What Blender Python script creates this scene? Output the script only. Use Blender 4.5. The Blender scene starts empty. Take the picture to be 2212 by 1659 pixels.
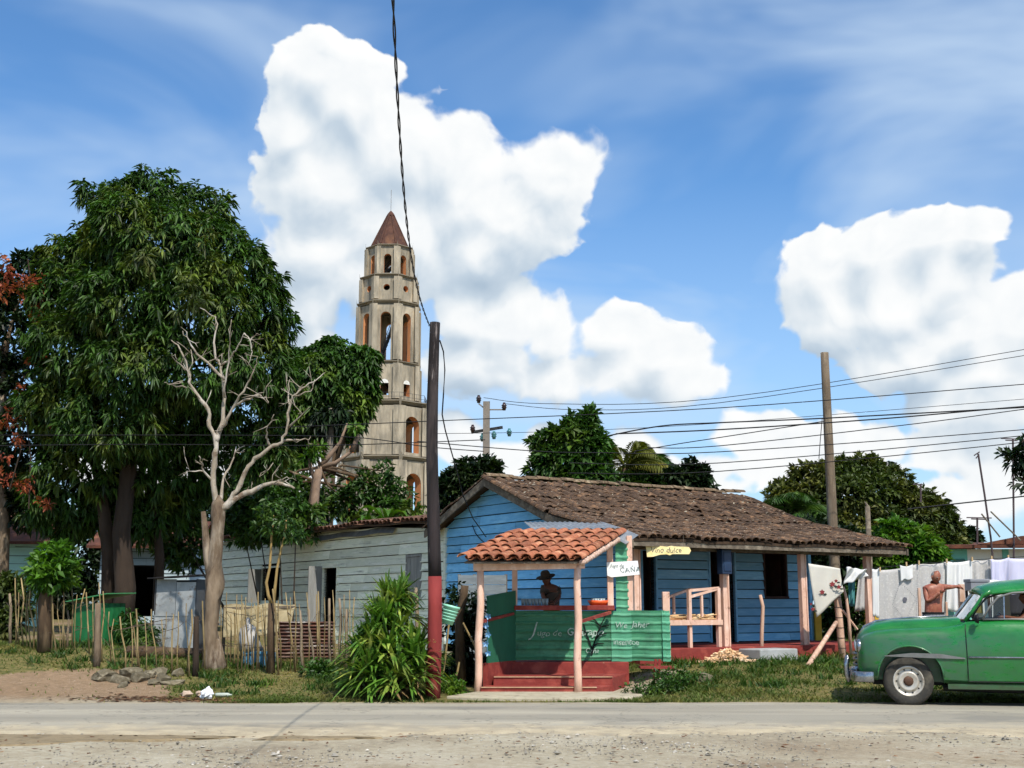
import bpy, bmesh, math, random
import numpy as np
from mathutils import Vector, Matrix
R = math.radians
random.seed(7); RNG = np.random.default_rng(11)
scene = bpy.context.scene
col = scene.collection
# ------------------------------------------------------------------ camera
FPX, PITCH, CAMZ = 2600.0, R(10.36), 1.5            # focal length in units of a 2212-wide frame
cam_data = bpy.data.cameras.new('camera'); cam = bpy.data.objects.new('camera', cam_data)
col.objects.link(cam); scene.camera = cam
cam.location = (0, 0, CAMZ); cam.rotation_euler = (R(90) + PITCH, 0, 0)
cam_data.sensor_width = 36.0; cam_data.lens = 36.0 * FPX / 2212.0
cam_data.clip_start = 0.1; cam_data.clip_end = 8000
# ------------------------------------------------------------------ light
SUN_H, SUN_EL = Vector((0.39, -0.921, 0)).normalized(), R(53)
to_sun = Vector((SUN_H.x * math.cos(SUN_EL), SUN_H.y * math.cos(SUN_EL), math.sin(SUN_EL)))
sd = bpy.data.lights.new('sun', 'SUN'); sd.energy = 4.1; sd.angle = R(0.55); sd.color = (1.0, 0.945, 0.86)
sun = bpy.data.objects.new('sun', sd); col.objects.link(sun)
sun.rotation_euler = to_sun.to_track_quat('Z', 'Y').to_euler(); sun.location = (20, -30, 60)
scene.view_settings.view_transform = 'Standard'; scene.view_settings.look = 'None'
scene.view_settings.exposure = 0.27; scene.view_settings.gamma = 1.0
try: scene.view_settings.use_curve_mapping = False
except Exception: pass
scene.cycles.max_bounces = 6; scene.cycles.diffuse_bounces = 3; scene.cycles.glossy_bounces = 2
scene.cycles.transparent_max_bounces = 8; scene.cycles.transmission_bounces = 4
scene.cycles.use_denoising = True
scene.cycles.use_adaptive_sampling = True; scene.cycles.adaptive_threshold = .02; scene.cycles.adaptive_min_samples = 12
# ------------------------------------------------------------------ sky with cumulus clouds
class NT:
    def __init__(s, tree): s.t = tree; s.n = tree.nodes; s.l = tree.links
    def new(s, typ, **kw):
        n = s.n.new(typ)
        for k, v in kw.items(): setattr(n, k, v)
        return n
    def put(s, node, key, val):
        if val is None: return
        if isinstance(val, bpy.types.NodeSocket): s.l.new(val, node.inputs[key])
        else: node.inputs[key].default_value = val
    def m(s, op, a, b=None, c=None, clamp=False):
        n = s.new('ShaderNodeMath', operation=op, use_clamp=clamp)
        s.put(n, 0, a); s.put(n, 1, b); s.put(n, 2, c); return n.outputs[0]
    def v(s, op, a, b=None, out=0, scale=None):
        n = s.new('ShaderNodeVectorMath', operation=op)
        s.put(n, 0, a); s.put(n, 1, b)
        if scale is not None: s.put(n, 'Scale', scale)
        return n.outputs[out]
    def noise(s, vec, scale, detail=6, rough=.55, lac=2.0, dist=0.0, out=0):
        n = s.new('ShaderNodeTexNoise'); s.put(n, 'Vector', vec); s.put(n, 'Scale', scale)
        s.put(n, 'Detail', detail); s.put(n, 'Roughness', rough); s.put(n, 'Lacunarity', lac); s.put(n, 'Distortion', dist)
        return n.outputs[out]
    def rng(s, val, a, b, c=0.0, d=1.0, smooth=False):
        n = s.new('ShaderNodeMapRange', interpolation_type='SMOOTHSTEP' if smooth else 'LINEAR')
        s.put(n, 0, val); s.put(n, 1, a); s.put(n, 2, b); s.put(n, 3, c); s.put(n, 4, d); return n.outputs[0]
    def mix(s, fac, a, b, mode='MIX'):
        n = s.new('ShaderNodeMix', data_type='RGBA', blend_type=mode); s.put(n, 0, fac)
        s.put(n, 6, a if not isinstance(a, tuple) else (*a[:3], 1)); s.put(n, 7, b if not isinstance(b, tuple) else (*b[:3], 1)); return n.outputs[2]
    def ramp(s, fac, stops):
        n = s.new('ShaderNodeValToRGB'); e = n.color_ramp.elements
        while len(e) < len(stops): e.new(0.5)
        for el, (p, c) in zip(e, stops): el.position = p; el.color = (*c, 1)
        s.put(n, 0, fac); return n.outputs[0]
def pix_dir(u, v):
    xc = (u - 1106) / FPX; yc = -(v - 829.5) / FPX
    return Vector((xc, math.cos(PITCH) - yc * math.sin(PITCH), math.sin(PITCH) + yc * math.cos(PITCH))).normalized()
def at(u, v, Y):
    d = pix_dir(u, v); t = Y / d.y
    return Vector((d.x * t, Y, CAMZ + d.z * t))
def S(r, g, b):
    f = lambda c: (c / 255 / 12.92) if c / 255 <= .04045 else ((c / 255 + .055) / 1.055) ** 2.4
    return (f(r), f(g), f(b))
world = bpy.data.worlds.new('World'); scene.world = world; world.use_nodes = True
def build_world():
    nt = NT(world.node_tree); nt.n.clear()
    tc = nt.new('ShaderNodeTexCoord').outputs['Generated']
    sky = nt.new('ShaderNodeTexSky', sky_type='NISHITA', sun_disc=False)
    sky.sun_elevation = SUN_EL; sky.sun_rotation = math.atan2(SUN_H.x, SUN_H.y)
    sky.altitude = 80; sky.air_density = 1.0; sky.dust_density = 0.4; sky.ozone_density = 2.5
    # cumulus banks: (centre pixel, half-width, half-height) turned into directions on the sky
    high = [(690,170,85,85),(640,270,62,70),(760,230,110,110),(700,380,120,150),(860,330,130,130),(960,340,100,100),(1000,430,110,110),(1190,380,105,110),(1120,470,140,100),(860,500,180,140),(680,540,110,120),(1040,530,150,70),(670,650,80,60),(800,600,150,70),
            (1000,670,75,70),(1090,690,110,75),(1190,720,80,75),(1050,780,140,80),(1200,820,130,60),(1340,720,80,65),(1440,770,90,70),(1350,815,120,60),(1480,830,80,50),
            (1790,580,90,70),(1900,550,100,65),(2010,520,90,55),(2100,510,60,45),(1800,660,95,80),(1950,640,120,90),(2050,600,90,60),(2090,700,90,60),(1980,750,130,80),(2150,790,110,90),(2130,880,140,80),(2200,700,70,70)]
    low = [(690,740,70,45),(990,960,80,55),(1080,990,120,45),(1185,945,60,35),(1370,970,70,50),(1340,1010,100,35),(1440,1005,60,30),(1640,940,75,50),(1720,970,100,60),(1850,950,90,60),(1930,960,45,50),(1780,1020,180,40),(1540,1020,60,35),(2080,1080,160,50),(2080,975,150,70),(2170,1030,120,60),(1300,1060,320,30),(700,1010,150,50),(300,1000,200,50)]
    banks = high + low
    w3 = nt.v('SUBTRACT', nt.noise(tc, 9.0, 1, .5, out=1), (.5, .5, .5))
    vec = nt.v('ADD', tc, nt.v('SCALE', w3, scale=.038))
    def bank_field(vv, rows, k):
        cur = None
        for (u, v, rw, rh) in rows:
            c = pix_dir(u, v); A = Vector((FPX / rw, FPX / rw, FPX / rh)) * .97
            n = nt.new('ShaderNodeVectorMath', operation='MULTIPLY_ADD'); nt.put(n, 0, vv); nt.put(n, 1, tuple(A)); nt.put(n, 2, (-A.x * c.x, -A.y * c.y, -A.z * c.z))
            ln = nt.v('LENGTH', n.outputs[0], out=1)
            cur = ln if cur is None else nt.m('SMOOTH_MIN', cur, ln, k)
        return nt.m('SUBTRACT', 1.0, cur)
    b0 = bank_field(vec, banks, .22)
    b2 = bank_field(nt.v('ADD', vec, (.008, 0, .030)), high, .25)
    # away from the view the sky goes on with scattered clouds of the same kind
    off = nt.rng(nt.v('DOT_PRODUCT', tc, tuple(pix_dir(1106, 829)), out=1), .84, .74, 3.0, 0, True)
    b0 = nt.m('MAXIMUM', b0, nt.m('SUBTRACT', nt.m('MULTIPLY', nt.m('SUBTRACT', nt.noise(tc, 3.1, 2, .5), .60), 4.0), off))
    def puffs(offset, det):
        q = vec if offset is None else nt.v('ADD', vec, offset)
        n1 = nt.m('SUBTRACT', nt.noise(q, 11.0, det, .56), .5)
        bil = nt.m('MULTIPLY_ADD', nt.m('ABSOLUTE', nt.m('SUBTRACT', nt.noise(q, 24.0, 3, .45), .5)), -2.4, .26)   # rounded billows
        return nt.m('MULTIPLY_ADD', bil, .70, nt.m('MULTIPLY', n1, 1.25))
    p0 = puffs(None, 7); p1 = puffs((.005, 0, .009), 5)
    f0 = nt.m('ADD', p0, b0)
    wide = nt.rng(nt.noise(tc, 5.0, 2, .5), .42, .60, .11, .34)
    dens = nt.rng(nt.m('DIVIDE', nt.m('ADD', f0, .02), wide), 0, 1, 0, 1, True)
    relief = nt.m('SUBTRACT', p0, p1)                 # brighter where less cloud lies towards the sun
    deep = nt.m('MINIMUM', nt.m('SUBTRACT', b0, b2), .40)
    lit = nt.m('MULTIPLY_ADD', relief, .50, nt.m('MULTIPLY_ADD', deep, .66, .60))
    thick = nt.rng(f0, .10, 1.0, 0.0, .10)
    lit = nt.m('SUBTRACT', lit, thick, clamp=True)
    ccol = nt.ramp(lit, [(0.0, (4.2, 5.3, 6.5)), (.30, (5.5, 6.5, 7.5)), (.50, (7.2, 7.9, 8.5)), (.70, (8.9, 9.2, 9.4)), (1.0, (10.1, 10.1, 10.0))])
    # thin high veil
    st = nt.v('MULTIPLY', tc, (1.4, 1.4, 3.6))
    veil = nt.rng(nt.noise(st, 2.2, 4, .5, dist=.5), .34, .74, 0, .80, True)
    sepw = nt.new('ShaderNodeSeparateXYZ'); nt.put(sepw, 0, tc)
    haze = nt.rng(sepw.outputs[2], .0, .34, .70, 0.0)
    # the photograph's deep tropical blue
    base = nt.mix(1.0, sky.outputs[0], (.96, 1.42, 1.74), 'MULTIPLY')
    c = nt.mix(nt.m('MAXIMUM', veil, haze), base, (5.9, 7.4, 9.2))
    c = nt.mix(dens, c, ccol)
    bg = nt.new('ShaderNodeBackground'); nt.put(bg, 0, c); nt.put(bg, 1, .085)
    world.cycles.sampling_method = 'MANUAL'; world.cycles.sample_map_resolution = 256
    out = nt.new('ShaderNodeOutputWorld'); nt.l.new(bg.outputs[0], out.inputs[0])
build_world()
# ------------------------------------------------------------------ helpers
def tag(o, label=None, cat=None, group=None, kind=None):
    for k, v in (('label', label), ('category', cat), ('group', group), ('kind', kind)):
        if v: o[k] = v
    return o
def thing(name, label, cat, loc=(0, 0, 0), rz=0.0, group=None):
    o = bpy.data.objects.new(name, None); col.objects.link(o)
    o.location = loc; o.rotation_euler = (0, 0, rz); o.empty_display_size = .2
    return tag(o, label, cat, group)
def link(name, me, parent=None, loc=None):
    o = bpy.data.objects.new(name, me); col.objects.link(o)
    if parent is not None: o.parent = parent
    if loc is not None: o.location = loc
    return o
def copy_tree(o, parent=None):
    c = o.copy(); col.objects.link(c)
    if parent is not None: c.parent = parent
    for ch in [k for k in o.children]: copy_tree(ch, c)
    return c
class MB:
    """collects faces and links them as one mesh object"""
    def __init__(s): s.v = []; s.f = []; s.mi = []; s.cur = 0
    def add(s, vs, fs):
        k = len(s.v); s.v.extend([tuple(p) for p in vs])
        for f in fs: s.f.append(tuple(i + k for i in f)); s.mi.append(s.cur)
        return s
    def hexa(s, p): # 8 points: bottom 4 (ccw), top 4
        return s.add(p, [(0, 3, 2, 1), (4, 5, 6, 7), (0, 1, 5, 4), (1, 2, 6, 5), (2, 3, 7, 6), (3, 0, 4, 7)])
    def box(s, x0, x1, y0, y1, z0, z1):
        return s.hexa([(x0, y0, z0), (x1, y0, z0), (x1, y1, z0), (x0, y1, z0), (x0, y0, z1), (x1, y0, z1), (x1, y1, z1), (x0, y1, z1)])
    def bar(s, a, b, w, h=None, up=(0, 0, 1)):
        a = Vector(a); b = Vector(b); h = h or w; d = (b - a).normalized(); u = Vector(up)
        if abs(d.dot(u)) > .98: u = Vector((1, 0, 0))
        x = d.cross(u).normalized() * (w / 2); y = x.cross(d).normalized() * (h / 2)
        return s.hexa([a - x - y, a + x - y, a + x + y, a - x + y, b - x - y, b + x - y, b + x + y, b - x + y])
    def tube(s, pts, rad, n=8, cap=True, wob=0.0):
        pts = [Vector(p) for p in pts]
        if not hasattr(rad, '__len__'): rad = [rad] * len(pts)
        ref = Vector((0, 0, 1)) if abs((pts[-1] - pts[0]).normalized().z) < .9 else Vector((1, 0, 0))
        k = len(s.v); vs = []
        for i, p in enumerate(pts):
            d = (pts[min(i + 1, len(pts) - 1)] - pts[max(i - 1, 0)])
            d = d.normalized() if d.length > 1e-9 else Vector((0, 0, 1))
            x = d.cross(ref)
            x = x.normalized() if x.length > 1e-4 else d.cross(Vector((0, 1, 0))).normalized()
            y = d.cross(x).normalized()
            for j in range(n):
                a = 2 * math.pi * j / n; r = rad[i] * (1 + (random.uniform(-wob, wob) if wob else 0))
                vs.append(p + x * (r * math.cos(a)) + y * (r * math.sin(a)))
        fs = []
        for i in range(len(pts) - 1):
            for j in range(n):
                a = i * n + j; b = i * n + (j + 1) % n
                fs.append((a, b, b + n, a + n))
        if cap: fs.append(tuple(range(n - 1, -1, -1))); fs.append(tuple((len(pts) - 1) * n + j for j in range(n)))
        return s.add(vs, fs)
    def lathe(s, prof, c=(0, 0, 0), n=16, axis='Z', cap=False):
        vs = []; fs = []
        for r, h in prof:
            for j in range(n):
                a = 2 * math.pi * j / n; x, y = r * math.cos(a), r * math.sin(a)
                p = (x, y, h) if axis == 'Z' else ((x, h, y) if axis == 'Y' else (h, x, y))
                vs.append((p[0] + c[0], p[1] + c[1], p[2] + c[2]))
        for i in range(len(prof) - 1):
            for j in range(n): fs.append((i * n + j, i * n + (j + 1) % n, (i + 1) * n + (j + 1) % n, (i + 1) * n + j))
        if cap: fs.append(tuple(range(n - 1, -1, -1))); fs.append(tuple((len(prof) - 1) * n + j for j in range(n)))
        return s.add(vs, fs)
    def prism(s, poly, ext):  # polygon of 3D points extruded by vector
        n = len(poly); e = Vector(ext); p = [Vector(q) for q in poly]
        return s.add(p + [q + e for q in p], [tuple(range(n - 1, -1, -1)), tuple(range(n, 2 * n))] + [(i, (i + 1) % n, (i + 1) % n + n, i + n) for i in range(n)])
    def ball(s, c, r, nu=10, nv=7, jit=0.0):
        if not hasattr(r, '__len__'): r = (r, r, r)
        vs = [(c[0], c[1], c[2] - r[2])]; fs = []
        for i in range(1, nv):
            t = -math.pi / 2 + math.pi * i / nv
            for j in range(nu):
                a = 2 * math.pi * j / nu; q = 1 + random.uniform(-jit, jit)
                vs.append((c[0] + r[0] * q * math.cos(t) * math.cos(a), c[1] + r[1] * q * math.cos(t) * math.sin(a), c[2] + r[2] * q * math.sin(t)))
        vs.append((c[0], c[1], c[2] + r[2])); L = len(vs) - 1
        for j in range(nu): fs.append((0, 1 + (j + 1) % nu, 1 + j)); fs.append((L, L - nu + j, L - nu + (j + 1) % nu))
        for i in range(nv - 2):
            for j in range(nu):
                a = 1 + i * nu + j; b = 1 + i * nu + (j + 1) % nu; fs.append((a, b, b + nu, a + nu))
        return s.add(vs, fs)
    def grid(s, fn, nu, nv):
        vs = [fn(i / nu, j / nv) for j in range(nv + 1) for i in range(nu + 1)]
        return s.add(vs, [(j * (nu + 1) + i, j * (nu + 1) + i + 1, (j + 1) * (nu + 1) + i + 1, (j + 1) * (nu + 1) + i) for j in range(nv) for i in range(nu)])
    def mesh(s, name='mesh', mats=(), smooth=False, off=None):
        me = bpy.data.meshes.new(name)
        vs = s.v if off is None else [(x - off[0], y - off[1], z - off[2]) for x, y, z in s.v]
        me.from_pydata(vs, [], s.f)
        mats = mats if isinstance(mats, (list, tuple)) else [mats]
        for m in mats: me.materials.append(m)
        if len(mats) > 1: me.polygons.foreach_set('material_index', s.mi)
        if smooth: me.polygons.foreach_set('use_smooth', [True] * len(me.polygons))
        me.update(); return me
    def build(s, name, mats, parent=None, smooth=False, world=False, bevel=0.0, solid=0.0):
        """world=True: vertices are world coordinates, parent an unrotated Empty"""
        off = parent.location if (world and parent is not None) else None
        o = link(name, s.mesh(name, mats, smooth, off), parent)
        if solid: mo = o.modifiers.new('solid', 'SOLIDIFY'); mo.thickness = solid; mo.offset = 0
        if bevel: mo = o.modifiers.new('bevel', 'BEVEL'); mo.width = bevel; mo.segments = 2; mo.limit_method = 'ANGLE'
        return o
    def alone(s, name, mats, label, cat, group=None, smooth=False, base=None, bevel=0.0, solid=0.0, kind=None):
        """one-mesh thing, origin at its base"""
        if base is None:
            a = np.array(s.v); base = Vector((float((a[:, 0].min() + a[:, 0].max()) / 2), float((a[:, 1].min() + a[:, 1].max()) / 2), float(a[:, 2].min())))
        o = link(name, s.mesh(name, mats, smooth, base)); o.location = base
        if solid: mo = o.modifiers.new('solid', 'SOLIDIFY'); mo.thickness = solid; mo.offset = 0
        if bevel: mo = o.modifiers.new('bevel', 'BEVEL'); mo.width = bevel; mo.segments = 2; mo.limit_method = 'ANGLE'
        return tag(o, label, cat, group, kind)
MATS = {}
def mat(name, c1, c2=None, c3=None, scale=3.0, stretch=(1, 1, 1), rough=.85, spec=.3, bump=0.0, bscale=None, metal=0.0,
        island=0.0, trans=0.0, wear=None, wscale=6.0, wlo=.58, whi=.70, wstretch=(1, 1, 1), detail=6, coat=0.0, objrand=0.0, lo=.3, hi=.7):
    """procedural principled material; colours are linear tuples"""
    if name in MATS: return MATS[name]
    m = bpy.data.materials.new(name); m.use_nodes = True; MATS[name] = m
    nt = NT(m.node_tree); nt.n.clear()
    bs = nt.new('ShaderNodeBsdfPrincipled'); out = nt.new('ShaderNodeOutputMaterial')
    tc = nt.new('ShaderNodeTexCoord').outputs['Object']
    vec = nt.v('MULTIPLY', tc, stretch)
    if objrand:
        vec = nt.v('ADD', vec, nt.v('SCALE', (17.3, 9.1, 23.7), scale=nt.new('ShaderNodeObjectInfo').outputs['Random']))
    c2 = c2 or tuple(x * .7 for x in c1)
    nz = nt.noise(vec, scale, detail, .6)
    stops = [(lo, c1), (hi, c2)] if c3 is None else [(lo, c1), ((lo + hi) / 2, c2), (hi, c3)]
    c = nt.ramp(nz, stops)
    if wear is not None:
        w = nt.rng(nt.noise(nt.v('MULTIPLY', tc, wstretch), wscale, 8, .65), wlo, whi, 0, 1)
        c = nt.mix(w, c, wear)
    if island:
        r = nt.new('ShaderNodeNewGeometry').outputs['Random Per Island']
        c = nt.mix(1.0, c, nt.ramp(r, [(0, (1 - island,) * 3), (1, (1 + island,) * 3)]), 'MULTIPLY')
    if objrand:
        r = nt.new('ShaderNodeObjectInfo').outputs['Random']
        c = nt.mix(1.0, c, nt.ramp(r, [(0, (1 - objrand,) * 3), (1, (1 + objrand,) * 3)]), 'MULTIPLY')
    nt.put(bs, 'Base Color', c); nt.put(bs, 'Roughness', rough); nt.put(bs, 'Specular IOR Level', spec); nt.put(bs, 'Metallic', metal)
    if coat: nt.put(bs, 'Coat Weight', coat); nt.put(bs, 'Coat Roughness', .15)
    if bump:
        b = nt.new('ShaderNodeBump'); nt.put(b, 'Strength', bump); nt.put(b, 'Distance', .02)
        nt.put(b, 'Height', nt.noise(vec, bscale or scale * 4, 8, .65)); nt.put(bs, 'Normal', b.outputs[0])
    sh = bs.outputs[0]
    if trans:
        tr = nt.new('ShaderNodeBsdfTranslucent'); nt.put(tr, 0, nt.mix(1.0, c, (1.3, 1.5, .5), 'MULTIPLY'))
        mx = nt.new('ShaderNodeMixShader'); nt.put(mx, 0, trans); nt.l.new(sh, mx.inputs[1]); nt.l.new(tr.outputs[0], mx.inputs[2]); sh = mx.outputs[0]
    nt.l.new(sh, out.inputs[0]); return m
def glass_mat():
    if 'glass' in MATS: return MATS['glass']
    m = bpy.data.materials.new('glass'); m.use_nodes = True; MATS['glass'] = m; nt = NT(m.node_tree); nt.n.clear()
    a = nt.new('ShaderNodeBsdfTransparent'); nt.put(a, 0, (.72, .80, .78, 1)); b = nt.new('ShaderNodeBsdfGlossy'); nt.put(b, 1, .04)
    f = nt.new('ShaderNodeFresnel'); nt.put(f, 0, 1.5); mx = nt.new('ShaderNodeMixShader'); nt.l.new(f.outputs[0], mx.inputs[0])
    nt.l.new(a.outputs[0], mx.inputs[1]); nt.l.new(b.outputs[0], mx.inputs[2]); o = nt.new('ShaderNodeOutputMaterial'); nt.l.new(mx.outputs[0], o.inputs[0]); return m
def text_obj(name, body, size, mtl, parent, loc, rot, shear=0.0, ext=.002, align='LEFT', bold=0.0, space=1.0):
    cu = bpy.data.curves.new(name, 'FONT'); cu.body = body; cu.size = size; cu.shear = shear; cu.extrude = ext; cu.align_x = align
    cu.offset = bold; cu.space_character = space; cu.resolution_u = 3; cu.materials.append(mtl)
    tmp = bpy.data.objects.new('text_tmp', cu); me = bpy.data.meshes.new_from_object(tmp); bpy.data.objects.remove(tmp)
    for v in me.vertices:   # an unsteady brush hand
        x, y = v.co.x / size, v.co.y / size; v.co.x += size * .035 * math.sin(x * 5.1 + y * 7.3) ; v.co.y += size * (.045 * math.sin(x * 3.3 + 1) + .03 * math.sin(x * 11 + y * 5))
    o = bpy.data.objects.new(name, me); col.objects.link(o); o.parent = parent; o.location = loc; o.rotation_euler = rot; o['kind'] = 'stuff'; return o
def sstep(a, b, x):
    t = min(1, max(0, (x - a) / (b - a))); return t * t * (3 - 2 * t)
def gz(x, y):
    """height of the ground"""
    bank = sstep(18.9, 23.8, y) * (.36 + .34 * sstep(-5.2, -8.5, x)) + .15 * sstep(24, 60, y)
    kiosk = sstep(-1.4, -.6, x) * (1 - sstep(1.9, 3.0, x)) * (1 - sstep(22.3, 23.7, y)); bank *= 1 - .86 * kiosk
    ru = (1 - .8 * kiosk) * .03 * math.sin(x * 1.3 + y * .7) * math.sin(y * 1.1 - x * .4) * sstep(19.0, 20.5, y)
    return bank + ru
def on_ground(u, v):
    """where the line of sight through a point of the picture meets the ground"""
    lo, hi = 8.0, 60.0
    for _ in range(50):
        mid = (lo + hi) / 2; p = at(u, v, mid)
        if p.z > gz(p.x, p.y): lo = mid
        else: hi = mid
    return at(u, v, lo)
def G(x, y, dz=0.0): return Vector((x, y, gz(x, y) + dz))
# ------------------------------------------------------------------ ground, road, grass
def axis_lines(lo, hi, step, far, ratio=1.35):
    a = list(np.arange(lo, hi + 1e-6, step)); s = step; x = lo; left = []
    while x > -far: s *= ratio; x -= s; left.append(x)
    s = step; x = hi; right = []
    while x < far: s *= ratio; x += s; right.append(x)
    return left[::-1] + a + right
def path_mask(x, y):
    """1 on bare dirt, 0 on grass, for the strip beyond the road"""
    n = .5 * math.sin(x * 2.1 + 1.3 * math.sin(y * 1.7)) + .5 * math.sin(y * 3.1 + x * 1.1)
    m = 0.0
    if y < 19.15 + .12 * n: return 1.0
    # trampled dirt in front of the stake fence
    e = ((x + 7.3) / 1.9) ** 2 + ((y - 20.0) / 2.0) ** 2
    m = max(m, 1 - sstep(.6, 1.15, e + .12 * n))
    m = max(m, (1 - sstep(.0, .35, y - 19.25 + .1 * n)) * (1 - sstep(-5.2, -4.2, x)))
    # worn track beside the kiosk steps up to the porch
    e = abs(x - (1.75 + (y - 20.4) * .42)) / .62
    m = max(m, (1 - sstep(.6, 1.1, e + .2 * n)) * sstep(19.3, 19.8, y) * (1 - sstep(22.6, 23.2, y)))
    # under the house, the yard
    if y > 24.6: m = max(m, sstep(24.6, 26.5, y) * (.45 + .3 * n))
    return min(1, max(0, m))
def build_ground():
    xs = axis_lines(-15, 15, .16, 3500); ys = [-400, -120, -40, -10] + [y for y in axis_lines(2, 31, .16, 3500) if y > 1.9]
    nx, ny = len(xs), len(ys)
    vs = []; dirt = []
    for y in ys:
        for x in xs:
            z = gz(x, y)
            if y < 14.6: z += .012 * math.sin(x * 3.1 + y) * math.sin(y * 2.3 + .5 * x) - .004
            vs.append((x, y, z)); dirt.append(1.0 if y < 19.1 else path_mask(x, y))
    fs = [(j * nx + i, j * nx + i + 1, (j + 1) * nx + i + 1, (j + 1) * nx + i) for j in range(ny - 1) for i in range(nx - 1)]
    me = bpy.data.meshes.new('ground'); me.from_pydata(vs, [], fs)
    a = me.attributes.new('dirt', 'FLOAT', 'POINT'); a.data.foreach_set('value', dirt)
    me.polygons.foreach_set('use_smooth', [True] * len(fs))
    m = bpy.data.materials.new('earth'); m.use_nodes = True; nt = NT(m.node_tree); nt.n.clear()
    bs = nt.new('ShaderNodeBsdfPrincipled'); out = nt.new('ShaderNodeOutputMaterial')
    tc = nt.new('ShaderNodeTexCoord').outputs['Object']
    at_ = nt.new('ShaderNodeAttribute', attribute_name='dirt').outputs['Fac']
    big = nt.noise(tc, .55, 5, .6); fine = nt.noise(tc, 9.0, 8, .7); peb = nt.noise(tc, 42.0, 4, .7)
    d = nt.ramp(nt.m('ADD', nt.m('MULTIPLY', big, .55), nt.m('MULTIPLY', fine, .45)), [(.36, S(138, 126, 106)), (.5, S(164, 153, 130)), (.64, S(184, 176, 156))])
    red = nt.rng(nt.noise(nt.v('ADD', tc, (31, 7, 0)), .38, 3, .5), .46, .60, 0, .75, True)
    sepc = nt.new('ShaderNodeSeparateXYZ'); nt.put(sepc, 0, tc)
    red = nt.m('MAXIMUM', nt.m('MULTIPLY', red, .3), nt.m('MULTIPLY', nt.rng(sepc.outputs[1], 19.0, 19.9, 0, .85), nt.rng(sepc.outputs[0], -3.0, -5.0, .25, 1.0)))
    d = nt.mix(red, d, nt.ramp(fine, [(.3, S(112, 88, 64)), (.7, S(146, 118, 90))]))
    d = nt.mix(nt.rng(peb, .60, .74, 0, .75), d, S(205, 198, 182)); d = nt.mix(nt.rng(peb, .40, .30, 0, .6), d, S(108, 96, 78))
    s = nt.ramp(fine, [(.33, S(70, 74, 38)), (.50, S(104, 100, 58)), (.68, S(140, 118, 80))])
    c = nt.mix(nt.rng(nt.m('ADD', at_, nt.m('MULTIPLY', nt.m('SUBTRACT', fine, .5), .7)), .35, .65), s, d)
    nt.put(bs, 'Base Color', c); nt.put(bs, 'Roughness', .95); nt.put(bs, 'Specular IOR Level', .15)
    b = nt.new('ShaderNodeBump'); nt.put(b, 'Strength', .7); nt.put(b, 'Distance', .03)
    nt.put(b, 'Height', nt.m('ADD', fine, nt.m('MULTIPLY', peb, .6))); nt.put(bs, 'Normal', b.outputs[0]); nt.l.new(bs.outputs[0], out.inputs[0])
    me.materials.append(m); o = link('ground', me); tag(o, kind='structure', label='bare earth and grass ground of the village roadside')
build_ground()
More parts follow.
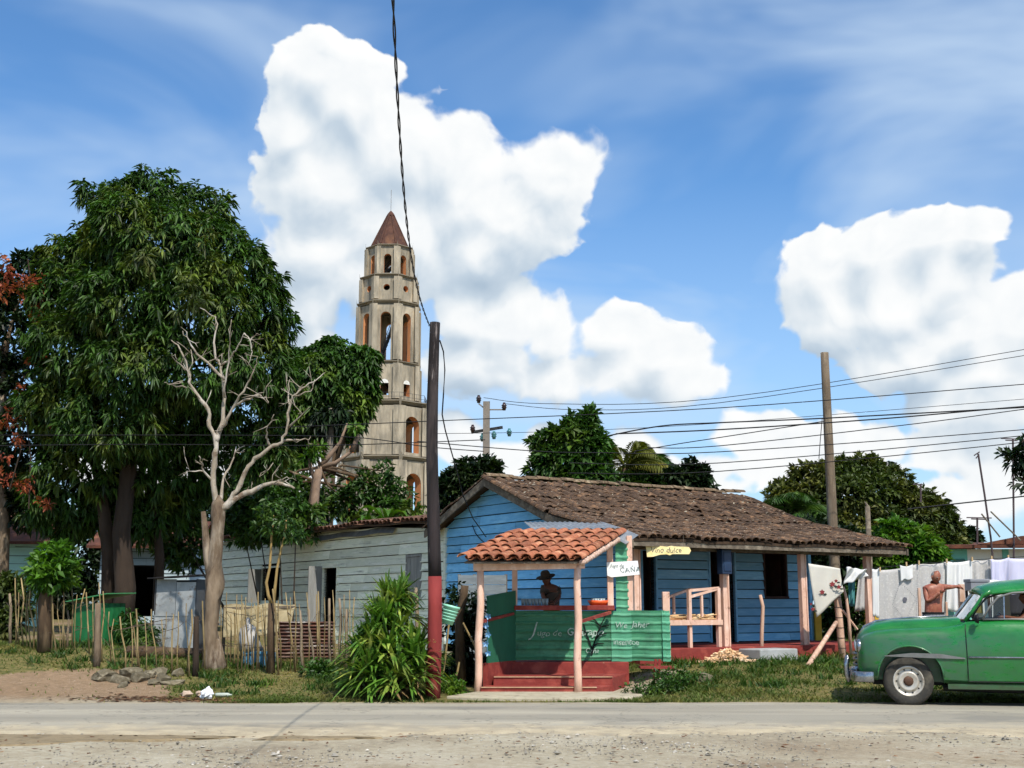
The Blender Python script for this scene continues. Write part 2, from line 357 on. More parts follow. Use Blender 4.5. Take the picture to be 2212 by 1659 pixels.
def build_road():
    # asphalt strip, ragged at both edges, with worn wheel tracks
    xs = list(np.arange(-18, 18.01, .12)); xs = [-900, -300, -120, -60, -30] + xs + [30, 60, 120, 300, 900]
    ts = [0, .02, .2, .4, .6, .8, .98, 1]
    vs = []
    for t in ts:
        for x in xs:
            n = math.sin(x * 1.9) * .05 + math.sin(x * 5.3 + 1) * .03 + math.sin(x * .6) * .08
            n2 = math.sin(x * 1.4 + 2) * .16 + math.sin(x * 4.1) * .09 + math.sin(x * 9) * .05 + math.sin(x * 17 + 1) * .03 + math.sin(x * .5) * .2
            y0 = 14.5 + n2; y1 = 19.05 + n * 1.5 + .03 * math.sin(x * 11.3)
            z = .012 + .03 * math.sin(math.pi * t)
            vs.append((x, y0 + (y1 - y0) * t, z if 0 < t < 1 else -.03))
    nx = len(xs)
    fs = [(j * nx + i, j * nx + i + 1, (j + 1) * nx + i + 1, (j + 1) * nx + i) for j in range(len(ts) - 1) for i in range(nx - 1)]
    me = bpy.data.meshes.new('road'); me.from_pydata(vs, [], fs); me.polygons.foreach_set('use_smooth', [True] * len(fs))
    m = bpy.data.materials.new('asphalt'); m.use_nodes = True; nt = NT(m.node_tree); nt.n.clear()
    bs = nt.new('ShaderNodeBsdfPrincipled'); out = nt.new('ShaderNodeOutputMaterial')
    tc = nt.new('ShaderNodeTexCoord').outputs['Object']
    lo = nt.noise(nt.v('MULTIPLY', tc, (.18, 1.3, 1)), 1.2, 6, .6); fine = nt.noise(tc, 70, 3, .7); mid = nt.noise(tc, 3.0, 6, .6)
    c = nt.ramp(lo, [(.32, S(142, 135, 120)), (.52, S(164, 156, 138)), (.72, S(182, 173, 152))])
    sp = nt.new('ShaderNodeSeparateXYZ'); nt.put(sp, 0, tc)
    edge = nt.m('MAXIMUM', nt.rng(sp.outputs[1], 16.2, 14.5, 0, 1.15), nt.rng(sp.outputs[1], 18.5, 19.1, 0, 1))
    c = nt.mix(nt.rng(nt.m('ADD', edge, nt.m('MULTIPLY', nt.m('SUBTRACT', mid, .55), 1.6)), .25, .8, 0, .92), c, nt.ramp(mid, [(.35, S(158, 144, 118)), (.65, S(184, 170, 142))]))
    c = nt.mix(nt.rng(fine, .35, .72, -.2, .45), c, S(120, 116, 108), )
    trk = nt.m('MAXIMUM', nt.rng(nt.m('ABSOLUTE', nt.m('SUBTRACT', sp.outputs[1], 17.9)), .25, .55, 1, 0, True), nt.rng(nt.m('ABSOLUTE', nt.m('SUBTRACT', sp.outputs[1], 16.3)), .25, .6, 1, 0, True))
    c = nt.mix(nt.m('MULTIPLY', trk, nt.rng(lo, .35, .65, .15, .5)), c, S(122, 118, 108))
    pt = nt.rng(nt.noise(nt.v('MULTIPLY', tc, (.35, .8, 1)), 1.1, 4, .55), .60, .66, 0, .45); c = nt.mix(pt, c, S(112, 109, 102))
    # old tar seams
    sn = nt.noise(nt.v('MULTIPLY', tc, (.5, .5, 1)), .9, 5, .6)
    crack = nt.rng(nt.m('ABSOLUTE', nt.m('SUBTRACT', sn, .5)), .0, .006, .55, 0)
    c = nt.mix(crack, c, S(92, 88, 80))
    nt.put(bs, 'Base Color', c); nt.put(bs, 'Roughness', .9); nt.put(bs, 'Specular IOR Level', .25)
    b = nt.new('ShaderNodeBump'); nt.put(b, 'Strength', .35); nt.put(b, 'Distance', .01); nt.put(b, 'Height', fine); nt.put(bs, 'Normal', b.outputs[0])
    nt.l.new(bs.outputs[0], out.inputs[0]); me.materials.append(m)
    tag(link('road', me), kind='structure', label='worn grey asphalt road dusted with sand')
build_road()
def build_patches():
    # damp mud hollow on the near shoulder
    mud = mat('mud', S(104, 90, 66), S(142, 126, 98), S(116, 100, 74), scale=4, rough=.75, spec=.3, bump=.5, bscale=14)
    def blob(pts, dz, name, label):
        c = sum((Vector(p) for p in pts), Vector()) / len(pts); mb = MB(); n = len(pts)
        ring = []
        for i in range(n):
            a, b = Vector(pts[i]), Vector(pts[(i + 1) % n])
            for k in range(5):
                p = a.lerp(b, k / 5) + Vector((random.uniform(-.05, .05), random.uniform(-.05, .05), 0)); ring.append(p)
        vs = [(c.x, c.y, dz - .006)] + [(c.x + (p.x - c.x) * .93, c.y + (p.y - c.y) * .93, dz - .008) for p in ring] + [(p.x, p.y, -.02) for p in ring] ; m_ = len(ring)
        mb.add(vs, [(0, 1 + i, 1 + (i + 1) % m_) for i in range(m_)] + [(1 + i, 1 + m_ + i, 1 + m_ + (i + 1) % m_, 1 + (i + 1) % m_) for i in range(m_)])
        tag(mb.build(name, mud), kind='structure', label=label)
    blob([(-7.0, 13.0, 0), (-6.0, 13.1, 0), (-5.2, 13.5, 0), (-4.4, 13.9, 0), (-3.2, 14.1, 0), (-3.0, 14.3, 0), (-4.4, 14.45, 0), (-7.2, 14.5, 0)], .024, 'mud_patch', 'dark damp mud patch along the road edge')
    blob([(-2.9, 13.9, 0), (-2.2, 13.95, 0), (-1.4, 14.2, 0), (-1.9, 14.4, 0), (-2.8, 14.3, 0)], .022, 'mud_patch', 'small damp streak beside the mud patch')
    # concrete apron before the kiosk steps
    conc = mat('pale_concrete', S(186, 176, 152), S(158, 148, 126), scale=3, rough=.9, bump=.3, wear=S(120, 108, 88), wlo=.56, whi=.72)
    mb = MB()
    poly = [(-1.05, 19.75), (-.2, 19.45), (1.1, 19.4), (1.9, 19.6), (2.15, 20.2), (1.75, 20.78), (-.6, 20.78)]
    mb.prism([(x, y, -.05) for x, y in poly], (0, 0, .10 + gz(.3, 20.2))); tag(mb.build('pavement', conc, bevel=.02), kind='structure', label='pale concrete apron before the red steps')
build_patches()
# blades of grass: one mass of small triangles
def blades(name, pts, hmin, hmax, mtl, label, lean=.5, w=.012, kind='stuff'):
    n = len(pts); P = np.array(pts, dtype=np.float64)
    h = RNG.uniform(hmin, hmax, n)[:, None] * np.array([p[3] if len(p) > 3 else 1 for p in pts])[:, None]
    a = RNG.uniform(0, 2 * np.pi, n); d = np.stack([np.cos(a), np.sin(a), np.zeros(n)], 1)
    ln = np.stack([RNG.normal(0, lean, n), RNG.normal(0, lean, n), np.ones(n)], 1)
    B = P[:, :3]; ww = (w * RNG.uniform(.6, 1.4, n))[:, None]
    mid = B + ln * h * .55; tip = B + ln * h + np.stack([ln[:, 0], ln[:, 1], -.25 * np.ones(n)], 1) * h * .4
    V = np.stack([B - d * ww, B + d * ww, mid + d * ww * .7, mid - d * ww * .7, tip], 1).reshape(-1, 3)
    k = np.arange(n)[:, None] * 5
    quads = (k + np.array([0, 1, 2, 3])).tolist(); tris = (k + np.array([3, 2, 4])).tolist()
    me = bpy.data.meshes.new(name); me.from_pydata(V.tolist(), [], quads + tris); me.materials.append(mtl)
    o = link(name, me); return tag(o, label=label, cat=None, kind=kind)
GRASS = mat('grass_blade', S(98, 108, 50), S(76, 92, 38), S(146, 132, 76), scale=.9, rough=.6, spec=.25, island=.45, trans=.25)
def build_grass():
    pts = []
    rnd = random.Random(3)
    def tuft(x, y):
        return .5 + .5 * math.sin(x * 1.7 + 2.0 * math.sin(y * .9)) * math.sin(y * 2.3 + x * .5)
    tries = 0
    while len(pts) < 70000 and tries < 400000:
        tries += 1
        x = rnd.uniform(-11.5, 13); y = 19.1 + (27 - 19.1) * rnd.random() ** 1.35
        if -1.2 < x < 1.9 and 19.3 < y < 23.4: continue
        m = path_mask(x, y)
        if rnd.random() < m * .985: continue
        t = tuft(x, y)
        if rnd.random() > .18 + .82 * t * t: continue
        pts.append((x, y, gz(x, y) - .004, .45 + .8 * t * (1 - .6 * m)))
    blades('grass', pts, .03, .09, GRASS, 'short green and straw-coloured grass along the verge', .55, .010)
    weeds = []
    for _ in range(260):  # taller weeds against the fence, porch base and steps
        while True:
            x = rnd.uniform(-10, 12); y = rnd.choice([rnd.gauss(23.6, .5), rnd.gauss(20.9, .5), rnd.gauss(22.5, .6)])
            if -1.6 < x < 2.4 and y < 23.6: continue
            if path_mask(x, y) < .5 and y > 19.4: break
        for _k in range(38): weeds.append((x + rnd.gauss(0, .09), y + rnd.gauss(0, .09), gz(x, y), rnd.uniform(.7, 1.4)))
    wm = mat('weed', S(64, 92, 30), S(48, 76, 24), S(96, 116, 44), scale=2, rough=.55, island=.4, trans=.25)
    blades('grass_tufts', weeds, .06, .17, wm, 'taller tufts of weeds scattered over the verge', .45, .013)
    far = []
    for _ in range(16000):
        x = rnd.uniform(5, 16); y = rnd.uniform(25, 42); far.append((x, y, gz(x, y)))
    blades('grass_yard', far, .08, .25, GRASS, 'longer grass in the yard beyond the porch', .5, .02)
build_grass()
def rock_mesh(name, r, sq, mtl, seed):
    st = random.Random(seed); bm = bmesh.new(); bmesh.ops.create_icosphere(bm, subdivisions=2, radius=1)
    pl = [(Vector((st.gauss(0, 1), st.gauss(0, 1), st.gauss(0, 1))).normalized(), st.uniform(.55, .85)) for _ in range(9)]
    ph = [st.uniform(0, 6) for _ in range(6)]
    for v in bm.verts:
        c = v.co; q = 1 + .22 * math.sin(c.x * 2.6 + ph[0]) + .18 * math.sin(c.y * 3.1 + ph[1]) + .15 * math.sin(c.z * 3.7 + ph[2]) + st.uniform(-.04, .04)
        c = c * q; q = 1
        for nn, dd in pl:
            e = c.dot(nn) - dd
            if e > 0: c = c - nn * e
        v.co = Vector((c.x * r * q, c.y * r * q * .8, c.z * r * q * sq))
    me = bpy.data.meshes.new(name); bm.to_mesh(me); bm.free(); me.materials.append(mtl); return me
STONE = mat('field_stone', S(126, 116, 94), S(94, 86, 68), S(152, 142, 120), scale=5, rough=.95, bump=.6, bscale=18, objrand=.2)
def build_stones():
    # loose gravel on the near shoulder: uncountable
    rnd = random.Random(5); V = []; Fc = []
    tet = np.array([(1, 1, 1), (-1, -1, 1), (-1, 1, -1), (1, -1, -1), (0, 0, 1.5), (1.2, 0, 0)]) * .7
    from itertools import combinations
    oct_v = np.array([(1, 0, 0), (0, 1, 0), (-1, 0, 0), (0, -1, 0), (0, 0, .8), (0, 0, -.8)], dtype=float)
    oct_f = [(0, 1, 4), (1, 2, 4), (2, 3, 4), (3, 0, 4), (1, 0, 5), (2, 1, 5), (3, 2, 5), (0, 3, 5)]
    spots = []
    for _ in range(11000):
        x = rnd.uniform(-7.5, 7.5); y = 10.6 + 4.2 * rnd.random() ** 1.2
        cl = .5 + .5 * math.sin(x * .9 + 1.1 + .8 * math.sin(y * 1.3)) * math.sin(y * 1.5 + x * .3)
        if rnd.random() > cl ** 1.6: continue
        spots.append((x, y, rnd.uniform(.005, .018) * (2.2 if rnd.random() < .07 else 1)))
    for (x, y, r) in spots:
        k = len(V); a = rnd.uniform(0, 6.3); ca, sa = math.cos(a), math.sin(a)
        for p in oct_v:
            q = p * r * rnd.uniform(.7, 1.3); V.append((x + q[0] * ca - q[1] * sa * .8, y + q[0] * sa + q[1] * ca * .8, r * .25 + q[2] * .7))
        Fc += [tuple(i + k for i in f) for f in oct_f]
    me = bpy.data.meshes.new('gravel'); me.from_pydata(V, [], Fc)
    me.materials.append(mat('gravel_stone', S(168, 162, 150), S(136, 130, 118), S(190, 184, 172), scale=1.5, rough=.95, island=.4))
    tag(link('gravel', me), label='loose grey gravel strewn over the sandy forecourt', kind='stuff')
    # dry leaves and twigs on the forecourt and by the fence
    V = []; Fc = []
    def leafbit(x, y, z, s):
        k = len(V); a = rnd.uniform(0, 6.3)
        for t, w in ((0, 0), (.5, .22), (1, 0), (.5, -.22)):
            V.append((x + s * (t * math.cos(a) - w * math.sin(a)), y + s * (t * math.sin(a) + w * math.cos(a)), z + .006 + rnd.uniform(0, .015)))
        Fc.append((k, k + 1, k + 2, k + 3))
    for _ in range(520):
        x = rnd.uniform(-7, 7); y = rnd.uniform(10.8, 14.6); leafbit(x, y, .01, rnd.uniform(.03, .10))
    for _ in range(700):
        x = rnd.gauss(-5.3, .8); y = rnd.gauss(19.5, .2)
        if y < 19.1: continue
        leafbit(x, y, gz(x, y), rnd.uniform(.05, .14))
    me = bpy.data.meshes.new('fallen_leaves'); me.from_pydata(V, [], Fc)
    me.materials.append(mat('dry_leaf', S(112, 76, 48), S(84, 58, 40), S(150, 112, 74), scale=2, rough=.9, island=.4))
    tag(link('fallen_leaves', me), label='dry brown leaves scattered on the dusty ground', kind='stuff')
    # single rocks in front of the stake fence, positions read off the verge
    spec = [(225,1466,.34,.35,'broad flat grey slab rock at the head of the dirt patch'), (262,1474,.22,.5,'mossy rock just below the flat slab'),
            (283,1462,.26,.55,'tan rock behind the rock pile by the log'), (302,1470,.20,.6,'pale rounded rock in the middle of the pile'),
            (322,1463,.17,.6,'small pale rock beside the rounded one'), (345,1456,.17,.7,'dark upright rock at the rear of the pile'),
            (352,1468,.20,.45,'wide brown rock near the end of the pile'), (386,1460,.13,.8,'lone pointed rock at the end of the pile'),
            (368,1478,.20,.3,'thin flat stone lying before the pile'), (264,1484,.13,.5,'low tan stone at the front of the dirt patch'),
            (332,1478,.16,.35,'flat grey stone between the pile and the road'), (1300,1484,.16,.75,'pale mossy stone beside the red steps'),
            (1318,1492,.10,.6,'small stone next to the pale one by the steps'), (1525,1472,.17,.7,'dark mossy stone half sunk in the verge before the porch')]
    for i, (u, v, r, sq, lab) in enumerate(spec):
        p = on_ground(u, v); o = link('rock', rock_mesh('rock', r, sq, STONE, i)); o.location = p + Vector((0, 0, r * sq * .35)); o.rotation_euler = (0, 0, rnd.uniform(0, 6))
        for f in o.data.polygons: f.use_smooth = False
        tag(o, lab, 'rock', 'rocks on the verge')
build_stones()
# ------------------------------------------------------------------ vegetation
def leaf_mesh(name, base, dirs, ups, L, W, mtl, droop=0.0, fold=.25, seg=1):
    """many leaves: base (n,3), dirs (n,3) unit, ups (n,3); each leaf is 2 folded triangles or a bent strip"""
    n = len(base); side = np.cross(dirs, ups); side /= (np.linalg.norm(side, axis=1)[:, None] + 1e-9)
    nrm = np.cross(side, dirs); L = np.asarray(L)[:, None]; W = np.asarray(W)[:, None]
    dn = np.array([0, 0, -1.0])
    mid = base + dirs * L * .45 + dn * L * droop * .18
    tip = base + dirs * L + dn * L * droop * .75
    V = np.stack([base, mid + side * W * .5 + nrm * W * fold, tip, mid - side * W * .5 + nrm * W * fold], 1).reshape(-1, 3)
    k = np.arange(n)[:, None] * 4
    F = np.concatenate([k + np.array([0, 1, 2]), k + np.array([0, 2, 3])], 1).reshape(-1, 3)
    me = bpy.data.meshes.new(name)
    me.vertices.add(len(V)); me.vertices.foreach_set('co', V.astype(np.float32).ravel())
    me.loops.add(F.size); me.loops.foreach_set('vertex_index', F.ravel().astype(np.int32))
    me.polygons.add(len(F)); me.polygons.foreach_set('loop_start', np.arange(0, F.size, 3, dtype=np.int32))
    me.materials.append(mtl); me.update(calc_edges=True); return me
def roughen(blobs, seed):
    """smaller lobes on each big one, so the outline is uneven"""
    rnd = random.Random(seed * 31 + 7); out = list(blobs)
    for c, r in blobs:
        for _ in range(5):
            d = Vector((rnd.gauss(0, 1), rnd.gauss(0, 1), rnd.gauss(.2, 1))).normalized(); q = rnd.uniform(.22, .42)
            out.append(((c[0] + d.x * r[0] * .88, c[1] + d.y * r[1] * .88, c[2] + d.z * r[2] * .88), (r[0] * q, r[1] * q, r[2] * q)))
    return out
def crown_points(blobs, n, shell=(.72, 1.04), rng=RNG):
    """points spread through the outer shell of a union of ellipsoids: (c, r)"""
    C = np.array([b[0] for b in blobs], float); Rr = np.array([b[1] for b in blobs], float)
    area = (Rr[:, 0] * Rr[:, 1] + Rr[:, 1] * Rr[:, 2] + Rr[:, 0] * Rr[:, 2]); pr = area / area.sum()
    out = []; nr = []; have = 0
    while have < n:
        k = rng.choice(len(blobs), n * 2, p=pr)
        d = rng.normal(size=(n * 2, 3)); d /= np.linalg.norm(d, axis=1)[:, None]
        t = rng.uniform(shell[0], shell[1], n * 2)[:, None]
        p = C[k] + d * Rr[k] * t
        q = ((p[:, None, :] - C[None]) / Rr[None]); dist = np.linalg.norm(q, axis=2)
        dist[np.arange(len(p)), k] = 9
        s_ = 2.6 / (Rr.mean() + .4); cl = np.sin(p[:, 0] * s_ + 1.3 * np.sin(p[:, 2] * s_ * .9)) * np.sin(p[:, 2] * s_ * 1.15 + p[:, 1] * s_ * .7)
        ok = (dist.min(axis=1) > .80) & (rng.uniform(0, 1, len(p)) < .62 + .45 * cl)
        out.append(p[ok]); nn = d[ok] / Rr[k][ok]; nr.append(nn / np.linalg.norm(nn, axis=1)[:, None]); have += int(ok.sum())
    return np.concatenate(out)[:n], np.concatenate(nr)[:n]
def crown(name, blobs, n, k, L, W, mtl, parent, style='mango', shell=(.72, 1.04), seed=1, off=None):
    rng = np.random.default_rng(seed)
    blobs = roughen(blobs, seed); P, N = crown_points(blobs, n, shell, rng)
    P = P + rng.normal(0, .06, P.shape)
    base = np.repeat(P, k, 0); nn = np.repeat(N, k, 0); m = len(base)
    r = rng.normal(size=(m, 3)); r /= np.linalg.norm(r, axis=1)[:, None]
    if style == 'mango': dirs = nn * .6 + r * .8 + np.array([0, 0, -.12]); droop = .8
    elif style == 'broad': dirs = nn * .7 + r * .9; droop = .25
    else: dirs = nn * .3 + r * 1.0 + np.array([0, 0, .2]); droop = .1
    dirs /= np.linalg.norm(dirs, axis=1)[:, None]
    base = base + dirs * rng.uniform(0, .08, m)[:, None]
    ups = nn * .6 + np.array([0, 0, .8]) + rng.normal(0, .35, (m, 3))
    ln = rng.uniform(.5, 1.3, m) * L * np.repeat(rng.uniform(.75, 1.25, len(P)), k)
    if off is not None: base = base - np.array(off)
    me = leaf_mesh(name, base, dirs, ups, ln, ln / L * W, mtl, droop)
    o = link(name, me, parent); o['kind'] = 'stuff'; return o
LEAF_MANGO = mat('mango_leaf', S(66, 96, 32), S(44, 72, 24), S(106, 118, 44), scale=.9, rough=.5, spec=.3, island=.65, trans=.2)
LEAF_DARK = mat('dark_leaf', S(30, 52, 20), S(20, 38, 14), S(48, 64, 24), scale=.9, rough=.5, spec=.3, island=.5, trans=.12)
LEAF_MID = mat('mid_leaf', S(66, 100, 34), S(44, 74, 24), S(100, 122, 42), scale=.7, rough=.5, spec=.35, island=.5, trans=.22)
LEAF_FRESH = mat('fresh_leaf', S(84, 122, 30), S(60, 98, 26), S(116, 140, 40), scale=.8, rough=.5, spec=.35, island=.45, trans=.3)
LEAF_OLIVE = mat('olive_leaf', S(78, 90, 36), S(54, 68, 26), S(110, 108, 48), scale=.5, rough=.55, island=.5, trans=.2)
FLAME = mat('flame_blossom', S(164, 82, 52), S(126, 60, 44), S(186, 112, 70), scale=2, rough=.6, island=.35, trans=.3)
BARK = mat('bark', S(104, 84, 62), S(70, 56, 42), S(134, 114, 88), scale=3, stretch=(1, 1, .25), rough=.95, bump=.8, bscale=9)
BARK_DARK = mat('dark_bark', S(66, 54, 44), S(42, 34, 28), scale=3, stretch=(1, 1, .3), rough=.95, bump=.8, bscale=9)
BARK_PALE = mat('pale_dead_bark', S(148, 130, 108), S(106, 90, 72), S(180, 166, 146), scale=3.2, stretch=(1, 1, .3), rough=.9, bump=.9, bscale=9, wear=S(82, 66, 52), wscale=4, wlo=.50, whi=.64, wstretch=(1, 1, .3))
BARK_WHITE = mat('bleached_wood', S(186, 176, 160), S(144, 132, 114), S(212, 204, 192), scale=3, stretch=(1, 1, .3), rough=.9, bump=.8, bscale=9, wear=S(112, 96, 80), wscale=4, wlo=.56, whi=.66)
def px_blobs(rows, Y, depth=.8):
    """ellipsoids from picture centre and half sizes (u, v, ru, rv, dy) about depth Y"""
    out = []
    for (u, v, ru, rv, dy) in rows:
        y = Y + dy; c = at(u, v, y); s = y / FPX
        out.append(((c.x, c.y, c.z), (ru * s, max(.3, (ru + rv) * .5 * s * depth), rv * s)))
    return out
def tree(name, label, base, blobs, n, k, L, W, leaf, trunk, bark=BARK, style='broad', seed=1, group=None, limbs=True, shell=(.72, 1.04)):
    t = thing(name, label, 'tree', base, group=group)
    mb = MB(); pts, rads = trunk
    mb.tube(pts, rads, 9, wob=.05)
    if limbs:
        rnd = random.Random(seed); top = Vector(pts[-1])
        for c, r in blobs:
            a = Vector(pts[max(1, len(pts) - 1 - rnd.randint(0, 1))]); c = Vector(c)
            mid = a.lerp(c, .5) + Vector((rnd.uniform(-.3, .3), rnd.uniform(-.3, .3), rnd.uniform(-.1, .4)))
            e = c + Vector((0, 0, r[2] * .45)); r0 = rads[-1] * .6
            mb.tube([a, mid, c, e], [r0, r0 * .7, r0 * .4, r0 * .15], 6)
    mb.build('trunk', bark, t, smooth=True, world=True)
    crown('crown', blobs, n, k, L, W, leaf, t, style, shell, seed, t.location)
    return t
def build_mango():
    Y = 33
    rows = [(340,430,85,68,0),(270,455,72,60,-.5),(420,470,85,75,.2),(330,520,150,95,-1.2),(470,560,110,90,-.3),(240,560,105,75,.3),(200,420,26,26,0),
            (530,640,85,110,0),(420,660,130,110,-1.5),(280,650,130,105,-1.4),(165,640,85,100,.2),(130,560,42,50,.3),(580,690,52,75,.3),
            (170,760,105,90,-.6),(300,780,120,95,-1.7),(430,790,120,90,-1.3),(560,790,80,80,.3),(140,880,85,80,0),(260,900,110,90,-1.2),
            (390,900,95,80,.4),(520,890,90,70,.6),(190,1000,100,90,.6),(320,1010,100,80,1.0),(560,970,60,55,1.2),(130,1080,90,70,1.0),(300,1100,110,55,1.6),(420,1000,70,70,2.0)]
    bl = px_blobs(rows, Y, .9)
    base = G(at(266, 1300, Y).x, Y)
    tr = [base, base + Vector((.05, 0, 1.2)), at(262, 1150, Y), at(280, 1000, Y), at(300, 820, Y), at(330, 620, Y)]
    t = tree('mango_tree', 'huge dark green mango tree towering behind the pale dead tree', base, bl, 8600, 13, .235, .062, LEAF_MANGO, (tr, [.34, .28, .25, .22, .17, .09]), BARK_DARK, 'mango', 2, shell=(.60, 1.03))
    # second trunk forks at the ground
    mb = MB(); b2 = at(238, 1320, Y + .4); mb.tube([(b2.x, b2.y, gz(b2.x, b2.y)), at(236, 1200, Y + .4), at(222, 1080, Y + .2), at(190, 900, Y)], [.24, .2, .17, .1], 8, wob=.06)
    mb.tube([at(340, 1320, Y + 1.5), at(345, 1200, Y + 1.5), at(335, 1080, Y + 1)], [.16, .14, .1], 8)
    mb.build('limb', BARK_DARK, t, smooth=True, world=True)
    crown('young_leaves', px_blobs([(405,645,40,30,-3.2),(445,520,40,24,-2.6),(330,560,50,24,-3.2),(230,700,40,24,-2.6),(540,780,40,24,-1.6)], Y), 46, 10, .27, .07, LEAF_OLIVE, t, 'mango', (.3, 1.0), 5, t.location)
build_mango()
def build_left_trees():
    Y = 34.5
    rows = [(20,720,60,80,0),(-40,640,70,70,0),(60,830,60,70,0),(-30,860,80,100,0),(40,960,60,90,0),(-40,1030,90,100,.5),(60,1080,50,60,.5),(75,570,45,22,0),(60,600,60,40,.4),(100,620,40,60,.5)]
    base = G(at(5, 1300, Y).x, Y)
    tr = [base, at(8, 1150, Y), at(0, 950, Y), at(12, 780, Y)]
    tree('flame_vine_tree', 'dark tree hung with orange flame vine at the edge of the yard', base, px_blobs(rows, Y), 1500, 10, .26, .10, LEAF_DARK, (tr, [.2, .17, .13, .08]), BARK_PALE, 'broad', 4)
    t = thing('flame_vine', 'orange red flame vine blossoms hanging in the dark tree', 'vine', at(60, 800, 32.5))
    rows = [(10,585,14,24,0),(8,625,16,20,0),(62,615,22,22,0),(92,625,26,28,0),(75,655,26,26,0),(85,690,22,20,0),(80,770,20,22,0),(58,850,22,18,0),(35,620,10,12,0),(20,900,18,16,0),(40,950,14,12,0),(110,915,10,8,0),(30,1050,12,8,0),(60,1048,11,9,0),(60,1095,9,9,0),(15,980,14,14,0),(10,1030,12,14,0),(100,1090,8,10,0),(195,480,6,6,0),(118,600,10,14,0)]
    crown('blossom', px_blobs(rows, 32.5, .7), 190, 7, .14, .07, FLAME, t, 'broad', (.2, 1.0), 9, t.location)
    mb = MB()
    for a, b in (((60,560),(75,780)),((75,780),(55,880)),((90,600),(30,620)),((55,880),(20,1060)),((55,880),(62,1100))):
        mb.tube([at(*a, 32.5), at((a[0] + b[0]) / 2 + 8, (a[1] + b[1]) / 2, 32.6), at(*b, 32.5)], .02, 5)
    mb.build('stem', BARK_DARK, t, world=True)
build_left_trees()
def build_mid_trees():
    # leafy tree between mango and tower
    Y = 44
    rows = [(720,770,48,38,0),(765,800,45,55,0),(690,820,60,60,-.4),(640,800,40,50,0),(745,870,60,50,0),(670,900,60,50,0),(780,850,30,40,0),(720,920,45,35,.3),(620,880,40,60,.4),(640,960,40,40,.6)]
    base = G(at(703, 1290, Y).x, Y)
    tree('leafy_tree', 'glossy green tree with bushy crown standing just before the tower', base, px_blobs(rows, Y), 2600, 10, .26, .11, LEAF_MID, ([base, at(705, 1150, Y), at(712, 1040, Y), at(722, 930, Y)], [.28, .24, .2, .12]), BARK, 'mango', 6, shell=(.6, 1.03))
    # scrub tree beneath the tower, bare pinkish limbs showing
    Y = 40
    rows = [(790,1060,48,32,0),(850,1068,36,28,.2),(760,1090,44,32,0),(828,1018,20,14,0),(880,1102,40,22,0),(775,1030,24,18,.4),(815,1095,50,28,0),(660,1080,70,50,.8),(600,1040,60,50,1),(560,1090,60,50,1),(540,1010,50,40,1.5)]
    base = G(at(675, 1290, Y).x, Y)
    tree('scrub_tree', 'loose scrubby tree in front of the tower foot', base, px_blobs(rows, Y), 1250, 8, .22, .09, LEAF_MID, ([base, at(672, 1130, Y), at(682, 1040, Y), at(690, 1010, Y)], [.22, .19, .15, .1]), BARK, 'broad', 7, shell=(.35, 1.15))
    t = thing('pinkish_limb_tree', 'pinkish bare-limbed trunk leaning before the tower base', 'tree', G(at(676, 1290, 38).x, 38))
    mb = MB(); y = 38
    mb.tube([t.location, at(674, 1130, y), at(684, 1040, y), at(690, 1008, y)], [.17, .15, .13, .12], 8, wob=.06)
    for pts in ([(690,1010),(725,1000),(760,975),(775,935)],[(690,1010),(712,985),(735,955),(750,915)],[(760,975),(772,945),(768,920)],[(684,1040),(672,1015),(668,990)]):
        mb.tube([at(u, v, y) for u, v in pts], [.1, .075, .05, .03][:len(pts)], 6, wob=.06)
    mb.build('trunk', mat('pinkish_bark', S(156, 132, 112), S(112, 94, 80), scale=3, rough=.9, bump=.5), t, smooth=True, world=True)
    crown('crown', px_blobs([(688,975,16,14,0),(665,985,14,12,0),(770,925,10,8,0)], y), 60, 8, .2, .08, LEAF_FRESH, t, 'broad', (.3, 1), 3, t.location)
    # slim grey palm trunk between the two
    b = G(at(706, 1290, 42).x, 42); mb = MB(); mb.tube([b, at(704, 1130, 42), at(709, 1000, 42), at(714, 930, 42), at(716, 880, 42)], [.16, .14, .13, .12, .1], 8)
    t = thing('palm_trunk_tree', 'slim smooth grey trunk beside the pinkish bare-limbed one', 'tree', b)
    mb.build('trunk', mat('grey_trunk', S(140, 130, 118), S(112, 102, 92), scale=4, stretch=(1, 1, 3), rough=.9, bump=.4), t, smooth=True, world=True)
    crown('crown', px_blobs([(722,900,30,26,0),(700,905,26,20,0)], 42), 90, 9, .3, .1, LEAF_DARK, t, 'mango', (.3, 1), 8, t.location)
    # banana plants under the tower
    for i, (u, v, s, lab) in enumerate([(835,1120,1.0,'broad-leaved banana plant behind the white house roof'),(800,1130,.8,'smaller banana plant beside the broad-leaved one')]):
        y = 37 + i; b = G(at(u, 1290, y).x, y); t = thing('banana_plant', lab, 'plant', b, group='banana plants'); mb = MB()
        topz = at(u, v, y).z - .2; mb.tube([b, Vector((b.x, b.y, topz))], [.12, .08], 8); mb.build('stem', LEAF_OLIVE, t, smooth=True, world=True)
        for j in range(7):
            a = j * 2.4 + i; h = s * random.uniform(.9, 1.3); mb = MB()
            d = Vector((math.cos(a), math.sin(a) * .8, 0))
            def fn(p, q, d=d, h=h):
                c = d * (h * .75 * q) + Vector((0, 0, h * (q * .95 - .75 * q * q * q)))
                w = .2 * s * math.sin(math.pi * min(1, q * .92 + .06)) ** .7
                sd_ = d.cross(Vector((0, 0, 1))); return tuple(Vector((b.x, b.y, topz)) + c + sd_ * (w * (p * 2 - 1)) + Vector((0, 0, .06 * abs(p * 2 - 1))))
            mb.grid(fn, 4, 9); mb.build('leaf', LEAF_FRESH if j % 3 else LEAF_OLIVE, t, smooth=True, world=True)
build_mid_trees()
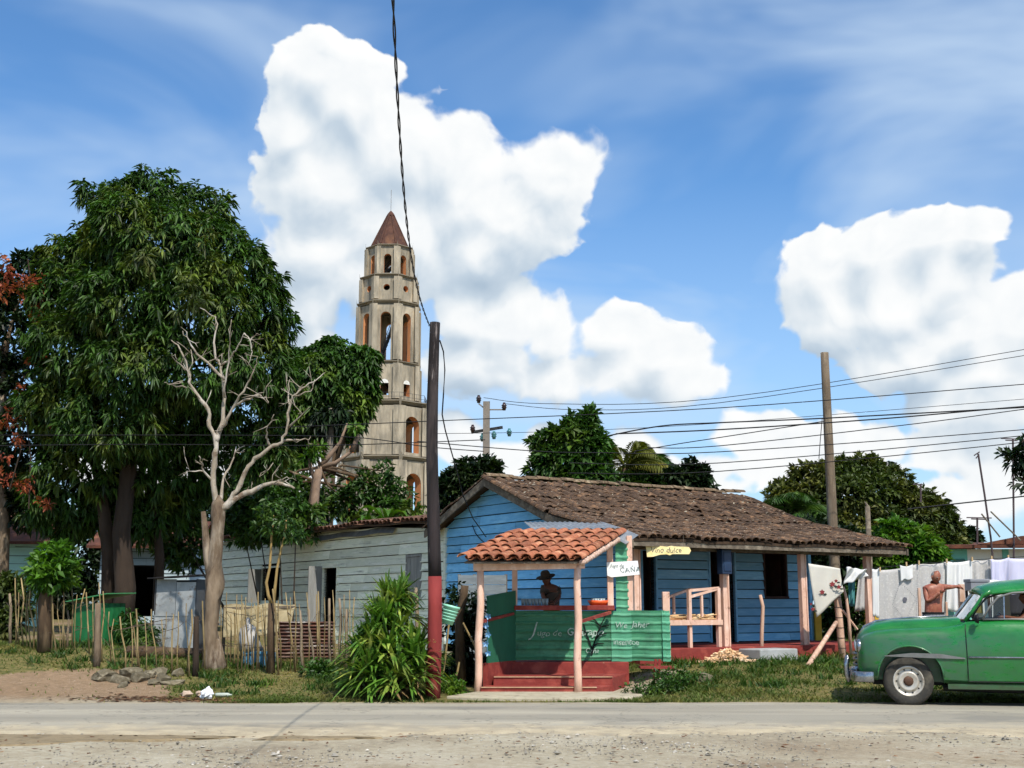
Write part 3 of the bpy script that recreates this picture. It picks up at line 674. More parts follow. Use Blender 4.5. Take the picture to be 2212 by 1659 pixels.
def palm(name, label, base, top, n, L, leaf, seed, group=None):
    t = thing(name, label, 'palm', base, group=group); rnd = random.Random(seed); mb = MB()
    mb.tube([base, base.lerp(top, .5) + Vector((.1, 0, 0)), top], [.16, .12, .1], 8); mb.build('trunk', BARK, t, smooth=True, world=True)
    B = []; D = []; U = []; LL = []; mb = MB()
    for i in range(n):
        a = rnd.uniform(0, 6.28); e = rnd.uniform(.25, 1.4); d = Vector((math.cos(a) * math.cos(e), math.sin(a) * math.cos(e), math.sin(e)))
        pts = []
        for k in range(13):
            s = k / 12; p = top + d * (L * s) + Vector((0, 0, -L * .62 * s * s * s)); pts.append(p)
        mb.tube(pts, [.022 - .0015 * k for k in range(13)], 4, cap=False)
        for k in range(2, 13):
            tg = (pts[k] - pts[k - 1]).normalized(); sd_ = tg.cross(Vector((0, 0, 1))).normalized()
            for w in (-1, 1):
                for h in (0, .5):
                    p = pts[k - 1].lerp(pts[k], h); B.append(p); D.append((sd_ * w + tg * 1.0 + Vector((0, 0, -.35))).normalized()); U.append(Vector((0, 0, 1))); LL.append(L * .34 * math.sin(math.pi * (k / 12) ** .8) + .05)
    mb.build('rachis', leaf, t, world=True)
    off = np.array(t.location); me = leaf_mesh('fronds', np.array([tuple(b) for b in B]) - off, np.array([tuple(d) for d in D]), np.array([tuple(u) for u in U]), LL, np.full(len(LL), .045), leaf, .5)
    o = link('fronds', me, t); o['kind'] = 'stuff'; return t
def build_far_trees():
    def quick(name, label, Y, rows, n, k, L, W, leaf, seed, ub, style='broad', shell=(.55, 1.05), tr=.2):
        b = G(at(ub, 1280, Y).x, Y); bl = px_blobs(rows, Y); c = Vector(bl[0][0])
        return tree(name, label, b, bl, n, k, L, W, leaf, ([b, b.lerp(Vector((b.x, b.y, c.z)), .5), Vector((b.x * .5 + c.x * .5, b.y, c.z))], [tr, tr * .8, tr * .5]), BARK_DARK, style, seed, group='trees behind the blue house', shell=shell)
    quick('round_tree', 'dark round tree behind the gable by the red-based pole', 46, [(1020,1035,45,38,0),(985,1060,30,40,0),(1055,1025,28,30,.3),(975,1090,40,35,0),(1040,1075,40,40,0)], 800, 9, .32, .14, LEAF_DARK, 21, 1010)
    quick('tall_tree', 'tall leafy tree rising behind the middle of the tiled roof', 42, [(1250,965,36,44,0),(1272,912,14,24,0),(1235,925,16,20,0),(1215,1000,40,34,0),(1180,985,24,30,0),(1200,940,12,16,0),(1292,975,18,50,.2),(1170,1020,26,24,.2),(1250,1040,60,30,0),(1285,1030,36,26,0),(1165,955,9,12,0)], 1300, 9, .30, .12, LEAF_MID, 22, 1240)
    quick('young_tree', 'small dark tree with sparse round leaves above the roof ridge', 40, [(1500,1030,26,32,0),(1470,1040,18,18,0),(1455,1028,12,10,0),(1520,1045,14,18,.2),(1480,1050,30,14,.2)], 260, 7, .24, .15, LEAF_DARK, 23, 1490)
    quick('low_hedge_tree', 'low green bushy tree peeping over the ridge beside the palms', 44, [(1410,1045,34,22,0),(1360,1055,40,26,0),(1440,1055,20,14,0)], 420, 8, .26, .12, LEAF_MID, 24, 1400)
    quick('dome_tree', 'broad domed mango tree behind the wooden pole right of the house', 46, [(1850,1020,60,34,0),(1790,1050,60,50,-.4),(1900,1060,70,50,-.5),(1750,1060,50,60,-.4),(1840,1090,110,70,-1),(1950,1110,70,60,-.5),(2010,1120,50,50,0),(1740,1130,80,50,-1),(1990,1180,70,50,-.8),(2050,1160,30,50,0),(1850,1160,120,60,-1.2),(1700,1080,40,40,-.5)], 5200, 9, .24, .10, LEAF_OLIVE, 25, 1880, 'broad')
    quick('fresh_green_tree', 'bright green leafy tree behind the laundry line', 34, [(1960,1170,34,34,0),(1920,1200,40,36,0),(1990,1200,36,34,-.3),(1935,1150,28,22,0),(2015,1205,22,26,0),(1960,1215,50,26,0)], 950, 9, .24, .11, LEAF_FRESH, 26, 1955)
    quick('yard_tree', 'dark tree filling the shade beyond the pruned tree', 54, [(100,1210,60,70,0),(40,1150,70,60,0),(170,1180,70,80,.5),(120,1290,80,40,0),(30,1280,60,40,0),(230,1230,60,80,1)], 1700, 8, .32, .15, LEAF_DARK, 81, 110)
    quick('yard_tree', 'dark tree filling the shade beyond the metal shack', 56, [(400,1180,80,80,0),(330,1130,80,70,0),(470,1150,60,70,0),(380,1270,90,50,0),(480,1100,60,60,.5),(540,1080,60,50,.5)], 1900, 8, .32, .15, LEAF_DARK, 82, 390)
    quick('hill_tree', 'small dark tree far behind the rusty roof house', 70, [(2090,1160,20,14,0),(2080,1175,24,16,0)], 200, 8, .4, .2, LEAF_DARK, 27, 2085)
    quick('edge_tree', 'leafy branch tips of a tree entering at the picture edge by the tall mast', 26, [(2235,985,34,20,0),(2250,1030,40,40,0),(2192,985,7,9,0),(2205,1040,10,8,0),(2290,1000,60,60,0),(2205,950,8,6,0)], 340, 7, .2, .09, LEAF_DARK, 28, 2330)
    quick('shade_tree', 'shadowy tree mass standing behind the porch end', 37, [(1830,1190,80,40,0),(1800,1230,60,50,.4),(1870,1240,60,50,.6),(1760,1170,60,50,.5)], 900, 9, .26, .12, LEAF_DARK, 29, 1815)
    for i, (u, v, Y, n, L, lab) in enumerate([(1350,1012,44,16,2.2,'yellowing palm with drooping fronds beside the tall leafy tree'),(1408,1030,46,10,2.0,'small green palm with one curling frond above the ridge'),
                                            (1700,1115,42,16,2.0,'bushy green palm rising behind the end of the roof'),(1905,1030,55,9,1.6,'dark palm crown behind the domed mango tree'),(2025,1100,60,8,1.4,'little dark palm on the slope of the domed tree')]):
        top = at(u, v, Y); palm('palm_tree', lab, G(top.x, Y), top, n, L, mat('yellow_frond', S(120, 118, 46), S(88, 96, 40), S(150, 134, 56), scale=1, rough=.5, island=.3, trans=.25) if i == 0 else (LEAF_MID if i < 3 else LEAF_DARK), 40 + i, 'palms behind the blue house')
build_far_trees()
def build_dead_tree():
    Y = 23.2
    def Q(u, v, dy=0): return at(u, v, Y + dy)
    b = on_ground(460, 1447); Y = b.y
    t = thing('dead_tree', 'pale leafless dead tree with pruned limbs standing in the stake fence', 'tree', b)
    mb = MB(); b0 = b + Vector((0, 0, -.05))
    mb.tube([b0, Q(459, 1425), Q(458, 1400), Q(455, 1365), Q(456, 1330), Q(459, 1295), Q(463, 1270), Q(464, 1255), Q(466, 1220), Q(467, 1185), Q(470, 1150), Q(471, 1125), Q(471, 1108), Q(471, 1085), Q(470, 1070)], [.23, .17, .145, .13, .138, .14, .175, .16, .125, .135, .12, .125, .13, .10, .03], 14, wob=.16)
    mb.tube([Q(458, 1265), Q(448, 1200), Q(443, 1140), Q(439, 1105)], [.10, .08, .065, .045], 8, wob=.14)   # split snag
    mb.tube([b0 + Vector((.05, 0, 0)), Q(472, 1435), Q(470, 1380)], [.16, .13, .06], 8, wob=.1)
    mb.build('trunk', BARK_PALE, t, smooth=True, world=True)
    limbs = [
        ([(468,1108),(466,1080),(460,1030),(464,990),(466,955),(452,920),(450,885),(428,855),(410,830),(408,812),(402,780),(384,745),(370,735)], .095, .022),
        ([(466,955),(474,930),(482,895),(485,860),(482,815),(478,790),(466,775),(462,740),(470,700),(466,685),(432,665)], .07, .016),
        ([(474,930),(490,905),(507,875),(527,845),(540,820),(552,790),(557,770)], .05, .014),
        ([(507,875),(540,862),(553,853),(575,858),(580,870)], .035, .016), ([(553,853),(570,848)], .03, .014),
        ([(485,820),(460,795),(425,765),(408,735),(395,715)], .045, .014),
        ([(478,790),(500,770),(515,745),(527,720)], .03, .012), ([(485,860),(490,800),(497,740),(500,690)], .03, .008),
        ([(410,830),(408,800),(416,775),(412,755)], .03, .012), ([(403,838),(370,830),(355,826)], .025, .010), ([(400,800),(380,780),(378,765)], .02, .008),
        ([(464,1040),(440,1018),(436,1000),(430,985)], .04, .016), ([(440,1018),(410,1018)], .025, .012),
        ([(470,1105),(478,1075),(484,1030),(500,1000),(510,965)], .06, .02),
        ([(474,1100),(495,1085),(512,1060),(530,1020),(550,990),(585,965),(610,955),(620,925),(625,880),(632,855),(660,835),(690,815),(702,805)], .085, .016),
        ([(585,965),(575,945),(578,920),(592,895)], .035, .012), ([(620,925),(648,900),(668,880)], .03, .010), ([(625,890),(623,850),(626,820)], .03, .012), ([(612,952),(640,950),(665,950),(670,942)], .03, .010), ([(632,855),(672,845),(680,820)], .02, .008),
        ([(472,1110),(500,1085),(530,1065),(570,1048),(610,1045),(636,1055)], .105, .055), ([(590,1046),(620,1030),(640,1038)], .02, .006),
        ([(527,720),(540,735),(545,760),(535,790)], .02, .012), ([(540,735),(555,720)], .015, .006), ([(590,1000),(560,1030)], .012, .006)]
    rnd = random.Random(12)
    for pts, r0, r1 in limbs:
        mb = MB(); n = len(pts); dy = rnd.uniform(-.7, .7); P = []
        for i, (u, v) in enumerate(pts):
            p = Q(u, v, dy * i / n)
            if i:
                q = P[-1]
                for k in (1, 2): P.append(q.lerp(p, k / 3) + Vector((rnd.gauss(0, .014), rnd.gauss(0, .02), rnd.gauss(0, .014))))
            P.append(p)
        m = len(P); rr = [max(.006, .72 * (r0 + (r1 * .6 - r0) * (i / (m - 1)) ** .8) * rnd.uniform(.84, 1.18)) for i in range(m)]
        mb.tube(P, rr, 8, wob=.14)
        for _k in range(4 if r0 > .04 else 2):     # fine twigs that fork once
            i = rnd.randrange(m // 3, m); a = P[i]; d = Vector((rnd.gauss(0, 1), rnd.gauss(0, .7), rnd.gauss(.7, .7))).normalized(); l = rnd.uniform(.12, .45)
            e = a + d * l; mid = a.lerp(e, .5) + Vector((rnd.gauss(0, .03), 0, rnd.gauss(0, .03))); mb.tube([a, mid, e], [min(.012, rr[i] * .7), .007, .003], 5)
            mb.tube([mid, mid + (d + Vector((rnd.gauss(0, .6), rnd.gauss(0, .4), rnd.gauss(.2, .5)))).normalized() * l * .5], [.006, .0025], 4)
        mb.build('branch', BARK_WHITE, t, smooth=True, world=True)
build_dead_tree()
def build_pruned_tree():
    p = on_ground(97, 1408); Y = p.y
    t = thing('pruned_tree', 'stumpy pruned tree with a small round fresh green top by the fence', 'tree', p)
    mb = MB(); mb.tube([p, at(97, 1350, Y), at(98, 1300, Y), at(103, 1265, Y), at(112, 1235, Y)], [.13, .125, .125, .09, .05], 9, wob=.1)
    mb.tube([at(100, 1270, Y), at(88, 1265, Y)], [.05, .03], 6); mb.build('trunk', BARK, t, smooth=True, world=True)
    crown('crown', px_blobs([(112,1215,32,30,0),(95,1230,22,22,0),(130,1228,20,22,0),(110,1250,28,14,0)], Y), 330, 8, .15, .075, LEAF_FRESH, t, 'broad', (.4, 1.05), 15, t.location)
build_pruned_tree()
def build_yucca():
    b = on_ground(835, 1500); t = thing('strap_leaf_plant', 'big clump of sword-leaved plants spilling over beside the red-based pole', 'plant', b)
    rnd = random.Random(31); mb = MB(); dead = MB(); stems = MB()
    tops = [(855,1300,.2,.55),(830,1345,0,.7),(880,1330,.35,.6),(800,1380,-.1,.65),(775,1420,-.1,.62),(840,1410,-.3,.8),(890,1420,-.3,.75),(800,1450,-.45,.7),(860,1460,-.5,.75),(905,1455,-.35,.6),(765,1468,-.2,.45),(835,1290,.45,.5),(870,1280,.5,.45),(815,1425,-.2,.7),(800,1470,-.45,.6),(840,1478,-.5,.6),(885,1478,-.45,.5),(855,1370,.1,.7),(815,1350,.2,.65),(905,1400,.1,.55),(790,1400,.2,.6)]
    for (u, v, dy, L) in tops:
        c = at(u, v, b.y + dy); g = G(b.x + (c.x - b.x) * .6, c.y + .1)
        stems.tube([g, g.lerp(c, .6) + Vector((0, .05, 0)), c], [.045, .035, .03], 6)
        for i in range(84):
            a = rnd.uniform(0, 6.283); e = rnd.uniform(-.2, 1.45); l = L * rnd.uniform(.7, 1.2); w = rnd.uniform(.018, .034)
            d = Vector((math.cos(a) * math.cos(e), math.sin(a) * math.cos(e), math.sin(e))); sd_ = d.cross(Vector((0, 0, 1)))
            sd_ = sd_.normalized() if sd_.length > .01 else Vector((1, 0, 0)); tgt = dead if (e < -.15 and rnd.random() < .55) else mb
            sag = rnd.uniform(.1, .6); vs = []
            for k, (s, ww) in enumerate(((0, .6), (.3, 1), (.65, .9), (.88, .5), (1.0, .04))):
                p = c + d * (l * s) + Vector((0, 0, -l * sag * s * s)); vs += [p - sd_ * (w * ww), p + sd_ * (w * ww)]
            tgt.add(vs, [(2 * k, 2 * k + 1, 2 * k + 3, 2 * k + 2) for k in range(4)])
    stems.build('stem', BARK, t, smooth=True, world=True)
    o = mb.build('leaves', mat('strap_leaf', S(108, 142, 50), S(74, 112, 38), S(172, 178, 84), scale=2.2, rough=.38, spec=.45, island=.5, trans=.2), t, world=True); o['kind'] = 'stuff'
    o = dead.build('dry_leaves', mat('dry_strap', S(138, 112, 72), S(98, 78, 50), scale=3, rough=.9, island=.3), t, world=True); o['kind'] = 'stuff'
build_yucca()
def bush(name, label, rows, Y, n, k, L, W, leaf, seed, style='broad', base_uv=None):
    c = at(rows[0][0], rows[0][1], Y); t = thing(name, label, 'shrub', G(c.x, Y)); bl = px_blobs(rows, Y)
    mb = MB()
    for cc, r in bl: mb.tube([G(c.x * .6 + cc[0] * .4, Y), Vector(cc)], [.03, .012], 5)
    mb.build('stem', BARK_DARK, t, world=True); crown('foliage', bl, n, k, L, W, leaf, t, style, (.2, 1.05), seed, t.location); return t
def build_bushes():
    bush('vine_shrub', 'dark leafy vine shrub in the shade beside the kiosk', [(1005,1360,34,50,0),(985,1310,22,30,0),(1015,1330,24,40,.3),(1000,1430,36,40,.2),(975,1440,20,30,0)], 22.4, 420, 8, .10, .06, LEAF_DARK, 51)
    bush('weedy_shrub', 'low green shrub at the foot of the fence beside the sword leaves', [(730,1468,26,22,0),(690,1452,20,14,.2)], 21.8, 160, 9, .09, .05, LEAF_MID, 52)
    bush('thorny_shrub', 'grassy green shrub between the green shed and the metal shack', [(300,1380,34,26,0),(285,1350,24,20,.4),(320,1400,24,20,-.2)], 24.8, 260, 9, .16, .03, LEAF_MID, 53, 'mango')
    bush('hedge_shrub', 'brown-tipped green shrub at the far end of the stake fence', [(20,1290,26,40,0),(35,1330,26,36,0),(10,1350,30,40,0),(45,1270,18,20,0)], 25.5, 380, 9, .13, .07, LEAF_OLIVE, 54)
    bush('yard_shrub', 'broken green undergrowth behind the dead tree', [(640,1120,60,40,0),(560,1140,60,40,1),(600,1090,50,40,.5),(520,1120,40,50,1.5),(400,1180,60,50,2),(380,1130,50,50,2)], 36, 900, 9, .24, .09, LEAF_MID, 55)
    bush('vine_shrub', 'leafy green shrub climbing against the porch end behind the laundry', [(1850,1320,30,30,0),(1795,1330,30,34,.4),(1840,1300,20,30,.2)], 29.5, 300, 8, .16, .09, LEAF_MID, 56)
    bush('weedy_shrub', 'green weeds growing up by the kiosk corner and post', [(968,1480,16,14,0),(985,1490,14,10,0)], 20.6, 90, 8, .08, .05, LEAF_FRESH, 57)
    bush('weedy_shrub', 'clump of green weeds at the edge of the worn track', [(1400,1490,40,10,0),(1440,1478,34,12,.2),(1480,1462,30,10,.5)], 20.4, 260, 9, .06, .035, LEAF_MID, 58)
build_bushes()
# ------------------------------------------------------------------ blue house
TH = R(33); OX, OY, FZ = 2.362, 23.8, .645
E1 = Vector((math.cos(TH), math.sin(TH), 0)); E2 = Vector((-math.sin(TH), math.cos(TH), 0))
def HW(a, b, z): return Vector((OX, OY, 0)) + E1 * a + E2 * b + Vector((0, 0, z))
def hplane_b(u, v, b):
    d = pix_dir(u, v); c = Vector((0, 0, CAMZ)); o = Vector((OX, OY, 0)); t = (b + o.dot(E2)) / d.dot(E2); p = c + d * t - o
    return (p.dot(E1), b, p.z)
BLUE = mat('blue_paint', S(136, 200, 234), S(118, 184, 224), S(150, 208, 238), scale=1.6, stretch=(1, 1, 6), rough=.75, spec=.25, bump=.12, bscale=14, objrand=.20,
           wear=S(78, 108, 130), wscale=2.2, wlo=.58, whi=.74, wstretch=(.6, .6, 9))
BLUE2 = mat('deep_blue_paint', S(138, 200, 234), S(122, 186, 222), S(150, 208, 238), scale=1.6, stretch=(1, 1, 6), rough=.75, spec=.25, bump=.12, bscale=14, objrand=.20,
            wear=S(60, 84, 104), wscale=2.2, wlo=.62, whi=.76, wstretch=(.6, .6, 9))
WHITEWOOD = mat('weathered_white_boards', S(244, 244, 222), S(226, 230, 208), S(248, 248, 234), scale=1.2, stretch=(1, 1, 7), rough=.85, bump=.15, bscale=14, objrand=.16,
                wear=S(150, 150, 138), wscale=1.6, wlo=.55, whi=.72, wstretch=(.5, .5, 9))
PEACH = mat('peach_paint', S(236, 198, 176), S(218, 176, 152), S(244, 212, 194), scale=4, stretch=(1, 1, .4), rough=.8, bump=.3, wear=S(150, 112, 92), wlo=.60, whi=.72)
REDP = mat('red_paint', S(146, 62, 52), S(126, 50, 44), S(162, 80, 66), scale=3, rough=.8, bump=.25, wear=S(170, 140, 112), wscale=5, wlo=.64, whi=.74)
GREYWOOD = mat('grey_wood', S(128, 116, 100), S(96, 86, 74), S(150, 138, 120), scale=4, stretch=(1, 1, 1), rough=.95, bump=.6, bscale=16)
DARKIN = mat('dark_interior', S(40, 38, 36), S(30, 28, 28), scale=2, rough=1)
OLDTILE = mat('mossy_roof_tile', S(104, 82, 62), S(70, 54, 42), S(132, 100, 72), scale=5, rough=.95, bump=.9, bscale=22, objrand=.38, island=.32,
              wear=S(186, 178, 156), wscale=9, wlo=.62, whi=.67)
NEWTILE = mat('clay_tile', S(178, 116, 82), S(148, 88, 62), S(202, 146, 108), scale=4, rough=.85, bump=.3, objrand=.28, wear=S(112, 78, 58), wscale=5, wlo=.62, whi=.76)
GALV = mat('galvanised_sheet', S(170, 172, 172), S(140, 144, 146), S(188, 188, 184), scale=2, rough=.45, spec=.5, metal=.55, wear=S(128, 96, 72), wlo=.64, whi=.76)
CONC = mat('grey_concrete', S(150, 146, 138), S(122, 118, 110), S(170, 166, 156), scale=4, rough=.95, bump=.4, wear=S(96, 90, 80), wlo=.58, whi=.72)
# roof profile across b: porch slope, front slope, back slope (z of tile bed)
EB, EZ, KB, KZ, RB, RZ, BB, BZ = -.48, 2.76, 2.36, 3.40, 4.95, 4.38, 7.75, 3.32
def roof_z(b):
    if b < KB: return EZ + (KZ - EZ) * (b - EB) / (KB - EB)
    if b < RB: return KZ + (RZ - KZ) * (b - KB) / (RB - KB)
    return RZ + (BZ - RZ) * (b - RB) / (BB - RB)
def sag(a, b): return -.05 * math.sin(math.pi * min(1, max(0, a / 7.6))) * (.5 + .5 * math.sin(b)) + .012 * math.sin(a * 3.1 + b * 2) + .010 * math.sin(a * 7 - b)
def tile_mesh(name, r0, r1, L, mtl, th=.014, seg=6, up=True):
    """barrel tile: axis +y (uphill), open end r0 at y=0"""
    mb = MB(); vs = []
    for (r, y) in ((r0, 0), (r1, L), (r1 - th, L), (r0 - th, 0)):
        for j in range(seg + 1):
            a = math.pi * j / seg; z = math.sin(a) * r * .72
            vs.append((math.cos(a) * r, y, z if up else -z + .0))
    n = seg + 1; fs = []
    for k in range(4):
        k2 = (k + 1) % 4
        for j in range(seg): fs.append((k * n + j, k * n + j + 1, k2 * n + j + 1, k2 * n + j))
    mb.add(vs, fs); return mb.mesh(name, mtl, smooth=False)
def lap_board(name, parent, mtl, p0, p1, t0, t1, out, z0, z1, proud=.022, back=.004):
    """clapboard from (p0..p1) at its foot to (t0..t1) at its top; out = outward unit vector (local)"""
    o = Vector(out); mb = MB(); j = random.uniform(-.006, .012); j2 = random.uniform(-.006, .012)
    P = lambda q, z, d: Vector((q[0], q[1], z)) + o * d
    mb.hexa([P(p0, z0 + j, proud), P(p1, z0 + j2, proud), P(p1, z0 + j2, -.03), P(p0, z0 + j, -.03), P(t0, z1, back), P(t1, z1, back), P(t1, z1, -.03), P(t0, z1, -.03)])
    return mb.build(name, mtl, parent)
def wall_rows(parent, mtl, fixed, axis, out, lo, hi, z0, ztop_fn, holes, step=.2, part='board', seed=1, split=2.6, gap=.016):
    """rows of clapboards on a wall: axis 'a' or 'b' runs along it; holes = [(s0, s1, z0, z1)]; ztop_fn(s) limits the height"""
    rnd = random.Random(seed); z = z0
    P = (lambda s: (s, fixed)) if axis == 'a' else (lambda s: (fixed, s))
    zmax = max(ztop_fn(lo + (hi - lo) * i / 60) for i in range(61))
    while z < zmax - .03:
        h = step * rnd.uniform(.88, 1.12); zt = min(z + h, zmax - .01)
        def span(zz):   # widest span with roof above zz
            ss = [lo + (hi - lo) * i / 240 for i in range(241)]; ok = [s for s in ss if ztop_fn(s) >= zz - 1e-6]
            return (min(ok), max(ok)) if ok else None
        sb, st = span(z), span(zt)
        if sb is None: break
        if st is None: st = ((sb[0] + sb[1]) / 2 - .02, (sb[0] + sb[1]) / 2 + .02)
        segs = [(sb[0], sb[1])]
        for (h0, h1, hz0, hz1) in holes:
            if hz0 < (z + zt) / 2 < hz1:
                ns = []
                for (s0, s1) in segs:
                    if h1 <= s0 or h0 >= s1: ns.append((s0, s1)); continue
                    if h0 > s0: ns.append((s0, h0))
                    if h1 < s1: ns.append((h1, s1))
                segs = ns
        for (s0, s1) in segs:
            cuts = [s0]; s = s0 + rnd.uniform(.5, 1) * split
            while s < s1 - .4: cuts.append(s); s += rnd.uniform(.7, 1.2) * split
            cuts.append(s1)
            for c0, c1 in zip(cuts[:-1], cuts[1:]):
                if c1 - c0 < .04: continue
                t0 = st[0] if abs(c0 - sb[0]) < 1e-6 else c0; t1 = st[1] if abs(c1 - sb[1]) < 1e-6 else c1
                t0 = min(max(t0, c0), c1); t1 = max(min(t1, c1), t0)
                g = .004
                lap_board(part, parent, mtl, P(c0 + g), P(c1 - g), P(t0 + g), P(t1 - g), out, z + gap, zt, .034, .0)
        z = zt
def build_house():
    H = thing('blue_house', 'blue clapboard house with mossy brown tiled roof and open porch', 'house', (OX, OY, 0), TH)
    X1, WB = 7.17, 2.2
    top = lambda b: roof_z(b) - .10
    wall_rows(H, BLUE, 0.0, 'b', (-1, 0, 0), .12, 7.28, FZ - .1, top, [], .21, seed=3, split=3.4)
    holes = [(2.02, 2.38, 0, 2.66), (4.0, 4.74, 0, 2.77), (5.72, 6.40, 1.68, 2.84)]
    wall_rows(H, BLUE2, WB, 'a', (0, -1, 0), .06, X1, FZ, lambda a: roof_z(WB) - .1, holes, .2, seed=4, split=3.0)
    wall_rows(H, BLUE2, X1, 'b', (1, 0, 0), WB, 7.28, FZ, top, [], .21, seed=5, split=3.0)
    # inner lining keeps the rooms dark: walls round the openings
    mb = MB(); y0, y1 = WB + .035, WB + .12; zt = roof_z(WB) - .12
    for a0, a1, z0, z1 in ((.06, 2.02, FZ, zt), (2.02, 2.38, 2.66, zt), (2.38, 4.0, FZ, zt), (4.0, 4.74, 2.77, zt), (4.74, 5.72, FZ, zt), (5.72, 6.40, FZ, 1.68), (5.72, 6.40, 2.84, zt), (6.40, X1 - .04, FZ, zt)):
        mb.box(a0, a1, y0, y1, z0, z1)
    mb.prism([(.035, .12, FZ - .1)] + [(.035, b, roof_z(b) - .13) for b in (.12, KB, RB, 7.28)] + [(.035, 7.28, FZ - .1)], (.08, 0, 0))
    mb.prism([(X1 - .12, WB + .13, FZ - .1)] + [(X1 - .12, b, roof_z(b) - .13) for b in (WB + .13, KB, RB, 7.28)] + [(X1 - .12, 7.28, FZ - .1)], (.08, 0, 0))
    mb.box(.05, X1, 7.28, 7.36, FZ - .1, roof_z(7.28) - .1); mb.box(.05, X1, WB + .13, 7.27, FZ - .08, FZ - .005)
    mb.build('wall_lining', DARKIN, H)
    # corner boards, door and window frames
    for a, b in ((-.012, 7.30), (-.012, .06), (X1 + .012, WB - .012)):
        MB().box(a - .05, a + .05, b - .05, b + .05, FZ - .1, min(roof_z(b), 3.5) - .14).build('corner_board', WHITEWOOD if b > 7 else BLUE2, H)
    frame = mat('brown_frame', S(72, 58, 50), S(54, 44, 40), scale=4, rough=.9, bump=.4)
    for k, (a0, a1, z0, z1) in enumerate(holes):
        z0 = max(z0, FZ); w = H if False else None
        f = MB(); f.box(a0 - .05, a0, WB - .035, WB + .12, z0, z1 + .05).box(a1, a1 + .05, WB - .035, WB + .12, z0, z1 + .05).box(a0, a1, WB - .035, WB + .12, z1, z1 + .05)
        if k == 2: f.box(a0 - .05, a1 + .05, WB - .06, WB + .12, z0 - .05, z0)
        fr = f.build('window_frame' if k == 2 else 'door_frame', BLUE2 if k < 2 else frame, H)
        lf = MB()  # leaf standing open into the room
        for i in range(3): lf.box(a1 - .035, a1 - .005, WB + .13 + i * (a1 - a0) / 3, WB + .12 + (i + 1) * (a1 - a0) / 3, z0 + .02, z1 - .02)
        lf.build('shutter' if k == 2 else 'door_leaf', frame, fr)
    # roof deck and battens
    mb = MB(); A0, A1 = -.36, 7.56
    prof = [(EB, EZ), (KB, KZ), (RB, RZ), (BB, BZ)]
    n = 16
    for (b0, z0), (b1, z1) in zip(prof[:-1], prof[1:]):
        def fn(p, q): 
            a = A0 + (A1 - A0) * p; b = b0 + (b1 - b0) * q; return (a, b, z0 + (z1 - z0) * q + sag(a, b) - .035)
        mb.grid(fn, n, 5)
    rf = mb.build('roof', mat('roof_boards', S(84, 66, 50), S(58, 46, 36), scale=3, rough=.95), H, solid=.05)
    # rake boards on the gable, eave board and rafter tails
    for (b0, z0), (b1, z1) in zip(prof[:-1], prof[1:]):
        MB().hexa([(A0 - .03, b0, z0 - .20), (A0 + .01, b0, z0 - .20), (A0 + .01, b1, z1 - .20), (A0 - .03, b1, z1 - .20), (A0 - .03, b0, z0 - .03), (A0 + .01, b0, z0 - .03), (A0 + .01, b1, z1 - .03), (A0 - .03, b1, z1 - .03)]).build('rake_board', GREYWOOD, H)
        MB().hexa([(A1 - .01, b0, z0 - .18), (A1 + .03, b0, z0 - .18), (A1 + .03, b1, z1 - .18), (A1 - .01, b1, z1 - .18), (A1 - .01, b0, z0 - .03), (A1 + .03, b0, z0 - .03), (A1 + .03, b1, z1 - .03), (A1 - .01, b1, z1 - .03)]).build('rake_board', GREYWOOD, H)
    MB().box(A0 + .3, A1 - .02, -.07, .07, 2.56, 2.72).build('porch_beam', GREYWOOD, H)
    MB().box(A0 + .02, A1 - .02, EB + .02, EB + .06, EZ - .16, EZ - .05).build('eave_board', GREYWOOD, H)
    for i in range(13):
        a = -.1 + i * .63; MB().hexa([(a - .03, EB + .08, EZ - .14), (a + .03, EB + .08, EZ - .14), (a + .03, KB, KZ - .17), (a - .03, KB, KZ - .17), (a - .03, EB + .08, EZ - .07), (a + .03, EB + .08, EZ - .07), (a + .03, KB, KZ - .09), (a - .03, KB, KZ - .09)]).build('rafter', GREYWOOD, H)
    # clay barrel tiles: the 300 lowest and nearest are single pieces, the rest one mass
    tm = [tile_mesh('tile', .098 + .006 * i, .082 + .004 * i, .44, OLDTILE) for i in range(3)]
    rnd = random.Random(8); single = 0; V = []; Fc = []; pitch = .196; ncol = int((A1 - A0) / pitch)
    def slopes(b0, z0, b1, z1, expo):
        L = math.hypot(b1 - b0, z1 - z0); nr = max(1, int(L / expo)); out = []
        for r in range(nr):
            for c in range(ncol + 1):
                t = (r * expo) / L; out.append((A0 + .05 + c * pitch, b0 + (b1 - b0) * t, z0 + (z1 - z0) * t, math.atan2(z1 - z0, abs(b1 - b0)), 1 if b1 > b0 else -1, r))
        return out
    allt = slopes(EB - .04, EZ, KB, KZ, .35) + slopes(KB, KZ, RB, RZ, .35)
    back = slopes(BB + .04, BZ, RB, RZ, .35)
    for (a, b, z, an, sgn, r) in allt + back:
        me = rnd.choice(tm); M_ = Matrix.Translation((a + rnd.gauss(0, .012), b + rnd.gauss(0, .022), z + sag(a, b) + .004 + rnd.uniform(0, .016))) @ Matrix.Rotation(0 if sgn > 0 else math.pi, 4, 'Z') @ Matrix.Rotation(an + rnd.gauss(0, .02), 4, 'X') @ Matrix.Rotation(rnd.gauss(0, .035), 4, 'Z')
        if single < 300 and sgn > 0:
            o = link('tile', me, rf); o.matrix_local = M_; single += 1
        else:
            k = len(V); V += [tuple(M_ @ v.co) for v in me.vertices]; Fc += [tuple(i + k for i in f.vertices) for f in me.polygons]
    me = bpy.data.meshes.new('roof_tiles'); me.from_pydata(V, [], Fc); me.materials.append(OLDTILE); o = link('roof_tiles', me, rf); o['kind'] = 'stuff'
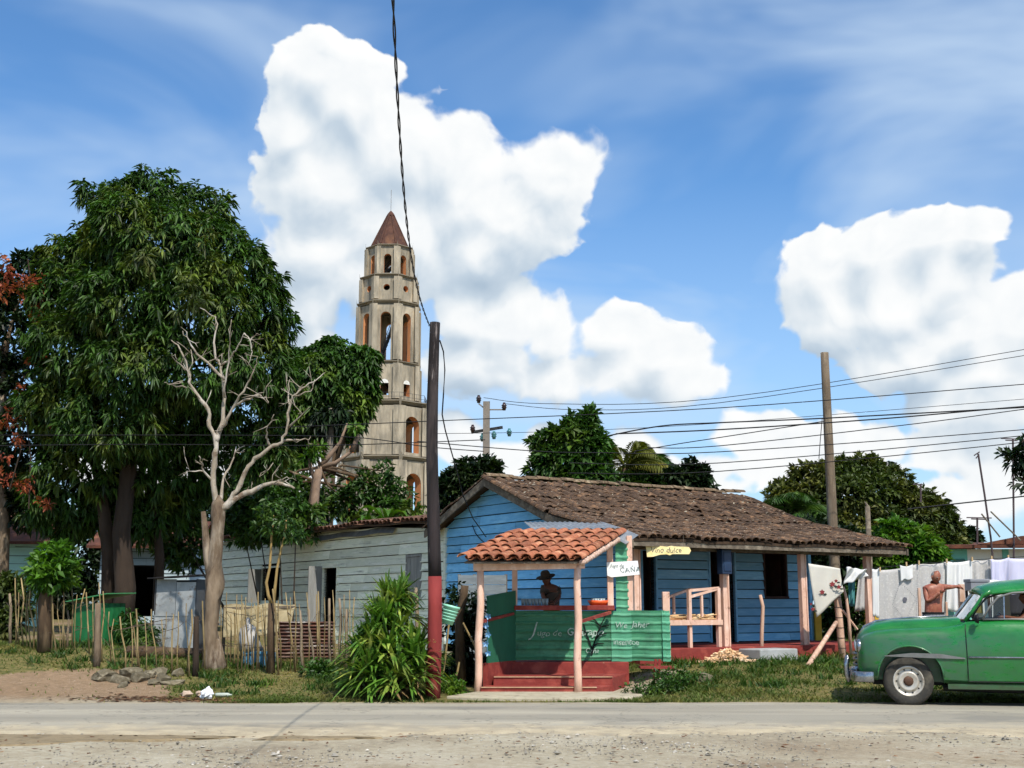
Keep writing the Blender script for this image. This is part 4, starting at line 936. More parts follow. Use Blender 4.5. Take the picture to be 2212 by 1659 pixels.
    capm = tile_mesh('ridge_tile', .115, .10, .40, mat('ridge_mortar', S(138, 118, 92), S(98, 80, 62), S(166, 148, 120), scale=5, rough=.95, bump=.8, objrand=.3))
    for i in range(23):
        a = A0 + i * .352; o = link('ridge_tile', capm, rf); o.matrix_local = Matrix.Translation((a, RB, RZ + sag(a, RB) + .03)) @ Matrix.Rotation(-math.pi / 2 + rnd.gauss(0, .03), 4, 'Z') @ Matrix.Rotation(rnd.gauss(0, .03), 4, 'X')
    # verge tiles along the gable rake
    for s0, s1 in ((KB, RB), (EB, KB)):
        nn = int((s1 - s0) / .36)
        for i in range(nn):
            b = s0 + i * .36; an = math.atan2(roof_z(b + .3) - roof_z(b), .3); o = link('verge_tile', tm[1], rf)
            o.matrix_local = Matrix.Translation((A0 - .03, b, roof_z(b) + .015)) @ Matrix.Rotation(an, 4, 'X') @ Matrix.Rotation(.05, 4, 'Y')
    # porch floor, posts
    MB().box(-.10, 7.4, -.30, WB - .03, .0, FZ).build('porch_floor', REDP, H, bevel=.015)
    MB().box(-.10, 7.62, -.308, -.302, .30, .40).build('base_stain', CONC, H) if False else None
    for a in (.05, 2.37, 4.64, 6.72):
        p = MB().box(a - .06, a + .06, -.055, .055, FZ, 2.56).build('porch_post', PEACH, H, bevel=.008)
        MB().box(a + .063, a + .095, -.07, .03, FZ, 2.55).build('post_plank', PEACH, p, bevel=.005)
    return H
HOUSE = build_house()
def build_house_extras():
    # electric meter box on the second post
    a = 2.37; t = thing('meter_box', 'dark blue meter box hung high on the second porch post', 'box', HW(a - .12, -.14, 2.1), TH)
    NAVY = mat('navy_box', S(34, 56, 84), S(26, 44, 70), scale=3, rough=.5, spec=.5)
    MB().box(-.13, .13, -.12, .05, 0, .50).build('body', NAVY, t, bevel=.012); MB().box(-.10, .10, -.135, -.121, .06, .44).build('lid', NAVY, t, bevel=.005)
    MB().box(-.06, .06, -.05, .05, .50, .66).build('conduit', mat('black_conduit', S(26, 28, 32), rough=.6), t)
    # yellow plank sign
    c = Vector(hplane_b(1446, 1189, -.52)); t = thing('plank_sign', 'ragged yellow plank sign with hand lettering under the porch eave', 'sign', HW(*c), R(12))
    YEL = mat('yellow_sign', S(242, 214, 138), S(248, 228, 168), S(236, 204, 118), scale=3, rough=.8)
    pts = [(-.46, -.13), (-.34, -.125), (-.2, -.085), (-.06, -.075), (.0, -.095), (.06, -.07), (.40, -.07), (.44, 0), (.40, .07), (.1, .078), (.04, .09), (-.05, .07), (-.2, .085), (-.48, .10)]
    MB().prism([(x, -.012, z) for x, z in pts], (0, .024, 0)).build('board', YEL, t)
    text_obj('lettering', 'Vino dulce', .15, mat('grey_ink', S(120, 116, 100), rough=.9), t, (-.40, -.0145, -.045), (R(90), 0, 0), .2, .0005, 'LEFT')
    for s in (-.3, .3): MB().tube([(s, 0, .06), (s, .02, .30)], .004, 4).build('hanger', GREYWOOD, t)
    # concrete step
    t = thing('concrete_step', 'grey concrete block step leaning against the red porch base', 'step', HW(3.05, -.31, gz(5.2, 25.0)), TH)
    MB().box(-.62, .42, -.62, -.003, -.05, .26).build('slab', mat('pale_grey_block', S(176, 178, 176), S(150, 152, 150), scale=3, rough=.95, bump=.4), t, bevel=.02)
    # cane-press stand on the porch edge
    t = thing('cane_stand', 'peach wooden stand with sloping handrail and cane stalks on its shelf', 'stand', HW(1.6, -.1, FZ), TH)
    def LP(u, v, b): q = hplane_b(u, v, b); return Vector((q[0] - 1.6, q[1] + .1, q[2] - FZ))
    for (u, v0, v1, b, w) in ((1488, 1275, 1402, -.15, .07), (1550, 1270, 1402, -.15, .08), (1515, 1283, 1332, -.15, .045), (1455, 1288, 1326, .5, .045)):
        p = LP(u, v0, b); q = LP(u, v1, b); q.z = 0.005 if v1 > 1390 else q.z; q.x = p.x; MB().bar(q, p, w).build('leg' if v1 > 1390 else 'baluster', PEACH, t)
    for (u0, v0, b0, u1, v1, b1) in ((1432, 1294, .5, 1490, 1273, .5), (1488, 1276, -.15, 1552, 1270, -.15), (1490, 1273, .5, 1545, 1272, .5), (1488, 1290, -.15, 1552, 1271, -.15)):
        MB().bar(LP(u0, v0, b0), LP(u1, v1, b1), .06, .05).build('rail', PEACH, t)
    p = LP(1436, 1343, -.1); q = LP(1553, 1343, -.1); MB().box(p.x, q.x, -.09, .62, p.z - .05, p.z).build('shelf', PEACH, t); MB().box(p.x + .02, q.x, -.12, -.093, p.z - .07, p.z + .03).build('apron', PEACH, t)
    rnd = random.Random(4); mb = MB(); st = []
    zz = t.location.z + p.z
    for i in range(46):
        x = rnd.uniform(p.x + .1, q.x - .1); l = rnd.uniform(.25, .6); y = rnd.uniform(0, .5); z = .02 + rnd.uniform(0, .10)
        mb.tube([(max(p.x, x - l / 2), y, p.z + z), (min(q.x, x + l / 2), y + rnd.uniform(-.06, .06), p.z + z + rnd.uniform(-.01, .03))], rnd.uniform(.010, .018), 5)
    m_ = Matrix.Translation(t.location) @ Matrix.Rotation(TH, 4, 'Z'); mb.v = [tuple(m_ @ Vector(v)) for v in mb.v]
    CANE = mat('cane_peelings', S(222, 192, 142), S(190, 150, 104), S(236, 214, 174), scale=6, rough=.8, island=.4)
    mb.alone('cane_stalks', CANE, 'short peeled cane stalks piled on the stand shelf', 'cane', kind='stuff')
    c = HW(1.75, -.72, 0); mb = MB()
    for i in range(620):
        r = abs(rnd.gauss(0, .24)); a = rnd.uniform(0, 6.3); x = c.x + r * math.cos(a) * 1.2; y = c.y + r * math.sin(a) * .5; z = gz(x, y) + max(.03, .26 * math.exp(-(r / .3) ** 2)) * rnd.uniform(.4, 1); d = rnd.uniform(0, 6.3); l = rnd.uniform(.04, .13)
        mb.tube([(x - l * math.cos(d), y - l * math.sin(d), z - .008), (x + l * math.cos(d), y + l * math.sin(d), z + rnd.uniform(-.01, .03))], rnd.uniform(.008, .016), 4)
    mb.alone('cane_trash', mat('cane_trash', S(238, 212, 172), S(220, 180, 136), S(246, 230, 204), scale=6, rough=.85, island=.3), 'heap of pale pressed cane scraps before the red porch base', 'cane scraps', kind='stuff')
    # cable drooping across the gable
    mb = MB(); pts = []
    for i in range(15):
        s = i / 14; b = 6.0 - 2.0 * s; pts.append(HW(-.05, b, 3.35 - .95 * s ** .6))
    mb.tube(pts, .011, 5); mb.alone('house_cable', mat('black_cable', S(24, 24, 26), rough=.6), 'black cable drooping down the blue gable boards', 'cable')
build_house_extras()
# ------------------------------------------------------------------ long white house joined to the gable
def build_white_house():
    H = thing('white_house', 'long weathered white board house running back from the blue gable', 'house', (OX, OY, 0), TH)
    B0, B1 = 7.40, 23.3; z0 = .35; ev = 3.50
    holes = [(8.60, 9.32, 1.62, 2.70), (13.62, 14.62, .5, 2.62), (17.85, 19.48, 1.52, 2.65)]
    wall_rows(H, WHITEWOOD, 0.0, 'b', (-1, 0, 0), B0, B1, z0, lambda b: ev + .012 * (b - B0), holes, .25, seed=9, split=4.5)
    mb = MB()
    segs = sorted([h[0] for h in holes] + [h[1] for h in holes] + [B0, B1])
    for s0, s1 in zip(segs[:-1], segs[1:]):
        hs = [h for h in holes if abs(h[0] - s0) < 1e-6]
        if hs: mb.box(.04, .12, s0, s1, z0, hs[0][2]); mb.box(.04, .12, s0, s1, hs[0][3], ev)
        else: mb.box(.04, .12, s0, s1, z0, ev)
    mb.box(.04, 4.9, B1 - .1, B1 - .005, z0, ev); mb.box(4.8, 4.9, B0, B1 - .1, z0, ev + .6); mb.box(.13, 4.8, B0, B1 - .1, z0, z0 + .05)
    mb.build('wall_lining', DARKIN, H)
    for i in range(13): # end wall boards
        lap_board('board', H, WHITEWOOD, (0, B1 + .01), (4.9, B1 + .01), (0, B1 + .01), (4.9, B1 + .01), (0, 1, 0), z0 + i * .25 + .016, z0 + (i + 1) * .25)
    GREYP = mat('grey_shutter', S(150, 150, 146), S(122, 122, 118), scale=3, stretch=(3, 3, .5), rough=.9, bump=.4)
    fr = MB().box(-.03, .1, 8.54, 8.60, 1.58, 2.76).box(-.03, .1, 9.32, 9.38, 1.58, 2.76).box(-.03, .1, 8.60, 9.32, 2.70, 2.76).build('window_frame', GREYP, H)
    for i in range(4): MB().box(-.012 - .004 * (i % 2), .02, 8.605 + i * .179, 8.605 + i * .179 + .174, 1.60, 2.69).build('shutter_plank', GREYP, fr)
    for (b0, b1, a, b) in ((13.62, 14.62, .5, 2.62), (17.85, 19.48, 1.52, 2.65)):
        f = MB().box(-.03, .12, b0 - .07, b0, a, b + .06).box(-.03, .12, b1, b1 + .07, a, b + .06).box(-.03, .12, b0, b1, b, b + .06).build('door_frame' if a < 1 else 'window_frame', WHITEWOOD, H)
        lf = MB(); lf.box(-.45, -.02, b1 + .0, b1 + .03, a + .02, b - .02); lf.build('shutter', GREYP, f)
    # low pitched roof of barrel tiles
    prof = [(-.35, ev + .02), (2.4, ev + .34), (5.2, ev + .02)]; mb = MB()
    wob = lambda b: .012 * (b - B0) + .06 * math.sin(b * .7) * .5 + .02 * math.sin(b * 2.3)
    for (a0, za), (a1, zb) in zip(prof[:-1], prof[1:]):
        mb.grid(lambda p, q: (a0 + (a1 - a0) * p, B0 - .1 + (B1 + .4 - B0) * q, za + (zb - za) * p + wob(B0 + (B1 - B0) * q)), 3, 30)
    rf = mb.build('roof', mat('roof_boards', S(84, 66, 50)), H, solid=.05)
    WT = mat('rusty_tile', S(116, 80, 62), S(84, 60, 48), S(138, 100, 78), scale=3, rough=.95, bump=.6, objrand=.3, island=.25, wear=S(84, 66, 52), wscale=3, wlo=.5, whi=.7)
    tm = tile_mesh('tile', .13, .11, .55, WT); rnd = random.Random(2); V = []; Fc = []
    n = int((B1 + .3 - B0) / .25); k0 = 0
    for r in range(6):
        for c in range(n):
            b = B0 - .02 + c * .25; t = r * .46 / 2.84; a = -.40 + 2.75 * t; z = ev + .055 + .32 * t + wob(b)
            M_ = Matrix.Translation((a, b + rnd.gauss(0, .015), z + rnd.uniform(0, .02))) @ Matrix.Rotation(-math.pi / 2, 4, 'Z') @ Matrix.Rotation(math.atan2(.32, 2.75) + rnd.gauss(0, .02), 4, 'X') @ Matrix.Rotation(rnd.gauss(0, .04), 4, 'Z')
            if r < 2: o = link('tile', tm, rf); o.matrix_local = M_
            else: k = len(V); V += [tuple(M_ @ v.co) for v in tm.vertices]; Fc += [tuple(i + k for i in f.vertices) for f in tm.polygons]
    me = bpy.data.meshes.new('roof_tiles'); me.from_pydata(V, [], Fc); me.materials.append(WT); o = link('roof_tiles', me, rf); o['kind'] = 'stuff'
    # strip of bent tin under the eave, corner board
    mb = MB(); mb.grid(lambda p, q: (-.05 - .03 * math.sin(9 * p) - .10 * q, 9.9 + 5.3 * p, ev - .02 - .16 * q + .03 * math.sin(13 * p) + wob(9.9 + 5 * p) * .6), 26, 2)
    mb.build('eave_flashing', GALV, H)
build_white_house()
# ------------------------------------------------------------------ juice kiosk
DV = Vector((.40, .916, 0)).normalized()
GREEN = mat('green_paint', S(66, 136, 98), S(54, 120, 86), S(80, 150, 112), scale=2, stretch=(1, 1, 3), rough=.6, spec=.35, bump=.15, wear=S(44, 86, 64), wscale=3, wlo=.52, whi=.74, objrand=.08)
GREEN_L = mat('light_green_paint', S(88, 160, 124), S(76, 146, 112), S(102, 170, 136), scale=2, rough=.6, spec=.35, bump=.1)
GREEN_D = mat('bottle_green_paint', S(44, 108, 80), S(36, 92, 68), scale=2, rough=.65, spec=.3, bump=.15)
def corrugated(name, parent, mtl, p0, p1, z0, z1, pitch=.148, amp=.02, lean=0.0, n=1, world=True):
    """sheet with horizontal ribs between ground points p0 and p1"""
    p0 = Vector((p0[0], p0[1], 0)); p1 = Vector((p1[0], p1[1], 0)); d = (p1 - p0); nrm = Vector((d.y, -d.x, 0)).normalized()
    rows = []; z = z0; k = 0
    steps = max(2, int((z1 - z0) / pitch * 8)); mb = MB()
    def fn(p, q):
        zz = z0 + (z1 - z0) * q; ph = (zz / pitch) % 1.0
        w = amp * (1 - abs(ph - .78) / .22 if ph > .56 else (0 if ph < .5 else 0)) if ph > .56 else 0.0
        if ph > .93: w = amp * max(0, (1 - ph) / .07) * .7
        q_ = p0 + d * p + nrm * (w + lean * (1 - q) + .004 * math.sin(p * 9 + zz * 3)); return (q_.x, q_.y, zz + .004 * math.sin(p * 7))
    mb.grid(fn, 10, steps); return mb.build(name, mtl, parent, world=world, solid=.004)
def build_kiosk():
    base = Vector((.6, 21.6, 0)); t = thing('juice_kiosk', 'green juice kiosk with clay tile lean-to roof and red steps', 'kiosk', base)
    cy = 22.3
    # steps and plinth
    MB().hexa([(-.53, 20.74, 0), (1.42, 20.74, 0), (1.75, 21.25, 0), (-.45, 21.25, 0), (-.53, 20.74, .13), (1.42, 20.74, .13), (1.75, 21.25, .13), (-.45, 21.25, .13)]).build('step', REDP, t, world=True, bevel=.012)
    MB().hexa([(-.32, 21.19, 0), (1.72, 21.19, 0), (2.05, 22.2, 0), (-.30, 22.2, 0), (-.32, 21.19, .275), (1.72, 21.19, .275), (2.05, 22.2, .275), (-.30, 22.2, .275)]).build('step', REDP, t, world=True, bevel=.012)
    MB().hexa([(-.42, 21.25, .0), (-.30, 22.13, .0), (.02, 22.18, 0), (.0, 23.6, .0), (-.42, 21.25, .47), (-.30, 22.13, .47), (.02, 22.18, .47), (.0, 23.6, .47)]) if False else None
    MB().box(.0, 2.10, 22.18, 23.7, 0, .475).build('plinth', REDP, t, world=True, bevel=.012)
    MB().hexa([(-.50, 21.22, 0), (-.42, 21.20, 0), (.06, 22.3, 0), (-.03, 22.33, 0), (-.50, 21.22, .50), (-.42, 21.20, .50), (.06, 22.3, .50), (-.03, 22.33, .50)]).build('plinth', REDP, t, world=True)
    TANP = mat('worn_step_edge', S(196, 168, 136), S(166, 128, 100), scale=6, rough=.9)
    MB().bar((-.52, 20.735, .128), (1.42, 20.735, .128), .03, .016).build('step_nosing', TANP, t, world=True); MB().bar((-.31, 21.185, .272), (1.72, 21.185, .272), .03, .016).build('step_nosing', TANP, t, world=True)
    MB().box(2.30, 2.92, 22.1, 22.4, .36, .40).build('kick_plank', REDP, t, world=True)
    for x in (2.55, 2.62): MB().bar((x, 22.3, .1), (x + .05, 22.3, .52), .05).build('prop', REDP, t, world=True)
    # counter front sheets
    corrugated('counter_sheet', t, GREEN, (.06, cy), (1.84, cy), .50, 1.38)
    corrugated('counter_sheet', t, GREEN_L, (1.80, cy - .012), (2.17, cy - .012), .48, 1.37)
    corrugated('counter_sheet', t, GREEN, (2.14, cy), (2.76, cy - .02), .49, 1.385, lean=-.02)
    corrugated('counter_sheet', t, GREEN_L, (2.72, cy - .03), (2.87, cy + .02), .48, 1.38, lean=.015)
    corrugated('pillar_sheet', t, GREEN_L, (1.90, cy + .02), (2.13, cy + .02), 1.37, 2.62)
    MB().hexa([(-.44, 21.28, .50), (-.41, 21.26, .50), (.07, 22.3, .50), (.03, 22.32, .50), (-.44, 21.28, 1.64), (-.41, 21.26, 1.64), (.07, 22.3, 1.74), (.03, 22.32, 1.74)]).build('wing_panel', GREEN_D, t, world=True)
    for i in range(5): MB().bar((-.445 + .005, 21.25, .62 + i * .25), (.05, 22.28, .63 + i * .26), .015, .02).build('wing_batten', GREEN_D, t, world=True)
    MB().box(.04, 1.86, cy - .10, cy + .42, 1.39, 1.475).build('counter_top', REDP, t, world=True, bevel=.01)
    # posts
    rnd = random.Random(2)
    def post(x, y, z0, z1, r, dx=0.0): 
        n = 7; pts = [(x + dx * i / n + .012 * math.sin(i * 1.7 + x), y + .01 * math.sin(i * 2.1), z0 + (z1 - z0) * i / n) for i in range(n + 1)]
        MB().tube(pts, [r * (1.08 - .12 * i / n) for i in range(n + 1)], 9, wob=.05).build('post', PEACH, t, smooth=True, world=True)
    post(-.58, 20.82, .0, 2.10, .062, .05); post(1.10, 20.70, .0, 2.15, .062, .02)
    for x, y, z0, z1, w in ((.05, 22.36, 1.48, 2.62, .10), (1.80, 22.36, 1.38, 2.72, .11), (2.16, 22.36, 1.38, 2.74, .10), (2.82, 22.42, .5, 1.72, .13)):
        MB().box(x - w / 2, x + w / 2, y - w / 2, y + w / 2, z0, z1).build('post', PEACH, t, world=True, bevel=.008)
    MB().bar((-.66, 20.82, 2.13), (1.24, 20.70, 2.17), .10, .15).build('eave_beam', PEACH, t, world=True, bevel=.01)
    MB().bar((-.50, 20.9, 2.20), (.55, 23.1, 2.72), .07, .09).build('rafter', PEACH, t, world=True)
    MB().bar((1.12, 20.9, 2.22), (2.13, 23.1, 2.74), .07, .09).build('rafter', PEACH, t, world=True)
    MB().bar((.34, 20.9, 2.2), (1.35, 23.1, 2.72), .05, .07).build('rafter', GREYWOOD, t, world=True)
    MB().bar((.0, 22.38, 2.58), (2.2, 22.38, 2.62), .08, .09).build('rear_beam', PEACH, t, world=True)
    for a, b in (((-.58, 20.82, 1.19), (.02, 22.2, 1.33)), ((1.13, 20.72, 1.20), (1.78, 22.2, 1.35))): MB().bar(a, b, .045, .05).build('handrail', REDP, t, world=True)
    # tiled lean-to roof
    e0 = Vector((-.82, 20.48, 2.23)); ex = Vector((1, 0, 0)); SL = 2.32; rise = .58; sv = (DV * SL + Vector((0, 0, rise)))
    W = 1.92; nc = 9; pit = W / nc; su = sv.normalized(); nrm = ex.cross(su).normalized(); xx = su.cross(nrm).normalized()
    MB().hexa([e0 + Vector((.02, .04, -.06)), e0 + ex * W + Vector((.0, .04, -.06)), e0 + ex * W + sv + Vector((0, 0, -.06)), e0 + sv + Vector((0, 0, -.06)), e0 + Vector((.02, .04, -.03)), e0 + ex * W + Vector((0, .04, -.03)), e0 + ex * W + sv + Vector((0, 0, -.03)), e0 + sv + Vector((0, 0, -.03))]).build('roof_boards', GREYWOOD, t, world=True)
    cov = tile_mesh('tile', .108, .086, .50, NEWTILE, .015, 8); chn = tile_mesh('channel_tile', .086, .105, .50, NEWTILE, .014, 6, up=False)
    MR = Matrix((xx, su, nrm)).transposed().to_4x4()
    nr = 6; ex_ = sv.length / nr
    for c in range(nc + 1):
        for r in range(nr):
            p = e0 + ex * (pit * c) + su * (ex_ * r - .03) + nrm * (.035 + rnd.uniform(0, .012)) + ex * rnd.gauss(0, .008) - base
            o = link('tile', cov, t); o.matrix_local = Matrix.Translation(p) @ MR @ Matrix.Rotation(-.045 + rnd.gauss(0, .012), 4, 'X') @ Matrix.Rotation(rnd.gauss(0, .02), 4, 'Z')
            if c < nc:
                p = e0 + ex * (pit * (c + .5)) + su * (ex_ * r - .02) + nrm * .06 - base
                o = link('channel_tile', chn, t); o.matrix_local = Matrix.Translation(p) @ MR @ Matrix.Rotation(-.045, 4, 'X')
    # pale lumpy mortar along the right rake
    mb = MB()
    for i in range(17):
        p = e0 + ex * (W + .07) + sv * (.02 + .80 * i / 16) + Vector((0, 0, -.05)); mb.ball(p, (.065, .08, .055), 8, 5, .12)
    mb.build('rake_mortar', mat('lime_mortar', S(222, 196, 178), S(190, 156, 136), S(236, 220, 206), scale=14, rough=.95, bump=.8), t, smooth=True, world=True)
    p = e0 + ex * (W + .02) + sv * .80; q = e0 + ex * (W + .05) + sv * 1.03
    MB().hexa([p + Vector((-.02, 0, .02)), p + Vector((.22, 0, -.12)), q + Vector((.26, 0, -.06)), q + Vector((-.02, 0, .06)), p + Vector((-.02, 0, .026)), p + Vector((.22, 0, -.114)), q + Vector((.26, 0, -.054)), q + Vector((-.02, 0, .066))]).build('flashing', GALV, t, world=True)
    # grey tin bridging to the gable
    a0 = Vector((.40, 22.62, 2.86)); a1 = Vector((2.05, 22.6, 2.90)); b0 = Vector((.25, 24.9, 3.16)); b1 = Vector((1.85, 24.5, 3.14)); mb = MB()
    mb.grid(lambda p, q: tuple(a0.lerp(a1, p).lerp(b0.lerp(b1, p), q) + Vector((0, 0, .010 * math.sin(p * 100)))), 90, 2); mb.build('tin_sheet', GALV, t, world=True, solid=.004)
    # lettering and cane drawing on the counter
    WI = mat('faded_white_paint', S(190, 204, 194), S(120, 158, 138), scale=14, rough=.9)
    loc = lambda x, z, y=cy - .030: Vector((x, y, z)) - base
    text_obj('lettering', 'J', .34, WI, t, loc(.34, .93), (R(90), 0, 0), .3, .001, bold=-.004); text_obj('lettering', 'ugo de', .165, WI, t, loc(.44, .93), (R(90), 0, 0), .3, .001, bold=-.002)
    text_obj('lettering', 'Guarapo', .19, WI, t, loc(.98, .94), (R(90), 0, 0), .25, .001, bold=.002)
    text_obj('lettering', 'Caña', .12, WI, t, loc(1.32, .63), (R(90), 0, 0), .25, .001)
    text_obj('lettering', 'We', .15, WI, t, loc(1.86, 1.075, cy - .043), (R(90), 0, 0), .2, .0005); text_obj('lettering', 'Jaher', .15, WI, t, loc(2.17, 1.085, cy - .033), (R(90), 0, 0), .2, .0005)
    text_obj('lettering', 'insentoe', .15, WI, t, loc(1.83, .775, cy - .043), (R(90), 0, 0), .05, .0005, space=.92)
    BK = mat('black_paint', S(20, 26, 24), rough=.8)
    for pts in ([(1.44, .60), (1.50, .85), (1.60, 1.1), (1.72, 1.33)], [(1.50, .85), (1.58, .95), (1.72, .98)], [(1.54, .98), (1.62, 1.10), (1.76, 1.12)], [(1.45, .70), (1.36, .92), (1.30, 1.15)], [(1.42, .8), (1.33, 1.0), (1.22, 1.06)], [(1.60, 1.1), (1.50, 1.22), (1.40, 1.24)], [(1.46, .74), (1.55, .80), (1.66, .80)]):
        MB().tube([(x, cy - .026, z) for x, z in pts], [.014, .012, .010, .006][:len(pts)], 5).build('cane_drawing', BK, t, world=True)
    return t
build_kiosk()
def build_kiosk_things():
    # white board sign
    t = thing('white_sign', 'white hand-lettered board nailed across the kiosk posts', 'sign', Vector((1.80, 22.27, 2.03)))
    WB_ = mat('white_board', S(246, 246, 242), S(236, 238, 236), scale=3, rough=.6)
    MB().prism([(-.06, -.03, -.02), (.02, -.03, -.05), (.53, -.03, .0), (.50, -.03, .25), (-.07, -.03, .22)], (0, .02, 0)).build('board', WB_, t)
    INK = mat('teal_ink', S(96, 116, 112), S(76, 96, 94), scale=6, rough=.9)
    text_obj('lettering', 'Jugo de', .085, INK, t, (-.01, -.032, .13), (R(90), 0, 0), .25, .001); text_obj('lettering', 'CAÑA', .125, INK, t, (.17, -.032, .03), (R(90), R(-4), 0), 0, .001, space=1.15)
    # orange tray and tumblers on the counter
    zt = 1.477; t = thing('orange_tray', 'orange plastic tray of tumblers at the end of the counter', 'tray', Vector((1.58, 22.38, zt)))
    ORG = mat('orange_plastic', S(236, 104, 46), S(224, 90, 36), scale=3, rough=.4, spec=.5)
    mb = MB(); mb.lathe([(.001, .0), (.15, 0), (.20, .09), (.205, .09), (.155, -.0 + .012), (.001, .012)], n=20); mb.v = [(x, y * .8, z) for x, y, z in mb.v]; mb.build('tub', ORG, t, smooth=True)
    GL = mat('frosted_tumbler', S(150, 164, 168), S(128, 144, 150), scale=4, rough=.3, spec=.6)
    for i in range(5):
        MB().lathe([(.0, .014), (.024, .014), (.030, .125), (.027, .125), (.0, .03)], (-.10 + .05 * i, .02 * (-1) ** i, 0), 10).build('tumbler', GL, t, smooth=True)
    m0 = None
    for i in range(8):
        mb = MB().lathe([(.0, 0), (.026, 0), (.034, .12), (.031, .12), (.024, .012), (.0, .012)], (0, 0, 0), 10)
        o = mb.build('drinking_glass', GL, None, smooth=True) if m0 is None else link('drinking_glass', m0.data); m0 = m0 or o
        o.location = (.20 + .062 * i, 22.40 + .015 * (i % 2), zt); tag(o, ('first', 'second', 'third', 'fourth', 'fifth', 'sixth', 'seventh', 'eighth')[i] + ' tumbler in the counter row, counted from the green wing panel', 'glass', 'row of tumblers on the counter')
    # blue plastic garland at the wing panel
    t = thing('blue_garland', 'string of blue plastic flowers hanging by the kiosk wing panel', 'garland', Vector((-.43, 21.12, .62)))
    BF = mat('sky_blue_plastic', S(110, 160, 200), S(80, 132, 180), scale=8, rough=.4, spec=.5); rnd = random.Random(6)
    MB().tube([(0, 0, 0), (.02, 0, .35), (0, 0, .72)], .006, 5).build('string', BF, t)
    for k in range(5):
        mb = MB(); c = Vector((.02 * (-1) ** k, 0, .05 + k * .155))
        for j in range(5):
            a = j * 1.257 + k; mb.add([c, c + Vector((math.cos(a) * .04, -.02, math.sin(a) * .04)), c + Vector((math.cos(a + .5) * .058, -.03, math.sin(a + .5) * .058)), c + Vector((math.cos(a + 1.0) * .04, -.02, math.sin(a + 1.0) * .04))], [(0, 1, 2, 3)])
        mb.build('flower', BF, t)
    # grey plank screen beside the wing
    p = at(1046, 1300, 24.3); t = thing('plank_screen', 'grey plank screen standing between the kiosk and the gable', 'screen', G(p.x, 24.3))
    zb = at(1046, 1310, 24.3).z - t.location.z; GP = mat('grey_paint_plank', S(140, 148, 150), S(112, 120, 124), scale=3, stretch=(1, 1, 4), rough=.85, bump=.4, objrand=.1)
    for i in range(9): MB().box(-.52, .44, -.015 + .004 * (i % 2), .015, .02 + i * .19, .02 + i * .19 + .183).build('plank', GP, t)
    for x in (-.5, -.2, .43): MB().box(x - .03, x + .03, .02, .07, 0, 1.74).build('post', GREYWOOD, t)
build_kiosk_things()
